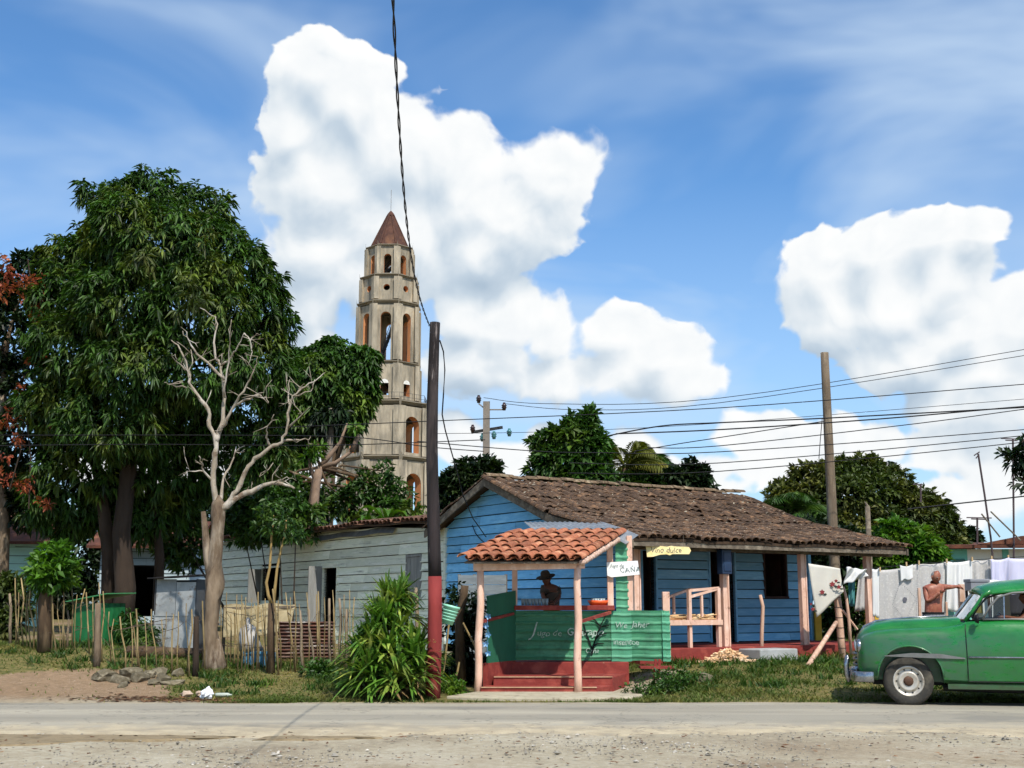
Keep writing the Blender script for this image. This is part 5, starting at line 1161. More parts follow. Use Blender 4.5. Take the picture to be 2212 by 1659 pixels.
# ------------------------------------------------------------------ the tower
def build_tower():
    Y = 130.0; ux = 836
    c = at(ux, 900, Y); T = thing('bell_tower', 'tall tiered octagonal lookout tower with arched openings and red pointed roof', 'tower', (c.x, Y, gz(c.x, Y)))
    PL = mat('aged_plaster', S(190, 176, 152), S(150, 140, 122), S(208, 192, 166), scale=.5, stretch=(1, 1, .35), rough=.95, bump=.3, bscale=2, wear=S(104, 98, 86), wscale=.7, wlo=.48, whi=.70, wstretch=(2, 2, .3), detail=8)
    CO = mat('cornice_stone', S(146, 136, 118), S(118, 110, 96), scale=.6, rough=.95, bump=.3, bscale=2)
    IN = mat('ochre_inside', S(212, 150, 102), S(190, 128, 84), scale=.5, rough=.95)
    RT = mat('red_roof_tile', S(98, 66, 52), S(72, 48, 40), S(120, 84, 62), scale=.8, stretch=(1, 1, .4), rough=.9, bump=.5, bscale=6)
    def Z(v): return at(ux, v, Y - .8).z - T.location.z
    def Wd(px): return px / FPX * Y * 1.0   # picture width to metres
    def octo(ap, z, rot=0.0):
        r = ap / math.cos(math.pi / 8); return [Vector((r * math.cos(math.pi / 8 + k * math.pi / 4 + rot), r * math.sin(math.pi / 8 + k * math.pi / 4 + rot), z)) for k in range(8)]
    def facet_basis(k):  # outward normal at angle k*45deg
        a = k * math.pi / 4; n = Vector((math.cos(a), math.sin(a), 0)); s = Vector((-math.sin(a), math.cos(a), 0)); return n, s
    def wall_tier(v0, v1, wpx, opens, pil=True, th=.55, rect=False):
        """octagonal tier between picture heights v0 (top) and v1 (foot); opens: facet -> (width share, foot share, head share, arched)"""
        z1, z0 = Z(v0), Z(v1); ap = Wd(wpx) / 2; fw = 2 * ap * math.tan(math.pi / 8); h = z1 - z0
        for k in range(8):
            n, s = facet_basis(k); o = opens.get(k)
            P = lambda x, z, d=0.0: n * (ap - d) + s * x + Vector((0, 0, z))
            mb = MB()
            if o is None:
                x = fw / 2; mb.hexa([P(-x, z0), P(x, z0), P(x * .86, z0, th), P(-x * .86, z0, th), P(-x, z1), P(x, z1), P(x * .86, z1, th), P(-x * .86, z1, th)])
                mb.build('wall', PL, T); continue
            w, f0, f1, arch = o; hw = fw * w / 2; za = z0 + h * f0; zb = z0 + h * f1; x = fw / 2
            # outline of the opening
            if arch == 'round': ring = [(hw * math.cos(a), (za + zb) / 2 + hw * math.sin(a)) for a in [2 * math.pi * i / 16 for i in range(16)]]
            elif arch: ring = [(hw, za)] + [(hw * math.cos(math.pi * i / 10), zb - hw + hw * math.sin(math.pi * i / 10)) for i in range(11)] + [(-hw, za)]
            else: ring = [(hw, za), (hw, zb), (-hw, zb), (-hw, za)]
            xi = x * .86
            if arch == 'round':
                zc = (za + zb) / 2; outer = []
                for (rx, rz) in ring:
                    dx, dz = rx, rz - zc; sc = 1e9
                    if abs(dx) > 1e-6: sc = min(sc, x / abs(dx))
                    if dz > 1e-6: sc = min(sc, (z1 - zc) / dz)
                    if dz < -1e-6: sc = min(sc, (z0 - zc) / dz)
                    outer.append((dx * sc, zc + dz * sc))
                m = len(ring)
                for (d, flip) in ((0, 0), (th, 1)):
                    vs = [P(*q, d) for q in outer] + [P(*q, d) for q in ring]; mb.add(vs, [(i, (i + 1) % m, m + (i + 1) % m, m + i) for i in range(m)])
                # fill corners
                for sx in (-1, 1):
                    for zz in (z0, z1):
                        near = sorted(outer, key=lambda q: (q[0] - sx * x) ** 2 + (q[1] - zz) ** 2)[:2]; mb.add([P(sx * x, zz), P(*near[0]), P(*near[1])], [(0, 1, 2)])
            else:
                for d in (0, th):
                    xo = x if d == 0 else xi
                    mb.add([P(-xo, z0, d), P(-hw, z0, d), P(-hw, z1, d), P(-xo, z1, d)], [(0, 1, 2, 3)]); mb.add([P(hw, z0, d), P(xo, z0, d), P(xo, z1, d), P(hw, z1, d)], [(0, 1, 2, 3)])
                    if za > z0 + .01: mb.add([P(-hw, z0, d), P(hw, z0, d), P(hw, za, d), P(-hw, za, d)], [(0, 1, 2, 3)])
                    top = ring[1:-1] if arch else ring[1:3]; m = len(top)
                    vs = [P(*q, d) for q in top] + [P(q[0], z1, d) for q in top]; mb.add(vs, [(i, i + 1, m + i + 1, m + i) for i in range(m - 1)])
            mb.build('wall', PL, T)
            rv = MB(); m = len(ring); rv.add([P(*q, .015) for q in ring] + [P(*q, th - .01) for q in ring], [(i, (i + 1) % m, m + (i + 1) % m, m + i) for i in range(m)]); rv.build('reveal', IN, T)
        if pil:
            for q in octo(ap, 0):
                d = q.normalized(); sd_ = Vector((-d.y, d.x, 0)); pw = fw * .20
                # folded pilaster that wraps the corner
                e = math.tan(math.pi / 8); l = q - sd_ * pw - d * pw * e; r = q + sd_ * pw - d * pw * e; out = .38
                MB().prism([(l + d * out - sd_ * out * e * 0).to_tuple()[:2] + (z0,), (q + d * out * 1.06).to_tuple()[:2] + (z0,), (r + d * out).to_tuple()[:2] + (z0,), (q - d * .35).to_tuple()[:2] + (z0,)], (0, 0, h - .02)).build('pilaster', PL, T)
    def cornice(v, wpx, hpx, over):
        z = Z(v); h = Wd(hpx); ap = Wd(wpx) / 2; mb = MB(); rings = [(ap - over * .75, z - h * .9), (ap - over * .45, z - h * .45), (ap - over * .45, z - h * .3), (ap, z), (ap, z + h * .35), (ap - over * .8, z + h * .5)]
        vs = []
        for a_, zz in rings: vs += octo(a_, zz)
        fs = []
        for i in range(len(rings) - 1):
            for k in range(8): fs.append((i * 8 + k, i * 8 + (k + 1) % 8, (i + 1) * 8 + (k + 1) % 8, (i + 1) * 8 + k))
        fs.append(tuple(range(len(vs) - 8, len(vs)))); fs.append(tuple(range(7, -1, -1))); mb.add(vs, fs); mb.build('cornice', CO, T)
        for q in octo(ap, z):
            d = q.normalized(); s_ = Vector((-d.y, d.x, 0)); w_ = ap * .15; MB().prism([q - s_ * w_ + d * .30 - d * w_ * .41, q + d * .46, q + s_ * w_ + d * .30 - d * w_ * .41, q - d * .5], (0, 0, h * .38)).prism([q - s_ * w_ * .8 + d * .14 - d * w_ * .41 - Vector((0, 0, h * .5)), q + d * .30 - Vector((0, 0, h * .5)), q + s_ * w_ * .8 + d * .14 - d * w_ * .41 - Vector((0, 0, h * .5)), q - d * .5 - Vector((0, 0, h * .5))], (0, 0, h * .48)).build('cornice_block', CO, T)
    ALL = {k: None for k in range(8)}
    front = (5, 6, 7); A = lambda ks, spec: {k: spec for k in ks}
    wall_tier(541, 601, 94, A(range(8), (.42, .06, .74, True)))
    wall_tier(608, 656, 114, {**A(range(8), (.30, .40, .66, 'round'))})
    wall_tier(667, 786, 124, A(range(8), (.44, .0, .86, True)))
    wall_tier(794, 869, 130, A(range(8), (.32, .10, .56, True)), th=.6)
    wall_tier(886, 990, 170, A((1, 3, 5, 7), (.56, .06, .80, True)), th=.9)
    wall_tier(1002, 1110, 184, A((1, 3, 5, 7), (.56, .0, .76, True)), th=1.0)
    # lowest storey down to the ground
    ap = Wd(194) / 2; mb = MB(); lo = octo(ap, 0); hi = octo(ap, Z(1118)); mb.add(lo + hi, [(k, (k + 1) % 8, 8 + (k + 1) % 8, 8 + k) for k in range(8)] + [tuple(range(8, 16))]); mb.build('wall', PL, T)
    cornice(538, 104, 4.5, .45); cornice(604, 126, 5, .5); cornice(661, 136, 5, .5); cornice(790, 138, 4, .4); cornice(877, 180, 6, .7); cornice(995, 198, 7, .7); cornice(1114, 206, 6, .7)
    # pointed octagonal roof with ridges and cap
    zb, zt = Z(537), Z(462); mb = MB(); lo = octo(Wd(84) / 2, zb); md = octo(Wd(80) / 2, zb + .25); hi = octo(Wd(15) / 2, zt)
    mb.add(lo + md + hi, [(k, (k + 1) % 8, 8 + (k + 1) % 8, 8 + k) for k in range(8)] + [(8 + k, 8 + (k + 1) % 8, 16 + (k + 1) % 8, 16 + k) for k in range(8)] + [tuple(range(16, 24))])
    rf = mb.build('roof', RT, T)
    for a_, b_ in zip(md, hi): MB().bar(a_ + a_.normalized() * .03, b_, .16, .14).build('roof_rib', RT, rf)
    MB().lathe([(Wd(19) / 2, zt), (Wd(17) / 2, zt + .15), (Wd(12) / 2, zt + .35), (.08, Z(451)), (.0, Z(450.5))], n=8).build('roof_cap', RT, rf)
    MB().tube([(0, 0, Z(452)), (0, 0, Z(405))], .035, 5).build('lightning_rod', mat('grey_rod', S(150, 150, 150), rough=.5), T)
    # floors and iron stairs seen through the arches
    for v, w in ((603, 90), (661, 112), (790, 118), (877, 126), (995, 160), (1114, 176)):
        q = octo(Wd(w) / 2 - .35, Z(v)); MB().prism([p.to_tuple() for p in q], (0, 0, -.25)).build('floor_slab', CO, T)
    IRON = mat('dark_iron', S(52, 54, 60), rough=.6)
    for (v0, v1, s) in ((784, 668, 1), (868, 796, -1), (988, 888, 1), (600, 556, 1)):
        z0, z1 = Z(v0), Z(v1); mb = MB(); n = 14; x0, x1 = -1.0 * s, 1.1 * s
        for yy in (-.45, .45):
            mb.bar((x0, yy, z0), (x1, yy, z1), .10, .16); mb.bar((x0, yy, z0 + .9), (x1, yy, z1 + .9), .05, .05)
            for i in range(0, n, 2): mb.bar((x0 + (x1 - x0) * i / n, yy, z0 + (z1 - z0) * i / n), (x0 + (x1 - x0) * i / n, yy, z0 + (z1 - z0) * i / n + .9), .035)
        for i in range(n): q = i / n; mb.box(x0 + (x1 - x0) * q - .16, x0 + (x1 - x0) * q + .16, -.45, .45, z0 + (z1 - z0) * q, z0 + (z1 - z0) * q + .05)
        mb.build('iron_stair', IRON, T)
    # terrace railing above the wide storey, white lintels of the small windows
    mb = MB(); zr = Z(876); q = octo(Wd(168) / 2, zr)
    for k in range(8):
        a_, b_ = q[k], q[(k + 1) % 8]
        for hh in (.45, .9): mb.bar(a_ + Vector((0, 0, hh)), b_ + Vector((0, 0, hh)), .03)
        for i in range(6): p = a_.lerp(b_, i / 6); mb.bar(p, p + Vector((0, 0, .9)), .03)
    mb.build('terrace_railing', IRON, T)
    WL = mat('white_lintel', S(236, 234, 226), rough=.8)
    ap = Wd(130) / 2; fw = 2 * ap * math.tan(math.pi / 8); z0, z1 = Z(869), Z(794); h = z1 - z0
    for k in range(8):
        n, s = facet_basis(k); hw = fw * .17; zz = z0 + h * .56
        ring = [(hw * .97 * math.cos(math.pi * i / 8), zz - hw + hw * .97 * math.sin(math.pi * i / 8)) for i in range(9)]
        MB().prism([(n * (ap + .01) + s * x + Vector((0, 0, z))) for x, z in ring], tuple(n * -.10)).build('lintel', WL, T)
build_tower()
# ------------------------------------------------------------------ poles and wires
BLACK = mat('black_cable', S(24, 24, 26), rough=.6)
def build_poles():
    p = on_ground(935, 1507); Y = p.y
    t = thing('utility_pole', 'tall dark weathered pole painted red at its foot beside the kiosk', 'pole', p)
    red = mat('red_pole_paint', S(140, 54, 50), S(122, 44, 42), S(154, 70, 62), scale=3, stretch=(1, 1, .3), rough=.8, bump=.4)
    tar = mat('tarred_wood', S(54, 46, 46), S(32, 28, 28), S(84, 74, 72), scale=4, stretch=(1, 1, .12), rough=.9, bump=.6, bscale=14, wear=S(140, 130, 126), wscale=6, wlo=.60, whi=.70, wstretch=(1, 1, .15))
    zr = at(940, 1245, Y).z; zt = at(938, 697, Y).z; x0, x1 = p.x, at(938, 697, Y).x
    X = lambda z: x0 + (x1 - x0) * (z - p.z) / (zt - p.z) + .03 * math.sin((z - p.z) * 1.1)
    n = 12
    MB().tube([(X(z), Y, z) for z in [p.z - .1 + (zr - p.z + .1) * i / 4 for i in range(5)]], [.122, .12, .118, .114, .112], 14).build('painted_foot', red, t, smooth=True, world=True)
    MB().tube([(X(z), Y, z) for z in [zr + (zt - zr) * i / n for i in range(n + 1)]], [.110 - .024 * i / n for i in range(n + 1)], 14, wob=.03).build('shaft', tar, t, smooth=True, world=True)
    # twisted service cable swinging from the pole top over the viewer's head
    a = Vector((X(zt - .05) - .09, Y, zt - .06)); b = at(838, -260, 7.0)
    for i, lab in enumerate(('black twisted cable strand swinging up from the dark pole top', 'second strand twisted round the black cable from the pole')):
        pts = []
        for k in range(200):
            s = k / 199; c = a.lerp(b, s) + Vector((-.10 * math.sin(math.pi * s), 0, -.45 * math.sin(math.pi * s))); w = s * 80 + i * math.pi
            pts.append(c + Vector((math.cos(w), 0, math.sin(w))) * .008)
        MB().tube(pts, .0068, 5).alone('overhead_cable', BLACK, lab, 'cable')
    pts = [(950,735,0),(958,760,0),(961,800,0),(958,850,-.1),(955,895,.2),(962,930,1.0),(972,965,1.8),(985,1010,3),(1000,1070,4.5),(1022,1120,6),(1050,1160,6.7)]
    MB().tube([at(u, v, Y + d) for u, v, d in pts], .012, 5).alone('service_wire', BLACK, 'thin black wire dropping from the dark pole to the blue gable', 'wire')
    # second wooden pole behind the roof
    Y = 31.0; b = G(at(1806, 1290, Y).x, Y); tp = at(1781, 762, Y); t = thing('wooden_pole', 'bare brown wooden pole rising behind the tiled roof', 'pole', b)
    MB().tube([b.lerp(tp, i / 8) for i in range(9)], [.15 - .045 * i / 8 for i in range(9)], 12, wob=.02).build('shaft', mat('brown_pole', S(132, 116, 96), S(104, 90, 74), S(152, 138, 116), scale=4, stretch=(1, 1, .15), rough=.9, bump=.5), t, smooth=True, world=True)
    q = at(1776, 905, Y); MB().tube([q, at(1772, 950, Y), at(1769, 990, Y)], .01, 4).build('down_wire', BLACK, t, world=True)
    Y = 29.5; b = G(at(1880, 1290, Y).x, Y); tp = at(1874, 1094, Y); t = thing('short_pole', 'short grey weathered post with a split top behind the roof corner', 'pole', b)
    MB().tube([b, b.lerp(tp, .5), tp], [.08, .07, .06], 8, wob=.05).build('shaft', GREYWOOD, t, smooth=True, world=True); MB().tube([tp, tp + Vector((-.06, 0, .12))], [.04, .015], 6).build('splinter', GREYWOOD, t, world=True)
    # distant concrete pole with cross-arms
    Y = 60; b = G(at(1049, 1280, Y).x, Y); tp = at(1051, 868, Y); t = thing('power_pole', 'pale concrete power pole with cross-arm and insulators behind the gable', 'pole', b); pc = mat('pole_concrete', S(140, 130, 118), S(116, 108, 98), scale=2, rough=.9)
    MB().bar(b, tp, .34, .34).build('shaft', pc, t, world=True)
    ins = mat('brown_insulator', S(58, 36, 34), S(42, 28, 28), rough=.3, spec=.6); grn = mat('glass_insulator', S(84, 132, 132), S(60, 108, 110), rough=.25, spec=.6)
    MB().bar(at(1018, 934, Y), at(1086, 923, Y), .10, .14).build('cross_arm', mat('dark_arm', S(46, 48, 48), rough=.8), t, world=True)
    for u, v in ((1034, 868), (1090, 881)): MB().bar(at(1050, 885, Y), at(u, v + 4, Y), .06).build('bracket', pc, t, world=True)
    for u, v, m_ in ((1034, 862, ins), (1089, 878, ins), (1021, 926, ins), (1042, 945, grn), (1067, 940, grn), (1100, 934, grn)):
        c = at(u, v, Y); MB().lathe([(.0, -.2), (.08, -.2), (.1, -.1), (.14, -.06), (.1, 0), (.15, .04), (.09, .1), (.06, .2), (.0, .2)], c, 9).build('insulator', m_, t, smooth=True, world=True)
    W = [([(1045,859),(1180,872),(1555,860),(2212,755),(2400,720)],'topmost thin wire from the concrete pole insulators'),([(1090,872),(1250,885),(1555,870),(2212,768),(2400,735)],'thin wire just under the topmost one'),
         ([(560,925),(922,910),(1555,881),(2212,830),(2400,815)],'wire crossing under the cross-arm up to the wooden pole'),([(922,937),(1200,932),(1555,914),(2212,862),(2400,845)],'wire level with the concrete cross-arm'),
         ([(1310,942),(1430,920),(1555,913),(1790,903),(2212,880),(2400,870)],'thick sagging cable passing the wooden pole'),([(1330,937),(1555,928),(1900,905),(2212,878),(2400,868)],'cable running close under the thick one'),
         ([(1370,975),(1470,958),(1555,945),(1780,910)],'short cable ending at the wooden pole'),([(1400,967),(1555,963),(1980,915),(2212,884),(2400,860)],'thin wire crossing the white cloud bank'),
         ([(900,953),(1150,974),(1300,978),(1555,976),(2212,928),(2400,905)],'low wire passing the tall tree crown'),([(1230,1000),(1555,1000),(2212,941),(2400,915)],'wire just above the domed tree'),
         ([(1230,1022),(1555,1018),(2212,955),(2400,925)],'lowest of the parallel wires over the ridge'),([(1960,1100),(2030,1092),(2212,1072),(2400,1050)],'black cable behind the leaning mast'),
         ([(-200,935),(0,940),(400,940),(750,944),(922,965),(1045,975)],'long wire crossing before the mango tree'),([(-200,965),(300,960),(700,962),(1048,950)],'faint second wire before the mango tree')]
    for i, (pts, lab) in enumerate(W):
        Y = 29 if i not in (0, 1, 3) else 50
        if i in (12, 13): Y = 29
        P = [at(u, v, Y + (0 if i not in (0, 1) else (60 - Y) * max(0, 1 - (u - 1045) / 500))) for u, v in pts]
        # smooth the span
        Q = []
        for k in range(len(P) - 1):
            p0 = P[max(0, k - 1)]; p1 = P[k]; p2 = P[k + 1]; p3 = P[min(len(P) - 1, k + 2)]
            for j in range(6):
                s = j / 6; Q.append(.5 * ((2 * p1) + (p2 - p0) * s + (2 * p0 - 5 * p1 + 4 * p2 - p3) * s * s + (3 * p1 - p0 - 3 * p2 + p3) * s ** 3))
        Q.append(P[-1]); r = .016 if i in (4, 5, 11) else (.011 if i not in (0, 1) else .014)
        MB().tube(Q, r, 4).alone('power_line', BLACK, lab, 'wire', 'overhead wires')
build_poles()
# ------------------------------------------------------------------ stake fence and yard
STAKE = mat('stake_wood', S(158, 138, 92), S(124, 106, 72), S(180, 160, 116), scale=5, stretch=(1, 1, .3), rough=.9, bump=.5, objrand=.25)
STAKE_G = mat('grey_stake', S(150, 132, 108), S(112, 98, 80), scale=5, stretch=(1, 1, .3), rough=.95, bump=.6, objrand=.2)
def z1(x, y): return (x / 3.84, 1123.3 + y / 3.84)
def z2(x, y): return (460.8 + x / 3.84, 1123.3 + y / 3.84)
def build_fence():
    S1 = [(5,560,30,1000,9),(80,610,90,1040,24),(125,480,135,1045,12),(175,480,200,1050,13),(255,530,280,1075,14),(430,540,475,1105,13),(425,640,430,1100,10),(525,540,520,1095,13),(595,560,605,1060,12),
          (705,570,655,1050,12),(715,600,745,1105,13),(855,590,850,1180,12),(820,520,832,1050,10),(995,800,1045,1250,14),(1130,740,1165,1250,16),(1255,740,1305,1230,12),(1440,780,1430,1280,14),(1505,700,1525,1080,12),(1590,740,1575,1300,15),(1680,670,1700,1280,16),
          (560,750,560,1060,20),(30,620,28,1010,8),(340,560,345,1080,8),(1380,760,1376,1200,8),(50,560,55,1030,10),(155,600,160,1050,9),(225,620,230,1065,10),(310,600,312,1085,11),(480,640,500,1100,9),(640,620,620,1080,9),(770,640,765,1150,10),(905,760,920,1200,10),(945,820,960,1215,9),(1080,770,1095,1245,10),(1200,800,1215,1250,9),(1340,820,1350,1270,10),(1480,760,1470,1290,9),(1545,690,1550,1280,9)]
    S2 = [(110,600,110,1240,9),(195,620,200,1260,10),(235,620,230,1275,12),(270,640,290,1240,11),(380,720,380,1240,11),(492,570,545,1285,17),(600,600,680,1260,11),(670,590,700,1210,10),(720,750,750,1270,22),(775,600,790,1250,10),(795,740,835,1270,20),(870,590,895,1260,16),
          (990,580,1010,1240,9),(962,650,975,1240,24),(1045,650,1065,1230,26),(1130,580,1130,1240,9),(175,750,172,1210,16),(145,780,140,1200,12),(1110,740,1100,1235,30),(320,650,322,1250,8),(430,650,450,1250,9),(540,640,560,1240,12),(1680,560,1690,1290,36),(1000,730,1008,1250,14),(60,640,62,1240,9),(340,690,335,1250,10),(410,700,420,1250,9),(640,640,640,1260,9),(920,640,915,1250,10),(1085,620,1090,1240,10),(1170,640,1165,1240,11)]
    F1 = thing('stake_fence', 'rickety fence of crooked sticks along the far edge of the dirt patch', 'fence', on_ground(*z1(600, 1100)))
    F2 = thing('stake_fence', 'fence of close-set sticks between the dead tree and the sword leaves', 'fence', on_ground(*z2(600, 1250)))
    rnd = random.Random(17)
    for L, zz, T in ((S1, z1, F1), (S2, z2, F2)):
        bases = []
        for (xt, yt, xb, yb, w) in L:
            p = on_ground(*zz(xb, yb)); top = at(*zz(xt, yt), p.y + rnd.uniform(-.05, .05)); r = w / 3.84 / FPX * p.y / 2
            m1 = p.lerp(top, .35) + Vector((rnd.gauss(0, .018), rnd.gauss(0, .02), 0)); m2 = p.lerp(top, .7) + Vector((rnd.gauss(0, .018), rnd.gauss(0, .02), 0))
            MB().tube([p - Vector((0, 0, .08)), m1, m2, top], [r * 1.1, r, r * .95, r * .75], 7, wob=.08).build('stake', STAKE if w < 18 else STAKE_G, T, smooth=True, world=True); bases.append((p, top))
        for _ in range(14):
            a, b_ = rnd.sample(bases, 2)
            if abs(a[0].x - b_[0].x) > 1.2: continue
            s_ = rnd.uniform(.3, .7); p = a[0].lerp(b_[0], s_); top = a[1].lerp(b_[1], s_) + Vector((rnd.gauss(0, .08), 0, rnd.uniform(-.35, .1))); r = rnd.uniform(.010, .018); p.z = gz(p.x, p.y) - .05
            MB().tube([p, p.lerp(top, .5) + Vector((rnd.gauss(0, .02), rnd.gauss(0, .02), 0)), top], [r, r * .95, r * .7], 6, wob=.1).build('stake', STAKE, T, smooth=True, world=True)
        bases.sort(key=lambda q: q[0].x)
        for hgt in (.35, .75):
            pts = [b[0].lerp(b[1], hgt) + Vector((0, -.03, 0)) for b in bases]; MB().tube(pts, .005, 4).build('fence_wire', mat('rusty_wire', S(92, 78, 66), rough=.8), T, world=True)
    for (x, y0, y1, w, lab) in ((805,690,1215,56,'thick barkless fence post in front of the green shed'),(1622,800,1295,52,'dark stout fence post next to the dead tree')):
        p = on_ground(*z1(x, y1)); top = at(*z1(x + 8, y0), p.y); r = w / 3.84 / FPX * p.y / 2
        t = thing('fence_post', lab, 'post', p, group='stout fence posts'); MB().tube([p - Vector((0, 0, .1)), p.lerp(top, .3), p.lerp(top, .7), top], [r * 1.05, r, r * .92, r * .8], 10, wob=.08).build('shaft', BARK_PALE if x < 1000 else BARK_DARK, t, smooth=True, world=True)
    # living sapling grown from a fence post
    p = on_ground(*z2(482, 1275)); t = thing('sapling', 'slender sapling with two bare stems growing from the stick fence', 'tree', p)
    Q = lambda x, y, d=0: at(*z2(x, y), p.y + d)
    MB().tube([p - Vector((0, 0, .1)), Q(478, 950), Q(480, 690)], [.075, .07, .06], 9, wob=.08).build('trunk', BARK, t, smooth=True, world=True)
    sm = mat('young_stem', S(166, 140, 88), S(138, 114, 70), scale=6, rough=.8)
    MB().tube([Q(482, 695), Q(455, 620), Q(440, 520), Q(468, 400), Q(478, 260), Q(482, 150), Q(495, 40), Q(500, -40)], [.035, .03, .028, .025, .022, .02, .016, .012], 7).build('stem', sm, t, smooth=True, world=True)
    MB().tube([Q(505, 690), Q(512, 560), Q(530, 400), Q(560, 250), Q(598, 110), Q(605, 0)], [.032, .028, .025, .022, .018, .012], 7).build('stem', sm, t, smooth=True, world=True)
    crown('crown', px_blobs([(580,1120,22,20,0),(615,1125,26,20,0),(600,1095,30,22,.2),(560,1140,14,10,0),(632,1150,14,10,0)], p.y), 90, 8, .12, .05, LEAF_MID, t, 'broad', (.1, 1), 61, t.location)
    # bits of stump and sticks near the vine shrub
    mb = MB(); b = G(at(998, 1300, 22.0).x, 22.0); mb.tube([b, at(992, 1330, 22), at(1002, 1290, 22), at(1004, 1265, 22)], [.10, .085, .075, .065], 9, wob=.12); mb.alone('tree_stump', BARK, 'brown crooked tree stump rising behind the mint bucket', 'stump', smooth=True)
    for i, (a, b_, lab) in enumerate(((((950,1500),(970,1345)),None,'thin stick propped behind the red-based pole'),(((1000,1345),(1040,1430)),None,'slanting stick leaning in the vine shrub'),(((980,1475),(992,1430)),None,'dry twig stuck up at the shrub foot'),(((966,1500),(985,1455)),None,'short dry cane among the weeds by the pole'))):
        (u0, v0), (u1, v1) = a; y = 21.0 + .1 * i; MB().tube([at(u0, v0, y), at((u0 + u1) / 2 + 2, (v0 + v1) / 2, y), at(u1, v1, y)], .017, 6, wob=.08).alone('stick', STAKE, lab, 'stick', 'sticks by the kiosk')
build_fence()
def build_yard():
    MINT = mat('mint_plastic', S(160, 226, 196), S(146, 214, 184), scale=3, rough=.4, spec=.5)
    p = at(966, 1328, 20.3); t = thing('bucket', 'mint green plastic bucket hung askew beside the red-based pole', 'bucket', p - Vector((0, 0, .15))); t.rotation_euler = (0, R(14), 0)
    MB().lathe([(.0, 0), (.095, 0), (.13, .27), (.145, .275), (.145, .31), (.128, .31), (.125, .27), (.09, .012), (.0, .012)], n=20).build('tub', MINT, t, smooth=True)
    for i in range(4): MB().lathe([(.104 + .009 * i, .06 + .05 * i), (.112 + .009 * i, .07 + .05 * i), (.106 + .009 * i, .08 + .05 * i)], n=20).build('rib', MINT, t, smooth=True)
    MB().tube([(-.14, 0, .29), (-.2, 0, .38), (-.24, 0, .46)], .005, 4).build('handle', BLACK, t)
    # green shed
    p = on_ground(215, 1395); Y = p.y + .9; b = G(at(217, 1300, Y).x, Y); t = thing('green_shed', 'small bright green plank shed with tilted roof behind the stakes', 'shed', b, R(-18))
    GS = mat('shed_green', S(34, 120, 66), S(26, 100, 54), S(42, 132, 76), scale=2, stretch=(2, 2, .5), rough=.6, spec=.35, objrand=.1); h = at(217, 1303, Y).z - b.z
    for i in range(4): MB().box(-.36 + i * .18, -.36 + i * .18 + .174, -.35, -.33, 0, h).build('plank', GS, t)
    for i in range(4): MB().box(.345, .365, -.35 + i * .175, -.35 + i * .175 + .17, 0, h).build('plank', GS, t)
    MB().box(-.36, -.34, -.33, .35, 0, h).box(-.34, .34, .33, .35, 0, h).build('wall', GS, t)
    MB().hexa([(-.48, -.5, h + .02), (.5, -.5, h + .18), (.5, .5, h + .20), (-.48, .5, h + .04), (-.48, -.5, h + .04), (.5, -.5, h + .20), (.5, .5, h + .22), (-.48, .5, h + .06)]).build('roof', mat('light_green_sheet', S(78, 150, 96), S(60, 128, 80), scale=3, rough=.6), t)
    # metal shack
    Y = 25.4; b = G(at(395, 1380, Y).x, Y); t = thing('metal_shack', 'patched grey metal shack with a lean roof beside the dead tree', 'shed', b, R(-8)); h = at(395, 1252, Y).z - b.z
    GM = mat('dull_tin', S(186, 188, 186), S(156, 160, 160), S(200, 200, 194), scale=2, rough=.6, metal=.35, spec=.4, wear=S(110, 92, 74), wlo=.56, whi=.7, objrand=.15)
    MB().box(-.44, .42, -.45, -.43, 0, h * .52).build('tin_panel', GM, t); MB().box(-.42, .0, -.465, -.452, h * .50, h).build('tin_panel', GM, t); MB().box(.01, .42, -.465, -.452, h * .5, h * .96).build('tin_panel', GM, t)
    MB().box(.42, .44, -.45, .5, 0, h).box(-.46, -.44, -.45, .5, 0, h).box(-.44, .42, .48, .5, 0, h).build('wall', mat('dark_tin', S(84, 86, 88), rough=.7), t)
    MB().hexa([(-.55, -.65, h), (.55, -.65, h + .06), (.55, .6, h + .1), (-.55, .6, h + .04), (-.55, -.65, h + .03), (.55, -.65, h + .09), (.55, .6, h + .13), (-.55, .6, h + .07)]).build('roof', mat('black_felt', S(40, 38, 38), rough=.95), t)
    # tan sheet, trough, sack, rusty panel, log
    Y = 25.2; mb = MB(); TAN = mat('tan_canvas', S(164, 150, 116), S(138, 124, 92), S(182, 168, 134), scale=2, rough=.9, bump=.4)
    cs = [at(482, 1325, Y), at(500, 1305, Y + .5), at(635, 1303, Y + .5), at(640, 1345, Y - .1), at(590, 1372, Y - .2), at(482, 1372, Y - .2)]
    A, B, C, D = at(484, 1308, Y + .5), at(638, 1304, Y + .5), at(625, 1366, Y - .2), at(482, 1374, Y - .2)
    mb.grid(lambda p, q: tuple(A.lerp(B, p).lerp(D.lerp(C, p), q) + Vector((0, .05 * math.sin(p * 9), .03 * math.sin(p * 12 + q * 4)))), 20, 8); mb.alone('canvas_sheet', TAN, 'tan canvas sheet spread over a low frame behind the sticks', 'sheet', solid=.01, smooth=True)
    mb = MB()
    for u in (486, 560, 630): q = at(u, 1310, Y + .45); mb.bar(G(q.x, q.y, -.05), Vector((q.x, q.y, q.z - .02)), .06)
    mb.bar(at(484, 1309, Y + .45) - Vector((0, 0, .05)), at(638, 1306, Y + .45) - Vector((0, 0, .05)), .05); mb.alone('wooden_trestle', GREYWOOD, 'rough wooden trestle propping the tan canvas sheet', 'trestle')
    p = on_ground(548, 1446); c = Vector((p.x, p.y + .5, gz(p.x, p.y + .5))); t = thing('blue_trough', 'faded blue trough on the ground behind the sticks', 'trough', c)
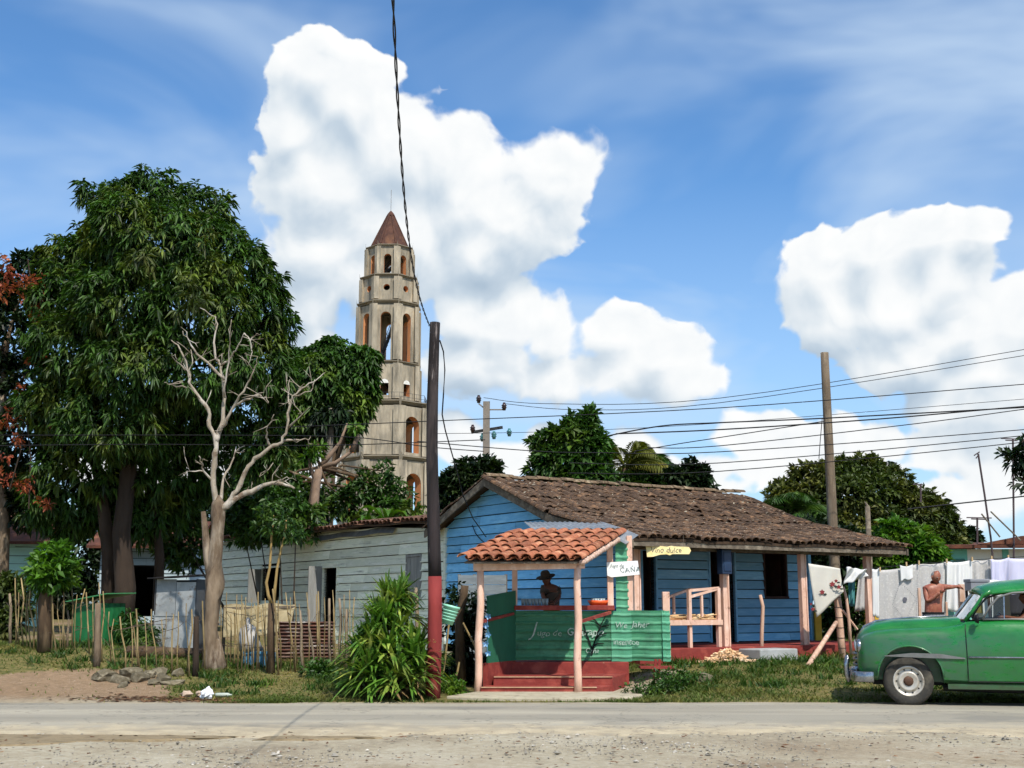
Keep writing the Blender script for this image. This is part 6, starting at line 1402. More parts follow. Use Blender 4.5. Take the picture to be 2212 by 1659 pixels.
    BT = mat('faded_blue', S(86, 140, 170), S(70, 120, 150), scale=3, rough=.7)
    mb = MB(); mb.box(-.27, .27, -.16, -.14, .0, .26).box(-.27, .27, .14, .16, 0, .26).box(-.27, -.25, -.14, .14, 0, .26).box(.25, .27, -.14, .14, 0, .26).box(-.25, .25, -.14, .14, 0, .02); mb.build('basin', BT, t); MB().box(-.3, .3, -.19, -.162, .24, .29).build('rim', BT, t)
    mb = MB(); q = at(533, 1395, c.y); mb.lathe([(.02, .62), (.05, .58), (.035, .52), (.14, .42), (.22, .2), (.24, .0), (.0, .0)], (0, 0, 0), 14)
    mb.v = [(x * (1 + .15 * math.sin(z * 20 + y * 9)) + .10 * (.6 - z), y, z) for x, y, z in mb.v]; mb.v = [(x + q.x, y + c.y + .02, z + c.z + .29) for x, y, z in mb.v]
    mb.alone('white_sack', mat('white_sackcloth', S(184, 180, 174), S(150, 146, 140), scale=3, rough=.9, bump=.5), 'tied white sack standing on the blue trough', 'sack', smooth=True)
    Y = 24.6; a, b = at(598, 1440, Y), at(722, 1440, Y); zt = at(650, 1343, Y).z; mb = MB(); RU = mat('rusted_sheet', S(118, 76, 58), S(82, 54, 46), S(150, 128, 112), scale=2, stretch=(1, 1, 4), rough=.8, metal=.2, wear=S(176, 168, 158), wscale=3, wlo=.55, whi=.62, wstretch=(.6, 1, 7))
    mb.grid(lambda p, q: tuple(a.lerp(b, p) * 1.0 + Vector((0, .022 * math.sin(q * 2 * math.pi * 13), (zt - a.z) * q))), 6, 104); mb.alone('iron_sheet', RU, 'rusty ribbed iron sheet shutting the gap in the sticks', 'sheet', solid=.006)
    a = on_ground(262, 1428); b_ = on_ground(440, 1428); a.y += .4; b_.y += .5; mb = MB(); mb.tube([a + Vector((0, 0, .16)), a.lerp(b_, .3) + Vector((0, 0, .13)), a.lerp(b_, .6) + Vector((0, 0, .12)), b_ + Vector((0, 0, .14))], [.10, .13, .12, .10], 10, wob=.1); mb.alone('fallen_log', BARK, 'long fallen log lying behind the rocks', 'log', smooth=True)
    # rubbish on the verge
    p = on_ground(446, 1510); mb = MB(); mb.ball((p.x, p.y, p.z + .075), (.11, .09, .085), 12, 8, .22); mb.ball((p.x + .02, p.y, p.z + .15), (.04, .03, .05), 8, 6, .2); mb.alone('plastic_bag', mat('white_plastic', S(240, 242, 244), S(220, 224, 228), scale=9, rough=.5, bump=.6), 'crumpled white plastic bag lying by the road edge', 'bag')
    p = on_ground(484, 1506); MB().lathe([(.0, -.14), (.03, -.14), (.035, -.1), (.035, .06), (.015, .1), (.015, .13), (0, .13)], (p.x, p.y, p.z + .035), 10, 'X').alone('bottle', mat('dull_bottle', S(176, 184, 170), S(150, 160, 148), rough=.4, spec=.5), 'flattened pale bottle in the grass by the white bag', 'bottle', smooth=True)
    p = on_ground(415, 1506); mb = MB(); mb.ball((p.x - .1, p.y, p.z + .05), (.10, .08, .05), 10, 6, .3); mb.ball((p.x + .13, p.y + .05, p.z + .05), (.09, .07, .045), 10, 6, .3); mb.alone('paper_scrap', mat('crumpled_paper', S(196, 176, 156), S(160, 136, 116), scale=6, rough=.95, bump=.6), 'crumpled tan paper scraps among the dry leaves', 'paper')
    # houses glimpsed through the trees
    def small_house(label, u0, u1, vt, vb, Y, rot, wall, roofm, seed, D_=5):
        c = at((u0 + u1) / 2, vb, Y); w = (u1 - u0) / FPX * Y; z0 = gz(c.x, Y); h = at(u0, vt, Y).z - z0; t = thing('board_house', label, 'house', (c.x, Y, z0), rot)
        wall_rows(t, wall, 0.0, 'a', (0, -1, 0), -w / 2, w / 2, 0, lambda a: h, [(-w * .12, w * .12, .2, 2.1)], .26, seed=seed, split=3)
        wall_rows(t, wall, w / 2, 'b', (1, 0, 0), 0, D_, 0, lambda a: h, [], .26, seed=seed + 1, split=3)
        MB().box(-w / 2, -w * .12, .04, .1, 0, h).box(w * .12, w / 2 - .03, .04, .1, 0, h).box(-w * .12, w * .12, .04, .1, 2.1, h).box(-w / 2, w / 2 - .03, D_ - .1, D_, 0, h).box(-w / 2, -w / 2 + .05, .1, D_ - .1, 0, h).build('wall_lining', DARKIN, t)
        mb = MB(); mb.prism([(-w / 2 - .4, -.6, h - .1), (-w / 2 - .4, D_ / 2, h + 1.0), (-w / 2 - .4, D_ + .6, h - .1), (-w / 2 - .4, D_ + .6, h), (-w / 2 - .4, D_ / 2, h + 1.12), (-w / 2 - .4, -.6, h)], (w + .8, 0, 0)); mb.build('roof', roofm, t)
    RUST = mat('rusty_roof', S(110, 66, 48), S(78, 48, 38), S(134, 88, 62), scale=1.5, rough=.9)
    MINTW = mat('mint_boards', S(186, 226, 212), S(164, 208, 194), scale=1, stretch=(1, 1, 5), rough=.8, objrand=.08)
    small_house('mint green board house half hidden behind the flame vine tree', -90, 70, 1170, 1300, 40, R(14), MINTW, RUST, 71, 3)
    small_house('pale blue board house deep in the shade of the mango tree', 215, 400, 1180, 1310, 46, R(6), mat('pale_blue_boards', S(176, 192, 198), S(150, 168, 176), scale=1, stretch=(1, 1, 5), rough=.85, objrand=.08), RUST, 75)
    # white house with rusty roof at the far right
    Y = 44; c = at(2150, 1230, Y); z0 = gz(c.x, Y); h = at(2150, 1186, Y).z - z0; t = thing('rusty_roof_house', 'white plastered house with teal corners and rusty roof behind the laundry', 'house', (c.x, Y, z0), R(-6))
    PW = mat('white_plaster', S(232, 230, 222), S(214, 212, 204), scale=1, rough=.9); TEAL = mat('teal_paint', S(126, 196, 182), S(104, 176, 164), scale=2, rough=.85)
    MB().box(-.95, 5, 0, .2, 0, h).build('wall', PW, t); MB().box(-1.55, -.95, -.02, .2, 0, h).box(.28, .5, -.03, -.002, 0, h).build('teal_pilaster', TEAL, t); MB().box(-1.56, -1.3, .2, 5, 0, h).box(-1.3, 5, 4.8, 5, 0, h).build('side_wall', TEAL, t)
    MB().box(-1.45, -1.05, -.04, -.021, .9, h - .35).build('shutter', mat('dark_teal', S(70, 130, 122), rough=.8), t)
    RF = MB().prism([(-1.9, -.7, h + .0), (-1.9, 5.5, h + .35), (-1.9, 5.5, h + .5), (-1.9, -.7, h + .12)], (7.4, 0, 0)).build('roof', RUST, t)
    MB().prism([(-.6, -.35, h + .16), (.9, -.35, h + .45), (3.2, -.35, h + .55), (3.8, -.35, h + .16)], (0, 1.2, 0)).build('roof_lump', RUST, RF); MB().box(-.2, .8, -.5, -.1, .35 * h, .36 * h + .02).build('ledge', RUST, t)
    IR = mat('antenna_iron', S(84, 70, 72), S(64, 54, 56), rough=.7)
    def mast(label, pts, bars):
        p0 = at(*pts[0], 43.2); t = thing('antenna_mast', label, 'antenna', p0, group='antenna masts'); mb = MB(); mb.tube([at(u, v, 43.2) for u, v in pts], .035, 6); mb.build('mast', IR, t, world=True)
        for (a, b_) in bars: MB().tube([at(*a, 43.2), at(*b_, 43.2)], .022, 5).build('cross_bar', IR, t, world=True)
    mast('dark leaning iron mast above the rusty roof', [(2148, 1240), (2140, 1160), (2127, 1070), (2113, 980)], [((2104, 984), (2116, 976)), ((2108, 990), (2113, 984))])
    mast('tall straight mast with a flat cross bar at its top', [(2190, 1240), (2190, 1160), (2189, 1050), (2188, 948)], [((2162, 947), (2206, 949)), ((2172, 951), (2198, 952))])
    mast('low T-shaped aerial over the rusty roof', [(2111, 1175), (2111, 1118)], [((2088, 1118), (2142, 1119)), ((2098, 1121), (2130, 1122))])
    mast('small white-armed aerial behind the domed tree', [(1989, 1085), (1989, 1046)], [((1972, 1047), (1992, 1046))])
    for a, b_, lab in (((2120, 1110), (2160, 1160), 'thin pole propped against the leaning mast'), ((2140, 1105), (2205, 1168), 'slanting brace pole running down to the rusty roof')):
        MB().tube([at(*a, 43.0), at(*b_, 43.0)], .03, 5).alone('brace_pole', GREYWOOD, lab, 'pole', 'brace poles')
build_yard()
# ------------------------------------------------------------------ front fence stakes and laundry on the right
def build_right():
    def pole_thing(name, label, pts, rad, mtl, cat='post', group=None, Y=None):
        p = on_ground(*pts[0]) if Y is None else at(*pts[0], Y); t = thing(name, label, cat, p, group=group); P = [p - Vector((0, 0, .1))] + [at(u, v, p.y) for u, v in pts[1:]]
        MB().tube(P, rad, 9, wob=.06).build('shaft', mtl, t, smooth=True, world=True); return t
    PST = mat('peeled_stake', S(222, 186, 160), S(192, 154, 130), S(234, 206, 184), scale=5, stretch=(1, 1, .3), rough=.85, bump=.5)
    pole_thing('fence_stake', 'thin crooked peach stake standing before the blue wall', [(1644, 1428), (1646, 1360), (1648, 1310), (1642, 1285)], [.042, .04, .038, .034], PST)
    t = pole_thing('fence_post', 'thick peach post wrapped with wire at the porch end', [(1822, 1424), (1817, 1380), (1810, 1300), (1806, 1270)], [.082, .08, .075, .07], PST)
    for i in range(6): p = at(1808 + i * 2.2, 1290 + i * 22, t.location.y); MB().lathe([(.083, -.006), (.088, 0), (.083, .006)], p, 12).build('wire_wrap', BLACK, t, world=True)
    p = on_ground(1746, 1438); q = at(1806, 1345, t.location.y - .06); MB().tube([p, p.lerp(q, .5), q], [.05, .048, .045], 8, wob=.05).alone('brace_post', PST, 'slanting peach brace propping the wire-wrapped post', 'post', smooth=True)
    pole_thing('fence_stake', 'slim pale stake behind the wire-wrapped post', [(1838, 1402), (1834, 1340), (1828, 1290), (1822, 1268)], [.035, .034, .03, .026], PST, Y=25.5)
    MB().tube([at(1820, 1318, 25.6), at(1852, 1360, 25.6)], .025, 6).alone('stick', PST, 'short stick crossing the slim pale stake', 'stick')
    for (u, v0, v1, w, Y, lab) in ((2076, 1352, 1262, .10, 22.9, 'peach squared post the shirtless man leans on'), (1985, 1352, 1270, .05, 23.4, 'thin pale prop between the hanging sheets'), (2044, 1352, 1300, .04, 22.8, 'short pale picket beside the shirtless man')):
        b = G(at(u, v0, Y).x, Y); tp = at(u, v1, Y); MB().bar(b - Vector((0, 0, .1)), tp, w).alone('fence_post', PST, lab, 'post', 'posts by the laundry', bevel=.008)
    for u, lab in ((1766, 'yellow concrete marker near the blue wall corner'), (1872, 'yellow marker post behind the porch corner'), (1896, 'second yellow marker by the hanging sheets')):
        Y = 29.5; b = G(at(u, 1350, Y).x, Y); tp = at(u, 1318, Y); MB().box(b.x - .08, b.x + .08, Y - .08, Y + .08, b.z - .1, tp.z + .05).alone('marker_post', mat('yellow_paint', S(226, 186, 70), S(204, 162, 54), scale=3, rough=.8), lab, 'post', 'yellow markers', bevel=.01)
    # laundry
    CL = mat('white_cloth', S(232, 230, 228), S(222, 220, 220), scale=2, rough=.9, trans=.12); GC = mat('grey_lace', S(204, 200, 196), S(188, 184, 180), S(214, 210, 206), scale=16, rough=.95, trans=.12); LV = mat('lavender_cloth', S(214, 212, 236), S(204, 202, 228), scale=2, rough=.9, trans=.12); OFF = mat('cream_cloth', S(226, 220, 208), S(214, 208, 196), scale=2, rough=.9, trans=.12)
    def sheet(label, us, vt, vb, Y, mtl, folds, amp, seed, spots=None):
        rnd = random.Random(seed); ph = rnd.uniform(0, 6); (u0, u1), (t0, t1), (b0, b1) = us, vt, vb; nx = max(10, int((u1 - u0) / 2)); mb = MB()
        def fn(p, q):
            u = u0 + (u1 - u0) * p; a = at(u, t0 + (t1 - t0) * p + 3.5 * math.sin(math.pi * p), Y); b = at(u + 2 * math.sin(p * 5 + ph), b0 + (b1 - b0) * p + 2 * math.sin(p * 9 + ph), Y)
            r = a.lerp(b, q); r.y += amp * (.3 + .7 * q) * (math.sin(folds * .8 * p * 6.283 + ph + .9 * math.sin(q * 3 + ph)) * (.5 + .5 * math.sin(p * 4 + ph * 3)) + .35 * math.sin(folds * 2.7 * p * 6.283 + ph * 2 + q) * (.4 + .6 * math.sin(p * 7 + ph))); return tuple(r)
        mb.grid(fn, nx, 16); o = mb.alone('hanging_sheet', mtl, label, 'sheet', 'washing on the line', smooth=True, solid=.004)
        return o, fn
    Y = 24.0
    sheet('narrow white cloth hanging right beside the porch corner post', (1884, 1900), (1228, 1226), (1330, 1334), Y, CL, 1, .02, 1)
    o, fn = sheet('large grey lace sheet with a dotted diamond pattern', (1899, 1986), (1232, 1217), (1352, 1352), Y, GC, 1.5, .035, 2)
    DK = mat('dark_dots', S(104, 104, 112), rough=.9); mb = MB(); rnd = random.Random(3)
    def dot(p, q, r): c = Vector(fn(p, q)) - Vector(o.location) + Vector((0, -.014, 0)); mb.add([c + Vector((r * math.cos(a), 0, r * math.sin(a))) for a in (0, 1.05, 2.1, 3.14, 4.19, 5.24)], [(0, 1, 2, 3, 4, 5)])
    for k in range(44):
        s = k / 44 * 4; sd_ = int(s); f = s - sd_; pts = [(.5, .25), (.93, .55), (.62, .93), (.32, .62)]; a, b = pts[sd_], pts[(sd_ + 1) % 4]; dot(a[0] + (b[0] - a[0]) * f, a[1] + (b[1] - a[1]) * f, .007)
    for k in range(26): dot(.95 - .0 * k, .18 + .03 * k, .006)
    for k in range(7): dot(.62 + .02 * math.cos(k), .56 + .025 * math.sin(k * 2), .03)
    mb.build('dot_pattern', DK, o)['kind'] = 'stuff'
    sheet('white cloth with two hanging corners over the lace sheet', (1944, 1972), (1221, 1219), (1254, 1250), Y - .06, CL, 1, .02, 4)
    sheet('plain white sheet hanging behind the shirtless man', (1983, 2046), (1217, 1213), (1350, 1344), Y + .03, GC, 2, .07, 5)
    sheet('bright white sheet with deep folds behind the squared post', (2044, 2100), (1213, 1209), (1318, 1326), Y, CL, 2.5, .09, 6)
    sheet('grey white sheet next to the lavender one', (2098, 2146), (1209, 1206), (1345, 1340), Y + .04, GC, 2, .08, 7)
    sheet('lavender sheet hanging nearest the tall mast', (2140, 2180), (1208, 1204), (1296, 1304), Y - .1, LV, 1.5, .10, 8)
    sheet('second lavender sheet running out of the picture', (2176, 2260), (1206, 1200), (1330, 1330), Y - .05, LV, 2, .06, 9)
    PEG = mat('wooden_peg', S(206, 176, 130), rough=.8)
    for u, v, lab in ((1901, 1231, 'peg at the inner corner of the lace sheet'), (1958, 1220, 'peg over the two hanging corners'), (1985, 1217, 'peg where the lace sheet meets the plain one'), (2045, 1213, 'peg above the shoulder of the leaning man'), (2100, 1209, 'peg above the grey metal chest'), (2142, 1207, 'peg holding the first lavender sheet'), (2178, 1205, 'peg between the two lavender sheets')):
        q = at(u, v, Y - .05); MB().box(q.x - .012, q.x + .012, q.y - .02, q.y + .02, q.z - .03, q.z + .055).alone('clothes_peg', PEG, lab, 'peg', 'pegs on the clothes line')
    mb = MB(); P = [at(1884, 1228, Y), at(1940, 1222, Y), at(2060, 1212, Y), at(2160, 1206, Y), at(2270, 1198, Y)]; mb.tube(P, .006, 4); mb.alone('clothes_line', BLACK, 'thin clothes line carrying the white sheets', 'line')
    # table cloth with red flowers slung over the wire-wrapped post
    Yc = 25.4; A, B, C, D = at(1746, 1217, Yc), at(1815, 1228, Yc), at(1822, 1278, Yc), at(1764, 1334, Yc); mb = MB()
    mb.grid(lambda p, q: tuple(A.lerp(B, p).lerp(D.lerp(C, p), q) + Vector((0, .03 * math.sin(p * 7 + q * 3), 0))), 16, 16); o = mb.alone('flowered_cloth', OFF, 'cream cloth with red flowers stretched from the porch post', 'cloth', smooth=True, solid=.004)
    RD = mat('red_petal', S(150, 62, 62), S(104, 40, 48), scale=30, rough=.9); LG = mat('dark_leaf_print', S(46, 56, 50), rough=.9)
    for (u, v, r) in ((1776, 1279, .055), (1798, 1262, .06), (1806, 1255, .04), (1812, 1268, .05), (1756, 1316, .045), (1752, 1305, .03)):
        mb = MB(); c = at(u, v, Yc - .045) - Vector(o.location)
        mb.add([c] + [c + Vector((r * .8 * (1 + .25 * math.sin(5 * a)) * math.cos(a), 0, r * .8 * (1 + .25 * math.sin(5 * a)) * math.sin(a))) for a in [k * .2094 for k in range(30)]], [(0, 1 + k, 1 + (k + 1) % 30) for k in range(30)]); mb.build('red_flower', RD, o)
        c2 = c + Vector((r * .9, -.003, -r * .8)); MB().add([c2 + Vector((-.03, 0, .01)), c2 + Vector((.03, 0, .02)), c2 + Vector((.05, 0, -.01)), c2 + Vector((-.01, 0, -.02))], [(0, 1, 2, 3)]).build('printed_leaf', LG, o)
    A, B, C, D = at(1828, 1225, 25.3), at(1872, 1231, 25.3), at(1874, 1245, 25.3), at(1824, 1262, 25.3); mb = MB()
    mb.grid(lambda p, q: tuple(A.lerp(B, p).lerp(D.lerp(C, p), q) + Vector((0, -.08 * math.sin(p * 9 + q * 5), .012 * math.sin(p * 15)))), 20, 10); mb.alone('white_cloth', CL, 'bunched white cloth tied between the post and the porch corner', 'cloth', smooth=True, solid=.005)
    A, B, C, D = at(1856, 1240, 27.0), at(1868, 1240, 27.0), at(1868, 1318, 27.0), at(1846, 1322, 27.0); mb = MB(); mb.grid(lambda p, q: tuple(A.lerp(B, p).lerp(D.lerp(C, p), q) + Vector((0, .04 * math.sin(p * 9), 0))), 8, 8); mb.alone('white_cloth', GC, 'pale cloth hanging in the shade behind the porch corner', 'cloth', smooth=True, solid=.004)
    A, B, C, D = at(1832, 1240, 27.4), at(1848, 1240, 27.4), at(1846, 1310, 27.4), at(1834, 1310, 27.4); mb = MB(); mb.grid(lambda p, q: tuple(A.lerp(B, p).lerp(D.lerp(C, p), q) + Vector((0, .04 * math.sin(p * 9), 0))), 8, 8); mb.alone('teal_cloth', mat('teal_cloth', S(84, 148, 148), S(66, 124, 126), rough=.9), 'teal cloth hanging behind the wire-wrapped post', 'cloth', smooth=True, solid=.004)
    # grey chest on legs with a white heap
    Yb = 22.4; p = at(2110, 1262, Yb); b = G(p.x, Yb); t = thing('metal_chest', 'grey metal chest on a dark stand behind the green car', 'chest', b); w = .17; zt, zm = at(2110, 1251, Yb).z - b.z, at(2110, 1276, Yb).z - b.z
    GRY = mat('chest_grey', S(150, 152, 156), S(124, 126, 132), scale=3, rough=.5, spec=.4); MB().box(-w, w, -.16, .16, zm, zt - .06).build('body', GRY, t, bevel=.01); MB().box(-w - .012, w + .012, -.172, .172, zt - .058, zt).build('lid', GRY, t, bevel=.01)
    for x in (-.15, .15):
        for y in (-.13, .13): MB().box(x - .02, x + .02, y - .02, y + .02, 0, zm).build('leg', mat('dark_leg', S(70, 52, 48), rough=.8), t)
    MB().box(-.10, .13, -.02, .0, zm - .4, zm - .01).build('panel', mat('olive_panel', S(132, 118, 66), rough=.8), t)
    p = at(2142, 1262, Yb + .1); mb = MB(); b = G(p.x, Yb + .1); mb.ball((p.x, p.y, p.z - .04), (.30, .2, .12), 16, 9, .08); mb.box(p.x - .25, p.x + .25, p.y - .16, p.y + .16, b.z, p.z - .08); mb.alone('washing_heap', CL, 'heap of white washing piled beside the grey chest', 'washing')
build_right()
# ------------------------------------------------------------------ old green car
def build_car():
    RADW = .365
    T = thing('vintage_car', 'battered green 1950s saloon car driving in from the picture edge', 'car', (6.13, 19.25, .03), R(-15))
    P_ = bpy.data.materials.new('faded_car_green'); P_.use_nodes = True; nt = NT(P_.node_tree); nt.n.clear()
    bs = nt.new('ShaderNodeBsdfPrincipled'); out = nt.new('ShaderNodeOutputMaterial'); tc = nt.new('ShaderNodeTexCoord').outputs['Object']
    n1 = nt.noise(tc, 2.2, 7, .6); n2 = nt.noise(nt.v('MULTIPLY', tc, (1, 1, 2.2)), 5, 8, .65)
    c = nt.ramp(n1, [(.3, S(12, 90, 32)), (.5, S(18, 110, 40)), (.7, S(28, 120, 48))])
    sp = nt.new('ShaderNodeSeparateXYZ'); nt.put(sp, 0, tc)
    side = nt.rng(sp.outputs[2], 1.12, .98, 0, 1); low = nt.rng(sp.outputs[0], 1.6, .6, .35, 1)   # chalky patches on the flanks
    dull = nt.m('MULTIPLY', nt.m('MULTIPLY', nt.rng(n2, .34, .50, 0, .95), side), low)
    c = nt.mix(dull, c, S(56, 98, 66)); c = nt.mix(nt.m('MULTIPLY', nt.rng(nt.noise(tc, 9, 6, .6), .60, .72, 0, .7), side), c, S(38, 92, 62))
    c = nt.mix(nt.rng(nt.m('ADD', sp.outputs[2], nt.m('MULTIPLY', nt.m('SUBTRACT', n2, .5), .3)), .36, .26, 0, .7), c, S(62, 64, 48))
    nt.put(bs, 'Base Color', c); nt.put(bs, 'Roughness', nt.rng(n2, .3, .7, .22, .5)); nt.put(bs, 'Specular IOR Level', .4); nt.put(bs, 'Coat Weight', .5); nt.put(bs, 'Coat Roughness', .12)
    bmp = nt.new('ShaderNodeBump'); nt.put(bmp, 'Strength', .25); nt.put(bmp, 'Distance', .03); nt.put(bmp, 'Height', nt.noise(tc, 3.2, 3, .5)); nt.put(bs, 'Normal', bmp.outputs[0])
    nt.l.new(bs.outputs[0], out.inputs[0]); PAINT = P_
    CHROME = mat('dull_chrome', S(178, 180, 182), S(140, 142, 146), S(196, 198, 200), scale=6, rough=.22, metal=.9, spec=.5)
    GREYM = mat('grey_trim', S(140, 140, 136), S(116, 116, 112), scale=5, rough=.45, metal=.5)
    RUB = mat('tyre_rubber', S(78, 74, 66), S(56, 54, 50), S(96, 90, 78), scale=5, rough=.9, bump=.2); BLK = mat('car_black', S(18, 18, 20), rough=.6); RIM = mat('pale_rim', S(206, 200, 188), S(176, 168, 154), scale=6, rough=.45, metal=.4, wear=S(120, 96, 76), wlo=.6, whi=.74)
    # stations along the car: x, half width, bottom z, shoulder z, top centre z, inner half width, cabin trough?
    st = [(-.72, .50, .52, .86, .92, .34, 0), (-.69, .66, .42, .93, 1.00, .40, 0), (-.60, .77, .36, 1.00, 1.10, .46, 0), (-.42, .83, .34, 1.06, 1.19, .50, 0), (-.15, .86, .33, 1.09, 1.235, .54, 0), (.2, .875, .32, 1.105, 1.255, .58, 0),
          (.55, .88, .31, 1.12, 1.27, .62, 0), (.80, .88, .30, 1.16, 1.28, .68, 0), (.86, .88, .30, 1.21, .80, .76, 1), (1.3, .885, .30, 1.235, .62, .77, 1), (2.0, .885, .30, 1.235, .62, .77, 1), (2.5, .88, .31, 1.22, .62, .76, 1), (2.56, .88, .31, 1.21, 1.26, .72, 0),
          (2.95, .88, .32, 1.16, 1.28, .66, 0), (3.4, .86, .34, 1.08, 1.20, .60, 0), (3.75, .80, .36, .98, 1.05, .52, 0), (3.98, .70, .42, .86, .90, .44, 0), (4.08, .55, .50, .76, .79, .36, 0)]
    rings = []
    for (x, w, zb, zf, zt, wi, cab) in st:
        h = zf - zb
        half = [(w * .86, zb), (w * .965, zb + .06), (w, zb + h * .30), (w * 1.0, zb + h * .55), (w * .985, zb + h * .78), (w * .955, zb + h * .90), (w * .90, zf - .02), (w * .84, zf)]
        if cab: half += [(wi, zf - .015), (wi - .03, zf - .10), (wi - .05, zt + .05), (wi * .8, zt), (wi * .4, zt), (0, zt)]
        else: half += [(wi, zf + (zt - zf) * .10), (wi * .96, zf + (zt - zf) * .35), (wi * .85, zf + (zt - zf) * .68), (wi * .65, zf + (zt - zf) * .88), (wi * .35, zf + (zt - zf) * .98), (0, zt)]
        ring = [(x, -y, z) for y, z in half] + [(x, y, z) for y, z in half[-2::-1]]; rings.append(ring)
    n = len(rings[0]); mb = MB(); vs = [p for r in rings for p in r]; fs = []
    for i in range(len(rings) - 1):
        for j in range(n): fs.append((i * n + j, (i + 1) * n + j, (i + 1) * n + (j + 1) % n, i * n + (j + 1) % n))
    fs.append(tuple(range(n))); fs.append(tuple((len(rings) - 1) * n + j for j in range(n - 1, -1, -1))); mb.add(vs, fs)
    body = mb.build('body', PAINT, T)
    bm = bmesh.new(); bm.from_mesh(body.data); bmesh.ops.recalc_face_normals(bm, faces=bm.faces); bm.to_mesh(body.data); bm.free()
    cut = MB()
    for x in (.03, 2.95):
        for s in (-1, 1):
            R_ = .455 if x < 1 else .42; zc = .40; prof = [(x + R_ * 1.03 * math.cos(a), zc + R_ * math.sin(a)) for a in [math.pi * i / 18 for i in range(19)]] + [(x - R_ * 1.0, -.1), (x + R_ * 1.05, -.1)]
            y0, y1 = (-1.1, -.50) if s < 0 else (.50, 1.1); cut.prism([(px, y0, pz) for px, pz in prof], (0, y1 - y0, 0))
    cme = cut.mesh('arch_cut'); bm = bmesh.new(); bm.from_mesh(cme); bmesh.ops.recalc_face_normals(bm, faces=bm.faces); bm.to_mesh(cme); bm.free()
    co = link('arch_cut', cme, T); mo = body.modifiers.new('arches', 'BOOLEAN'); mo.operation = 'DIFFERENCE'; mo.object = co; mo.solver = 'EXACT'
    dg = bpy.context.evaluated_depsgraph_get(); me = bpy.data.meshes.new_from_object(body.evaluated_get(dg)); body.modifiers.clear(); body.data = me; bpy.data.objects.remove(co)
    for p in me.polygons: p.use_smooth = True
    try: me.set_sharp_from_angle(angle=R(38))
    except Exception: pass
    # arch lips and dark wells
    for x, R_ in ((.03, .455), (2.95, .42)):
        for s in (-1, 1):
            pts = [(x + R_ * 1.03 * math.cos(a), s * .872, .40 + R_ * math.sin(a)) for a in [math.pi * i / 16 for i in range(17)]]; MB().tube(pts, .014, 6).build('arch_lip', PAINT, T, smooth=True)
            mb = MB(); arc = [math.pi * i / 12 for i in range(13)]; mb.add([(x + R_ * 1.02 * math.cos(a), s * yy, .40 + R_ * .995 * math.sin(a)) for yy in (.85, .42) for a in arc], [(i, i + 1, 14 + i, 13 + i) for i in range(12)]); mb.add([(x + R_ * math.cos(a), s * .44, .40 + R_ * math.sin(a)) for a in arc] , [tuple(range(13))]); mb.build('wheel_well', BLK, T)
    # hood centre ridge, seams and trim
    MB().tube([(-.70, 0, .95), (-.58, 0, 1.12), (-.40, 0, 1.205), (.1, 0, 1.262), (.78, 0, 1.285)], [.02, .024, .02, .014, .01], 8).build('hood_strip', CHROME, T, smooth=True)
    for s in (-1, 1):
        y = s * .891
        MB().prism([(.835, y - .004 * s, .34), (.845, y - .004 * s, .34), (.840, s * .845, 1.12), (.832, s * .845, 1.12)], (0, -.02 * s, 0)) if False else None
        MB().tube([(.84, s * .872, .36), (.84, s * .8855, .55), (.84, s * .8845, .85), (.84, s * .872, 1.0), (.84, s * .845, 1.10), (.85, s * .80, 1.17)], .006, 5).build('door_seam', BLK, T)
        MB().tube([(1.98, s * .872, .36), (1.98, s * .8895, .55), (1.98, s * .8885, .85), (1.98, s * .875, 1.05), (1.98, s * .83, 1.2)], .006, 5).build('door_seam', BLK, T)
        MB().tube([(.84, s * .86, .345), (1.4, s * .862, .345), (1.98, s * .862, .345)], .007, 5).build('door_seam', BLK, T)
        MB().prism([(-.335, y - .004 * s, .710), (.06, y, .752), (.45, y, .745), (.81, y, .69), (.81, y, .672), (.28, y, .682), (-.32, y - .004 * s, .700)], (0, .014 * s, 0)).build('side_spear', GREYM, T)
        MB().tube([(.86, s * .890, .70), (1.4, s * .894, .70), (1.95, s * .894, .70), (2.5, s * .89, .70)], .013, 6).build('side_strip', CHROME, T, smooth=True)
        MB().tube([(1.10, s * .785, 1.245), (1.5, s * .79, 1.25), (2.5, s * .785, 1.235)], .014, 6).build('belt_moulding', GREYM, T, smooth=True)
        MB().tube([(1.80, s * .905, .92), (1.93, s * .905, .92)], .012, 6).build('door_handle', CHROME, T, smooth=True)
        MB().box(.55, 2.5, min(s * .80, s * .84), max(s * .80, s * .84), .235, .31).build('sill', PAINT, T)
        # headlight
        h = MB(); h.lathe([(.0, -.03), (.08, -.022), (.105, .0), (.115, .012), (.118, .05), (.0, .06)], (0, 0, 0), 18, 'X'); h.v = [(-x if False else x, yy, z) for x, yy, z in h.v]
        hl = h.build('headlight', CHROME, T, smooth=True); hl.location = (-.705, s * .57, .83)
        MB().lathe([(.0, -.045), (.06, -.038), (.09, -.012), (.09, .0)], (0, 0, 0), 16, 'X').build('lens', mat('lamp_glass', S(214, 220, 224), rough=.08, spec=.8), hl, smooth=True)
    for i, z in enumerate((.55, .63, .71)): MB().tube([(-.66, -.62 + .03 * i, z), (-.75, -.3, z), (-.765, 0, z), (-.75, .3, z), (-.66, .62 - .03 * i, z)], .022, 8).build('grille_bar', CHROME, T, smooth=True)
    # bumper wrapping the corners, with guards
    mb = MB(); path = [(-.50, -.905), (-.62, -.90), (-.74, -.84), (-.80, -.70), (-.835, -.35), (-.845, 0), (-.835, .35), (-.80, .70), (-.74, .84), (-.62, .90), (-.50, .905)]
    prof = [(0, .315), (-.022, .34), (-.032, .39), (-.022, .45), (0, .475), (.02, .45), (.02, .34)]; vs = []; m = len(prof)
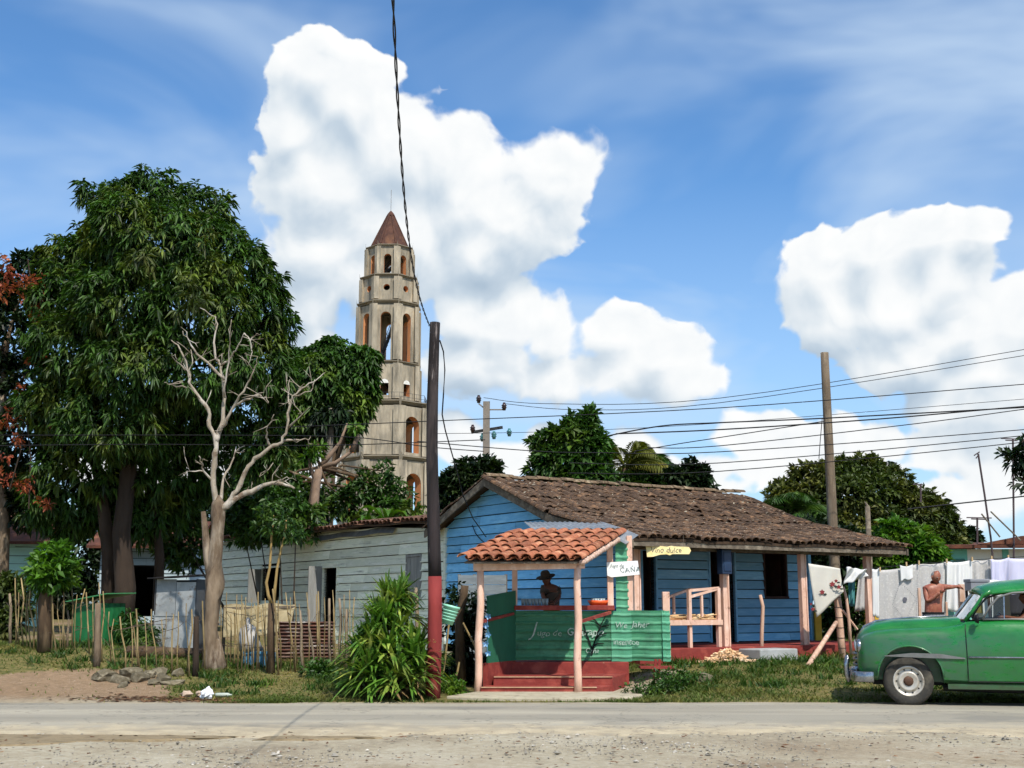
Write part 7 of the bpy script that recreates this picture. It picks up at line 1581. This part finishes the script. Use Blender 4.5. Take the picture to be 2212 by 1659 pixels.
    for i, (x, y) in enumerate(path):
        a = Vector(path[max(0, i - 1)]); b = Vector(path[min(len(path) - 1, i + 1)]); d = (b - a).normalized(); nn = Vector((d.y, -d.x))
        for (o_, z) in prof: vs.append((x + nn.x * o_ * -1, y + nn.y * o_ * -1, z))
    mb.add(vs, [(i * m + j, i * m + (j + 1) % m, (i + 1) * m + (j + 1) % m, (i + 1) * m + j) for i in range(len(path) - 1) for j in range(m)] + [tuple(range(m)), tuple((len(path) - 1) * m + j for j in range(m - 1, -1, -1))]); bp = mb.build('front_bumper', CHROME, T, smooth=True)
    for y in (-.42, .42): MB().tube([(-.86, y, .29), (-.885, y, .40), (-.885, y, .55), (-.865, y, .64), (-.84, y, .66)], [.03, .04, .042, .036, .015], 10).build('bumper_guard', CHROME, bp, smooth=True)
    MB().tube([(-.72, -.42, .42), (-.5, -.42, .40)], .02, 6).tube([(-.72, .42, .42), (-.5, .42, .40)], .02, 6).build('bumper_bracket', BLK, bp)
    MB().tube([(4.0, -.88, .45), (4.16, -.7, .45), (4.22, 0, .45), (4.16, .7, .45), (4.0, .88, .45)], .06, 8).build('rear_bumper', CHROME, T, smooth=True)
    # wheels
    for x in (0.0, 2.95):
        for s in (-1, 1):
            w = bpy.data.objects.new('wheel', None); col.objects.link(w); w.parent = T; w.location = (x, s * .70, RADW - .03)
            pr = [(.215, -.075), (.235, -.092), (.30, -.098), (.345, -.085), (.363, -.05), (.365, 0), (.363, .05), (.345, .085), (.30, .098), (.235, .092), (.215, .075)]
            MB().lathe(pr, n=40, axis='Y').build('tyre', RUB, w, smooth=True)
            f = s; MB().lathe([(.222, -.08 * f * -1), (.226, .088 * f), (.205, .092 * f), (.195, .060 * f), (.15, .045 * f), (.148, .075 * f), (.12, .082 * f), (.075, .05 * f), (.06, .055 * f)], n=32, axis='Y').build('rim', RIM, w, smooth=True)
            MB().lathe([(.075, .045 * f), (.065, .075 * f), (.045, .085 * f), (.0, .086 * f)], n=16, axis='Y').build('hub', mat('rusty_hub', S(112, 84, 66), S(84, 62, 50), rough=.7, metal=.3), w, smooth=True)
            for k in range(10):
                a = k * .628; MB().lathe([(.0, .062 * f), (.013, .062 * f), (.0, .0625 * f)], (.172 * math.cos(a), 0, .172 * math.sin(a)), 6, 'Y').build('slot', BLK, w)
        MB().tube([(x, -.66, RADW - .03), (x, .66, RADW - .03)], .035, 8).build('axle', BLK, T)
    TINT = bpy.data.materials.new('darkening_glass'); TINT.use_nodes = True; nt = NT(TINT.node_tree); nt.n.clear(); a_ = nt.new('ShaderNodeBsdfTransparent'); nt.put(a_, 0, (.07, .07, .06, 1)); o_ = nt.new('ShaderNodeOutputMaterial'); nt.l.new(a_.outputs[0], o_.inputs[0])  # dark tint that stands in for the unlit cabin
    # cabin: roof shell, pillars, glass
    def top(x):
        K = [(1.12, 1.66), (1.22, 1.735), (1.4, 1.795), (1.8, 1.835), (2.2, 1.83), (2.6, 1.77), (2.95, 1.65), (3.25, 1.48), (3.5, 1.28)]
        for (a, za), (b, zb) in zip(K[:-1], K[1:]):
            if x <= b: return za + (zb - za) * (x - a) / (b - a)
        return K[-1][1]
    def rail(x): return min(top(x) - .10, 1.60 + .06 * math.sin(min(1, max(0, (x - 1.1) / 1.6)) * math.pi))
    mb = MB(); NX, NY = 22, 20
    def fn(p, q):
        x = 1.12 + (3.5 - 1.12) * p; y = (q * 2 - 1); wr = .745 - .05 * max(0, (x - 2.6)) - .05 * (1 - min(1, (x - 1.12) / .25)); zt, zr = top(x), rail(x)
        k = abs(y) ** 3.2; return (x + .10 * (1 - abs(y) ** 2) * -1 * (1 - p) ** 4, y * wr * (1 - .0 * k), zt - (zt - zr) * k)
    mb.grid(fn, NX, NY); mb.build('roof', PAINT, T, smooth=True, solid=.03)
    for s in (-1, 1):
        MB().tube([(.86, s * .70, 1.215), (1.0, s * .70, 1.40), (1.14, s * .69, 1.60), (1.25, s * .715, 1.66)], [.028, .026, .026, .03], 8).build('front_pillar', PAINT, T, smooth=True)
        MB().tube([(1.10, s * .785, 1.25), (1.20, s * .765, 1.42), (1.34, s * .745, 1.57), (1.55, s * .74, 1.635), (2.0, s * .742, 1.655), (2.35, s * .742, 1.64)], .017, 8).build('window_frame', GREYM, T, smooth=True)
        MB().bar((1.40, s * .78, 1.25), (1.42, s * .745, 1.585), .016).build('vent_divider', CHROME, T)
        MB().add([(1.10, s * .772, 1.25), (1.39, s * .772, 1.25), (1.41, s * .745, 1.585), (1.30, s * .745, 1.54), (1.18, s * .76, 1.40)], [(0, 1, 2, 3, 4)]).build('vent_glass', glass_mat(), T)
        MB().hexa([(1.98, s * .77, 1.23), (2.10, s * .77, 1.23), (2.10, s * .70, 1.23), (1.98, s * .70, 1.23), (2.0, s * .74, 1.65), (2.08, s * .74, 1.65), (2.08, s * .69, 1.65), (2.0, s * .69, 1.65)]).build('centre_pillar', PAINT, T)
        MB().hexa([(2.55, s * .77, 1.22), (3.4, s * .70, 1.18), (3.4, s * .62, 1.18), (2.55, s * .70, 1.22), (2.45, s * .74, 1.65), (2.95, s * .71, 1.56), (2.95, s * .64, 1.56), (2.45, s * .68, 1.65)]).build('rear_quarter', PAINT, T)
        if s > 0: MB().add([(1.42, s * .765, 1.25), (2.0, s * .765, 1.245), (2.0, s * .738, 1.65), (1.44, s * .738, 1.59)], [(0, 1, 2, 3)]).build('dark_door_pane', TINT, T)  # far pane added and tinted dark so the inside reads black
        MB().add([(2.10, s * .765, 1.235), (2.56, s * .765, 1.225), (2.47, s * .735, 1.64), (2.08, s * .735, 1.65)], [(0, 1, 2, 3)]).build('side_glass', glass_mat(), T)
        MB().tube([(.90, s * .70, 1.24), (1.02, s * .70, 1.40), (1.155, s * .69, 1.60)], .014, 6).build('windscreen_chrome', CHROME, T, smooth=True)
    MB().grid(lambda p, q: (.84 + .30 * q - .10 * (1 - (2 * p - 1) ** 2), -.69 + 1.38 * p, 1.25 + .37 * q), 10, 3).build('windscreen', glass_mat(), T)
    MB().bar((.745, 0, 1.26), (1.04, 0, 1.64), .02).build('windscreen_post', CHROME, T)
    MB().grid(lambda p, q: (2.98 + .40 * q, -.5 + p, 1.585 - .28 * q), 4, 3).build('rear_window', glass_mat(), T)
    # side mirror
    m_ = MB().lathe([(.0, .02), (.06, .018), (.068, .0), (.055, -.03), (.0, -.045)], (0, 0, 0), 14, 'X').build('mirror', BLK, T, smooth=True); m_.location = (1.01, -.93, 1.255)
    MB().tube([(0, 0, -.02), (.02, .09, -.07)], .01, 6).build('mirror_arm', CHROME, m_)
    # inside
    SEAT = mat('seat_cloth', S(58, 40, 36), S(42, 30, 28), rough=.9); PUR = mat('purple_cover', S(74, 66, 96), S(52, 48, 74), rough=.9)
    MB().box(1.55, 2.02, -.66, .66, .66, .92).box(1.92, 2.08, -.66, .66, .92, 1.32).build('front_seat', SEAT, T, bevel=.04); MB().box(2.35, 2.5, -.66, .66, .66, 1.2).build('rear_seat', SEAT, T, bevel=.04)
    MB().box(.88, 1.10, -.70, .70, .95, 1.20).build('dashboard', BLK, T, bevel=.03); MB().box(1.9, 2.10, -.64, -.12, 1.0, 1.36).build('seat_cover', PUR, T, bevel=.03)
    mb = MB(); ring = []
    for k in range(25): a = k / 24 * 2 * math.pi; ring.append((1.30 + .09 * math.cos(a), -.36 + .20 * math.sin(a), 1.16 + .18 * math.cos(a)))
    mb.tube(ring, .013, 6); mb.tube([(1.10, -.36, 1.08), (1.30, -.36, 1.16)], .02, 6); mb.bar((1.30, -.55, 1.16), (1.30, -.17, 1.16), .016); mb.build('steering_wheel', mat('wheel_plastic', S(210, 206, 200), rough=.4), T, smooth=True)
    MB().box(-.5, 3.6, -.42, .42, .26, .32).build('chassis', BLK, T); MB().tube([(.5, -.55, .24), (1.3, -.55, .22), (2.0, -.5, .22)], .05, 8).build('exhaust_pipe', BLK, T)
    return T
CAR = build_car()
# ------------------------------------------------------------------ people
def skin_mesh(nodes, edges, root, sub=2):
    """nodes: name -> (point, rx, ry); grows one continuous surface along the edges"""
    names = list(nodes); idx = {n: i for i, n in enumerate(names)}
    me = bpy.data.meshes.new('figure'); me.from_pydata([tuple(nodes[n][0]) for n in names], [(idx[a], idx[b]) for a, b in edges], [])
    o = bpy.data.objects.new('figure_tmp', me); col.objects.link(o); mo = o.modifiers.new('skin', 'SKIN'); mo.use_smooth_shade = True
    for n in names:
        sv = me.skin_vertices[0].data[idx[n]]; sv.radius = (nodes[n][1], nodes[n][2] if len(nodes[n]) > 2 else nodes[n][1]); sv.use_root = (n == root)
    mo = o.modifiers.new('sub', 'SUBSURF'); mo.levels = sub; mo.render_levels = sub
    bpy.context.view_layer.update(); dg = bpy.context.evaluated_depsgraph_get(); r = bpy.data.meshes.new_from_object(o.evaluated_get(dg)); bpy.data.objects.remove(o)
    mb = MB(); mb.v = [tuple(v.co) for v in r.vertices]; mb.f = [tuple(p.vertices) for p in r.polygons]; mb.mi = [0] * len(mb.f); return mb
def add_head(mb, c, face, r=.098):
    """skull, jaw, brow, nose, ears; c centre, face = direction looked at"""
    f = Vector(face).normalized(); s = f.cross(Vector((0, 0, 1))).normalized(); u = s.cross(f).normalized(); c = Vector(c)
    b = MB(); b.ball((0, 0, 0), 1, 24, 18)
    for (x, y, z) in b.v:   # x side, y front, z up in head space
        yy = y; zz = z; xx = x
        w = .80 if z > -.2 else .80 - .30 * min(1, (-.2 - z) / .7)
        fx = xx * w * r; fz = zz * 1.22 * r; fy = yy * (1.0 if yy < 0 else .92) * r
        if yy > 0:
            nose = math.exp(-((xx / .16) ** 2 + ((zz + .12) / .24) ** 2)); fy += nose * .26 * r
            eye = math.exp(-(((abs(xx) - .33) / .17) ** 2 + ((zz - .08) / .12) ** 2)); fy -= eye * .12 * r
            brow = math.exp(-(((abs(xx) - .3) / .3) ** 2 + ((zz - .26) / .1) ** 2)); fy += brow * .06 * r
            lip = math.exp(-((xx / .24) ** 2 + ((zz + .48) / .06) ** 2)); fy += lip * .07 * r
            chin = math.exp(-((xx / .3) ** 2 + ((zz + .80) / .16) ** 2)); fy += chin * .12 * r
        p = c + s * fx + f * fy + u * fz; mb.v.append(tuple(p))
    k = len(mb.v) - len(b.v); mb.f += [tuple(i + k for i in q) for q in b.f]; mb.mi += [0] * len(b.f)
    mb.face = (c, f, s, u, r)
    for sg in (-1, 1): mb.ball(c + s * (sg * r * .83) - u * (r * .05) - f * (r * .05), (r * .10, r * .2, r * .28), 8, 6)
    return f, s, u
def add_face(t, c, f, s, u, r):
    """eyes, brows and mouth"""
    dk = mat('eye_dark', S(34, 26, 24), rough=.4); lp = mat('lip', S(140, 76, 66), rough=.6); c = Vector(c)
    for sg in (-1, 1):
        p = c + s * (sg * r * .29) + f * (r * .80) + u * (r * .10); MB().ball(p, (r * .10, r * .07, r * .06), 8, 6).build('eye', dk, t, smooth=True)
        MB().tube([c + s * (sg * r * .14) + f * (r * .93) + u * (r * .26), c + s * (sg * r * .46) + f * (r * .80) + u * (r * .27)], r * .035, 5).build('eyebrow', mat('grey_hair', S(186, 180, 172)), t)
    MB().tube([c - s * r * .22 + f * r * .80 - u * r * .58, c + f * r * .90 - u * r * .58, c + s * r * .22 + f * r * .80 - u * r * .58], r * .04, 5).build('mouth', lp, t)
def add_hair(t, c, f, s, u, r, mtl, front, low):
    """cap of hair: the back and top of the skull, a little proud"""
    b = MB(); b.ball((0, 0, 0), 1, 28, 22); keep = [i for i, (x, y, z) in enumerate(b.v) if y < front + .25 * z - (.35 if z > .75 else 0) and z > low - .25 * y]
    ks = set(keep); m = MB(); m.v = [tuple(Vector(c) + s * (x * .84 * r) + f * (y * 1.04 * r) + u * (z * 1.26 * r) + Vector((random.gauss(0, .002), random.gauss(0, .002), random.gauss(0, .002)))) for x, y, z in b.v]
    m.f = [q for q in b.f if all(i in ks for i in q)]; m.mi = [0] * len(m.f); return m.build('hair', mtl, t, smooth=True)
def add_hand(mb, w, d, palm_n, curl=.5, sc=1.0):
    """palm and five unequal bent fingers at wrist w pointing along d; palm faces palm_n"""
    d = Vector(d).normalized(); pn = Vector(palm_n); pn = (pn - d * pn.dot(d)).normalized(); s = d.cross(pn); w = Vector(w)
    mb.tube([w, w + d * .04 * sc, w + d * .085 * sc], [.026 * sc, .034 * sc, .032 * sc], 8)
    for k, (o, l) in enumerate(((-.030, .062), (-.011, .074), (.009, .070), (.028, .055))):
        a = w + d * .08 * sc + s * (o * sc); b = a + (d + pn * curl * .5).normalized() * (l * .45 * sc); c = b + (d * (1 - curl * .6) + pn * curl).normalized() * (l * .32 * sc); e = c + (d * (1 - curl) + pn * curl * 1.3).normalized() * (l * .25 * sc)
        mb.tube([a, b, c, e], [.0095 * sc, .009 * sc, .008 * sc, .006 * sc], 6)
    a = w + d * .03 * sc - s * .03 * sc; mb.tube([a, a + (d * .5 - s + pn * .3).normalized() * .035 * sc, a + (d * .9 - s * .7 + pn * .6).normalized() * .062 * sc], [.012 * sc, .0105 * sc, .007 * sc], 6)
SKIN_T = mat('tanned_skin', S(176, 112, 86), S(138, 80, 60), S(196, 136, 108), scale=7, rough=.45, spec=.4, bump=.15, bscale=30, wear=S(150, 78, 62), wscale=5, wlo=.52, whi=.68); SKIN_D = mat('brown_skin', S(118, 74, 54), S(98, 60, 44), scale=5, rough=.55, spec=.35)
def build_man():
    Y = 22.0
    def Q(x, y, d=0.0): return at(1751 + x / 3.84, 1123.3 + y / 3.84, Y + d)
    hip = Q(1018, 800); gzv = gz(hip.x, Y); t = thing('person', 'shirtless grey-haired man in checked trousers leaning on a post by the sheets', 'person', (hip.x, Y, gzv))
    o = t.location; V = lambda p: Vector(p) - o
    chest = V(Q(1022, 610)); neck = V(Q(1028, 528, -.02)); belly = V(Q(1018, 700, -.03)); hp = V(hip)
    sl = V(Q(952, 572)); sr = V(Q(1090, 556)); el = V(Q(968, 680, -.10)); wl = V(Q(1078, 600, -.22)); er = V(Q(1155, 556, .02)); wr = V(Q(1205, 552, .25))
    N = {'hip': (hp, .135, .10), 'belly': (belly, .160, .115), 'chest': (chest, .175, .115), 'upper': (chest.lerp(neck, .55), .13, .09), 'neck': (neck, .058, .058), 'headb': (neck + Vector((.01, -.015, .06)), .05, .05),
         'sl': (sl, .062, .062), 'el': (el, .047, .047), 'wl': (wl, .032, .032), 'sr': (sr, .062, .062), 'er': (er, .046, .046), 'wr': (wr, .032, .032)}
    Ed = [('hip', 'belly'), ('belly', 'chest'), ('chest', 'upper'), ('upper', 'neck'), ('neck', 'headb'), ('upper', 'sl'), ('sl', 'el'), ('el', 'wl'), ('upper', 'sr'), ('sr', 'er'), ('er', 'wr')]
    for s in (-1, 1):
        a = hp + Vector((s * .09, 0, -.08)); k = Vector((hp.x + s * .11, -.03, .46)); f = Vector((hp.x + s * .12, .02, .08)); to = f + Vector((s * .03, -.14, -.045))
        N.update({f'th{s}': (a, .088, .088), f'kn{s}': (k, .062, .062), f'an{s}': (f, .042, .042), f'to{s}': (to, .035, .03)}); Ed += [('hip', f'th{s}'), (f'th{s}', f'kn{s}'), (f'kn{s}', f'an{s}'), (f'an{s}', f'to{s}')]
    mb = skin_mesh(N, Ed, 'hip'); hc = V(Q(1040, 472, -.05)); f, sd_, u = add_head(mb, hc, (.25, -.9, -.42), .098)
    add_hand(mb, wl, wl - el, (.2, -.3, 1), .7); add_hand(mb, wr, Vector((1, .1, -.1)), (0, 0, -1), .6)
    bo = mb.build('body', SKIN_T, t, smooth=True)
    add_hair(t, hc, f, sd_, u, .098, mat('grey_hair', S(186, 180, 172), S(150, 144, 140), scale=40, rough=.9), .15, -.35)
    add_face(t, hc, f, sd_, u, .098)
    TR = bpy.data.materials.new('checked_cloth'); TR.use_nodes = True; nt = NT(TR.node_tree); nt.n.clear(); bs = nt.new('ShaderNodeBsdfPrincipled'); out = nt.new('ShaderNodeOutputMaterial'); tc = nt.new('ShaderNodeTexCoord').outputs['Object']
    sp = nt.new('ShaderNodeSeparateXYZ'); nt.put(sp, 0, tc); gx = nt.m('LESS_THAN', nt.m('FRACT', nt.m('MULTIPLY', sp.outputs[0], 16)), .2); gzn = nt.m('LESS_THAN', nt.m('FRACT', nt.m('MULTIPLY', sp.outputs[2], 16)), .2)
    nt.put(bs, 'Base Color', nt.mix(nt.m('MULTIPLY', nt.m('ADD', gx, gzn), .5), S(146, 148, 152), S(66, 70, 78))); nt.put(bs, 'Roughness', .9); nt.l.new(bs.outputs[0], out.inputs[0])
    T2 = {'w': (hp + Vector((0, 0, .10)), .185, .135), 'h': (hp, .205, .155)}; E2_ = [('w', 'h')]
    for s in (-1, 1):
        a = hp + Vector((s * .09, 0, -.10)); k = Vector((hp.x + s * .11, -.03, .46)); f_ = Vector((hp.x + s * .12, .02, .12)); T2.update({f'a{s}': (a, .105, .105), f'k{s}': (k, .082, .082), f'f{s}': (f_, .075, .075)}); E2_ += [('h', f'a{s}'), (f'a{s}', f'k{s}'), (f'k{s}', f'f{s}')]
    skin_mesh(T2, E2_, 'h').build('trousers', TR, t, smooth=True)
    wb = MB().lathe([(.17, -.16), (.196, -.14), (.200, -.05), (.192, .06), (.186, .075), (.16, .07)], (0, 0, 0), 28).build('waistband', TR, t, smooth=True); wb.location = hp + Vector((0, -.01, .0)); wb.scale = (1, .74, 1)
    w = hp + Vector((0, -.01, .055)); bl = MB().lathe([(.150, -.022), (.197, -.022), (.197, .022), (.150, .022)], (0, 0, 0), 24).build('belt', BLACK, t); bl.location = w; bl.scale = (1, .74, 1)
build_man()
def build_vendor():
    Y = 23.25
    def Q(x, y, d=0.0): return at(1036.9 + x / 5.76, 1209.7 + y / 5.76, Y + d)
    base = Vector((Q(880, 500).x, Y, .48)); t = thing('person', 'kiosk vendor in a wide straw hat and dark shirt working behind the counter', 'person', base); V = lambda p: Vector(p) - base
    hp = V(Q(890, 620)); hp.z = max(.82, hp.z); chest = V(Q(885, 400, -.03)); neck = V(Q(845, 305, -.06)); 
    sl = V(Q(790, 345, -.02)); sr = V(Q(965, 350)); el = V(Q(780, 450, -.12)); wl = V(Q(840, 530, -.34)); er = V(Q(985, 470, -.08)); wr = V(Q(920, 535, -.32))
    N = {'hip': (hp, .16, .11), 'belly': (hp.lerp(chest, .5), .155, .11), 'chest': (chest, .17, .11), 'upper': (chest.lerp(neck, .55), .13, .09), 'neck': (neck, .052, .052), 'hb': (neck + Vector((-.02, -.03, .05)), .046, .046),
         'sl': (sl, .058, .058), 'el': (el, .044, .044), 'wl': (wl, .03, .03), 'sr': (sr, .058, .058), 'er': (er, .044, .044), 'wr': (wr, .03, .03)}
    Ed = [('hip', 'belly'), ('belly', 'chest'), ('chest', 'upper'), ('upper', 'neck'), ('neck', 'hb'), ('upper', 'sl'), ('sl', 'el'), ('el', 'wl'), ('upper', 'sr'), ('sr', 'er'), ('er', 'wr')]
    for s in (-1, 1):
        N.update({f't{s}': (hp + Vector((s * .09, 0, -.08)), .085, .085), f'k{s}': (Vector((hp.x + s * .1, 0, .46)), .06, .06), f'a{s}': (Vector((hp.x + s * .11, .02, .08)), .042, .042), f'f{s}': (Vector((hp.x + s * .12, -.12, .035)), .034, .03)}); Ed += [('hip', f't{s}'), (f't{s}', f'k{s}'), (f'k{s}', f'a{s}'), (f'a{s}', f'f{s}')]
    mb = skin_mesh(N, Ed, 'hip'); hc = V(Q(825, 245, -.10)); f, s_, u = add_head(mb, hc, (-.55, -.75, -.35), .096); add_hand(mb, wl, wl - el, (1, 0, -.3), .6); add_hand(mb, wr, wr - er, (-1, 0, -.3), .6); mb.build('body', SKIN_D, t, smooth=True)
    SH = mat('dark_shirt', S(92, 78, 66), S(70, 60, 52), scale=4, rough=.9); S2 = {k: (N[k][0], N[k][1] * 1.1, N[k][2] * 1.12) for k in ('hip', 'belly', 'chest', 'upper')}; E3 = [('hip', 'belly'), ('belly', 'chest'), ('chest', 'upper')]
    for a, b in (('sl', 'el'), ('sr', 'er')): S2[a] = (N[a][0], .075, .075); S2[b] = (N[a][0].lerp(N[b][0], .8), .065, .065); E3 += [('upper', a), (a, b)]
    skin_mesh(S2, E3, 'hip').build('shirt', SH, t, smooth=True)
    h = MB().lathe([(.0, .135), (.06, .13), (.085, .10), (.098, .03), (.10, .0), (.15, -.008), (.185, .012), (.186, .018), (.15, .0), (.10, .008)], n=24).build('hat', mat('dark_straw', S(74, 60, 48), S(54, 44, 36), scale=20, rough=.95), t, smooth=True)
    h.location = hc + u * .045 + f * .0; h.rotation_euler = (R(14), R(-12), 0)
    T2 = {'h': (hp, .17, .12)}; E4 = []
    for s in (-1, 1): T2.update({f'a{s}': (hp + Vector((s * .09, 0, -.1)), .098, .098), f'k{s}': (Vector((hp.x + s * .1, 0, .46)), .075, .075), f'f{s}': (Vector((hp.x + s * .11, .02, .12)), .068, .068)}); E4 += [('h', f'a{s}'), (f'a{s}', f'k{s}'), (f'k{s}', f'f{s}')]
    skin_mesh(T2, E4, 'h').build('trousers', mat('dark_trousers', S(52, 52, 60), rough=.9), t, smooth=True)
build_vendor()
def build_driver():
    M_ = Matrix.Translation(CAR.location) @ Matrix.Rotation(CAR.rotation_euler.z, 4, 'Z'); t = thing('person', 'driver with bare brown arms at the wheel of the green car', 'person', M_ @ Vector((1.75, -.36, .92)), CAR.rotation_euler.z)
    P = lambda x, y, z: Vector((x - 1.75, y + .36, z - .92))
    N = {'hip': (P(1.78, -.36, 1.0), .15, .12), 'belly': (P(1.80, -.36, 1.12), .14, .11), 'chest': (P(1.82, -.36, 1.27), .16, .11), 'upper': (P(1.82, -.36, 1.37), .12, .085), 'neck': (P(1.80, -.36, 1.45), .05, .05), 'hb': (P(1.785, -.36, 1.50), .045, .045),
         'sl': (P(1.82, -.55, 1.36), .055, .055), 'el': (P(1.64, -.64, 1.24), .042, .042), 'wl': (P(1.42, -.55, 1.28), .029, .029), 'sr': (P(1.82, -.17, 1.36), .055, .055), 'er': (P(1.62, -.10, 1.18), .042, .042), 'wr': (P(1.42, -.18, 1.26), .029, .029)}
    Ed = [('hip', 'belly'), ('belly', 'chest'), ('chest', 'upper'), ('upper', 'neck'), ('neck', 'hb'), ('upper', 'sl'), ('sl', 'el'), ('el', 'wl'), ('upper', 'sr'), ('sr', 'er'), ('er', 'wr')]
    for s in (-1, 1):
        N.update({f't{s}': (P(1.72, -.36 + s * .09, .99), .08, .08), f'k{s}': (P(1.36, -.36 + s * .12, 1.0), .062, .062), f'a{s}': (P(1.18, -.36 + s * .12, .72), .042, .042)}); Ed += [('hip', f't{s}'), (f't{s}', f'k{s}'), (f'k{s}', f'a{s}')]
    mb = skin_mesh(N, Ed, 'hip'); hc = P(1.775, -.36, 1.575); f, s_, u = add_head(mb, hc, (-1, -.1, -.05), .093); add_hand(mb, N['wl'][0], (-1, .15, -.1), (0, 1, -.2), .9); add_hand(mb, N['wr'][0], (-1, -.15, -.1), (0, -1, -.2), .9)
    mb.build('body', SKIN_D, t, smooth=True)
    S2 = {k: (N[k][0], N[k][1] * 1.1, N[k][2] * 1.12) for k in ('hip', 'belly', 'chest', 'upper')}; E3 = [('hip', 'belly'), ('belly', 'chest'), ('chest', 'upper')]
    for a, b in (('sl', 'el'), ('sr', 'er')): S2[a] = (N[a][0], .07, .07); S2[b] = (N[a][0].lerp(N[b][0], .45), .062, .062); E3 += [('upper', a), (a, b)]
    skin_mesh(S2, E3, 'hip').build('shirt', mat('maroon_shirt', S(84, 44, 40), S(64, 34, 32), rough=.9), t, smooth=True)
    add_hair(t, hc, f, s_, u, .093, mat('black_hair', S(24, 20, 18), rough=.8), .55, -.4)
build_driver()
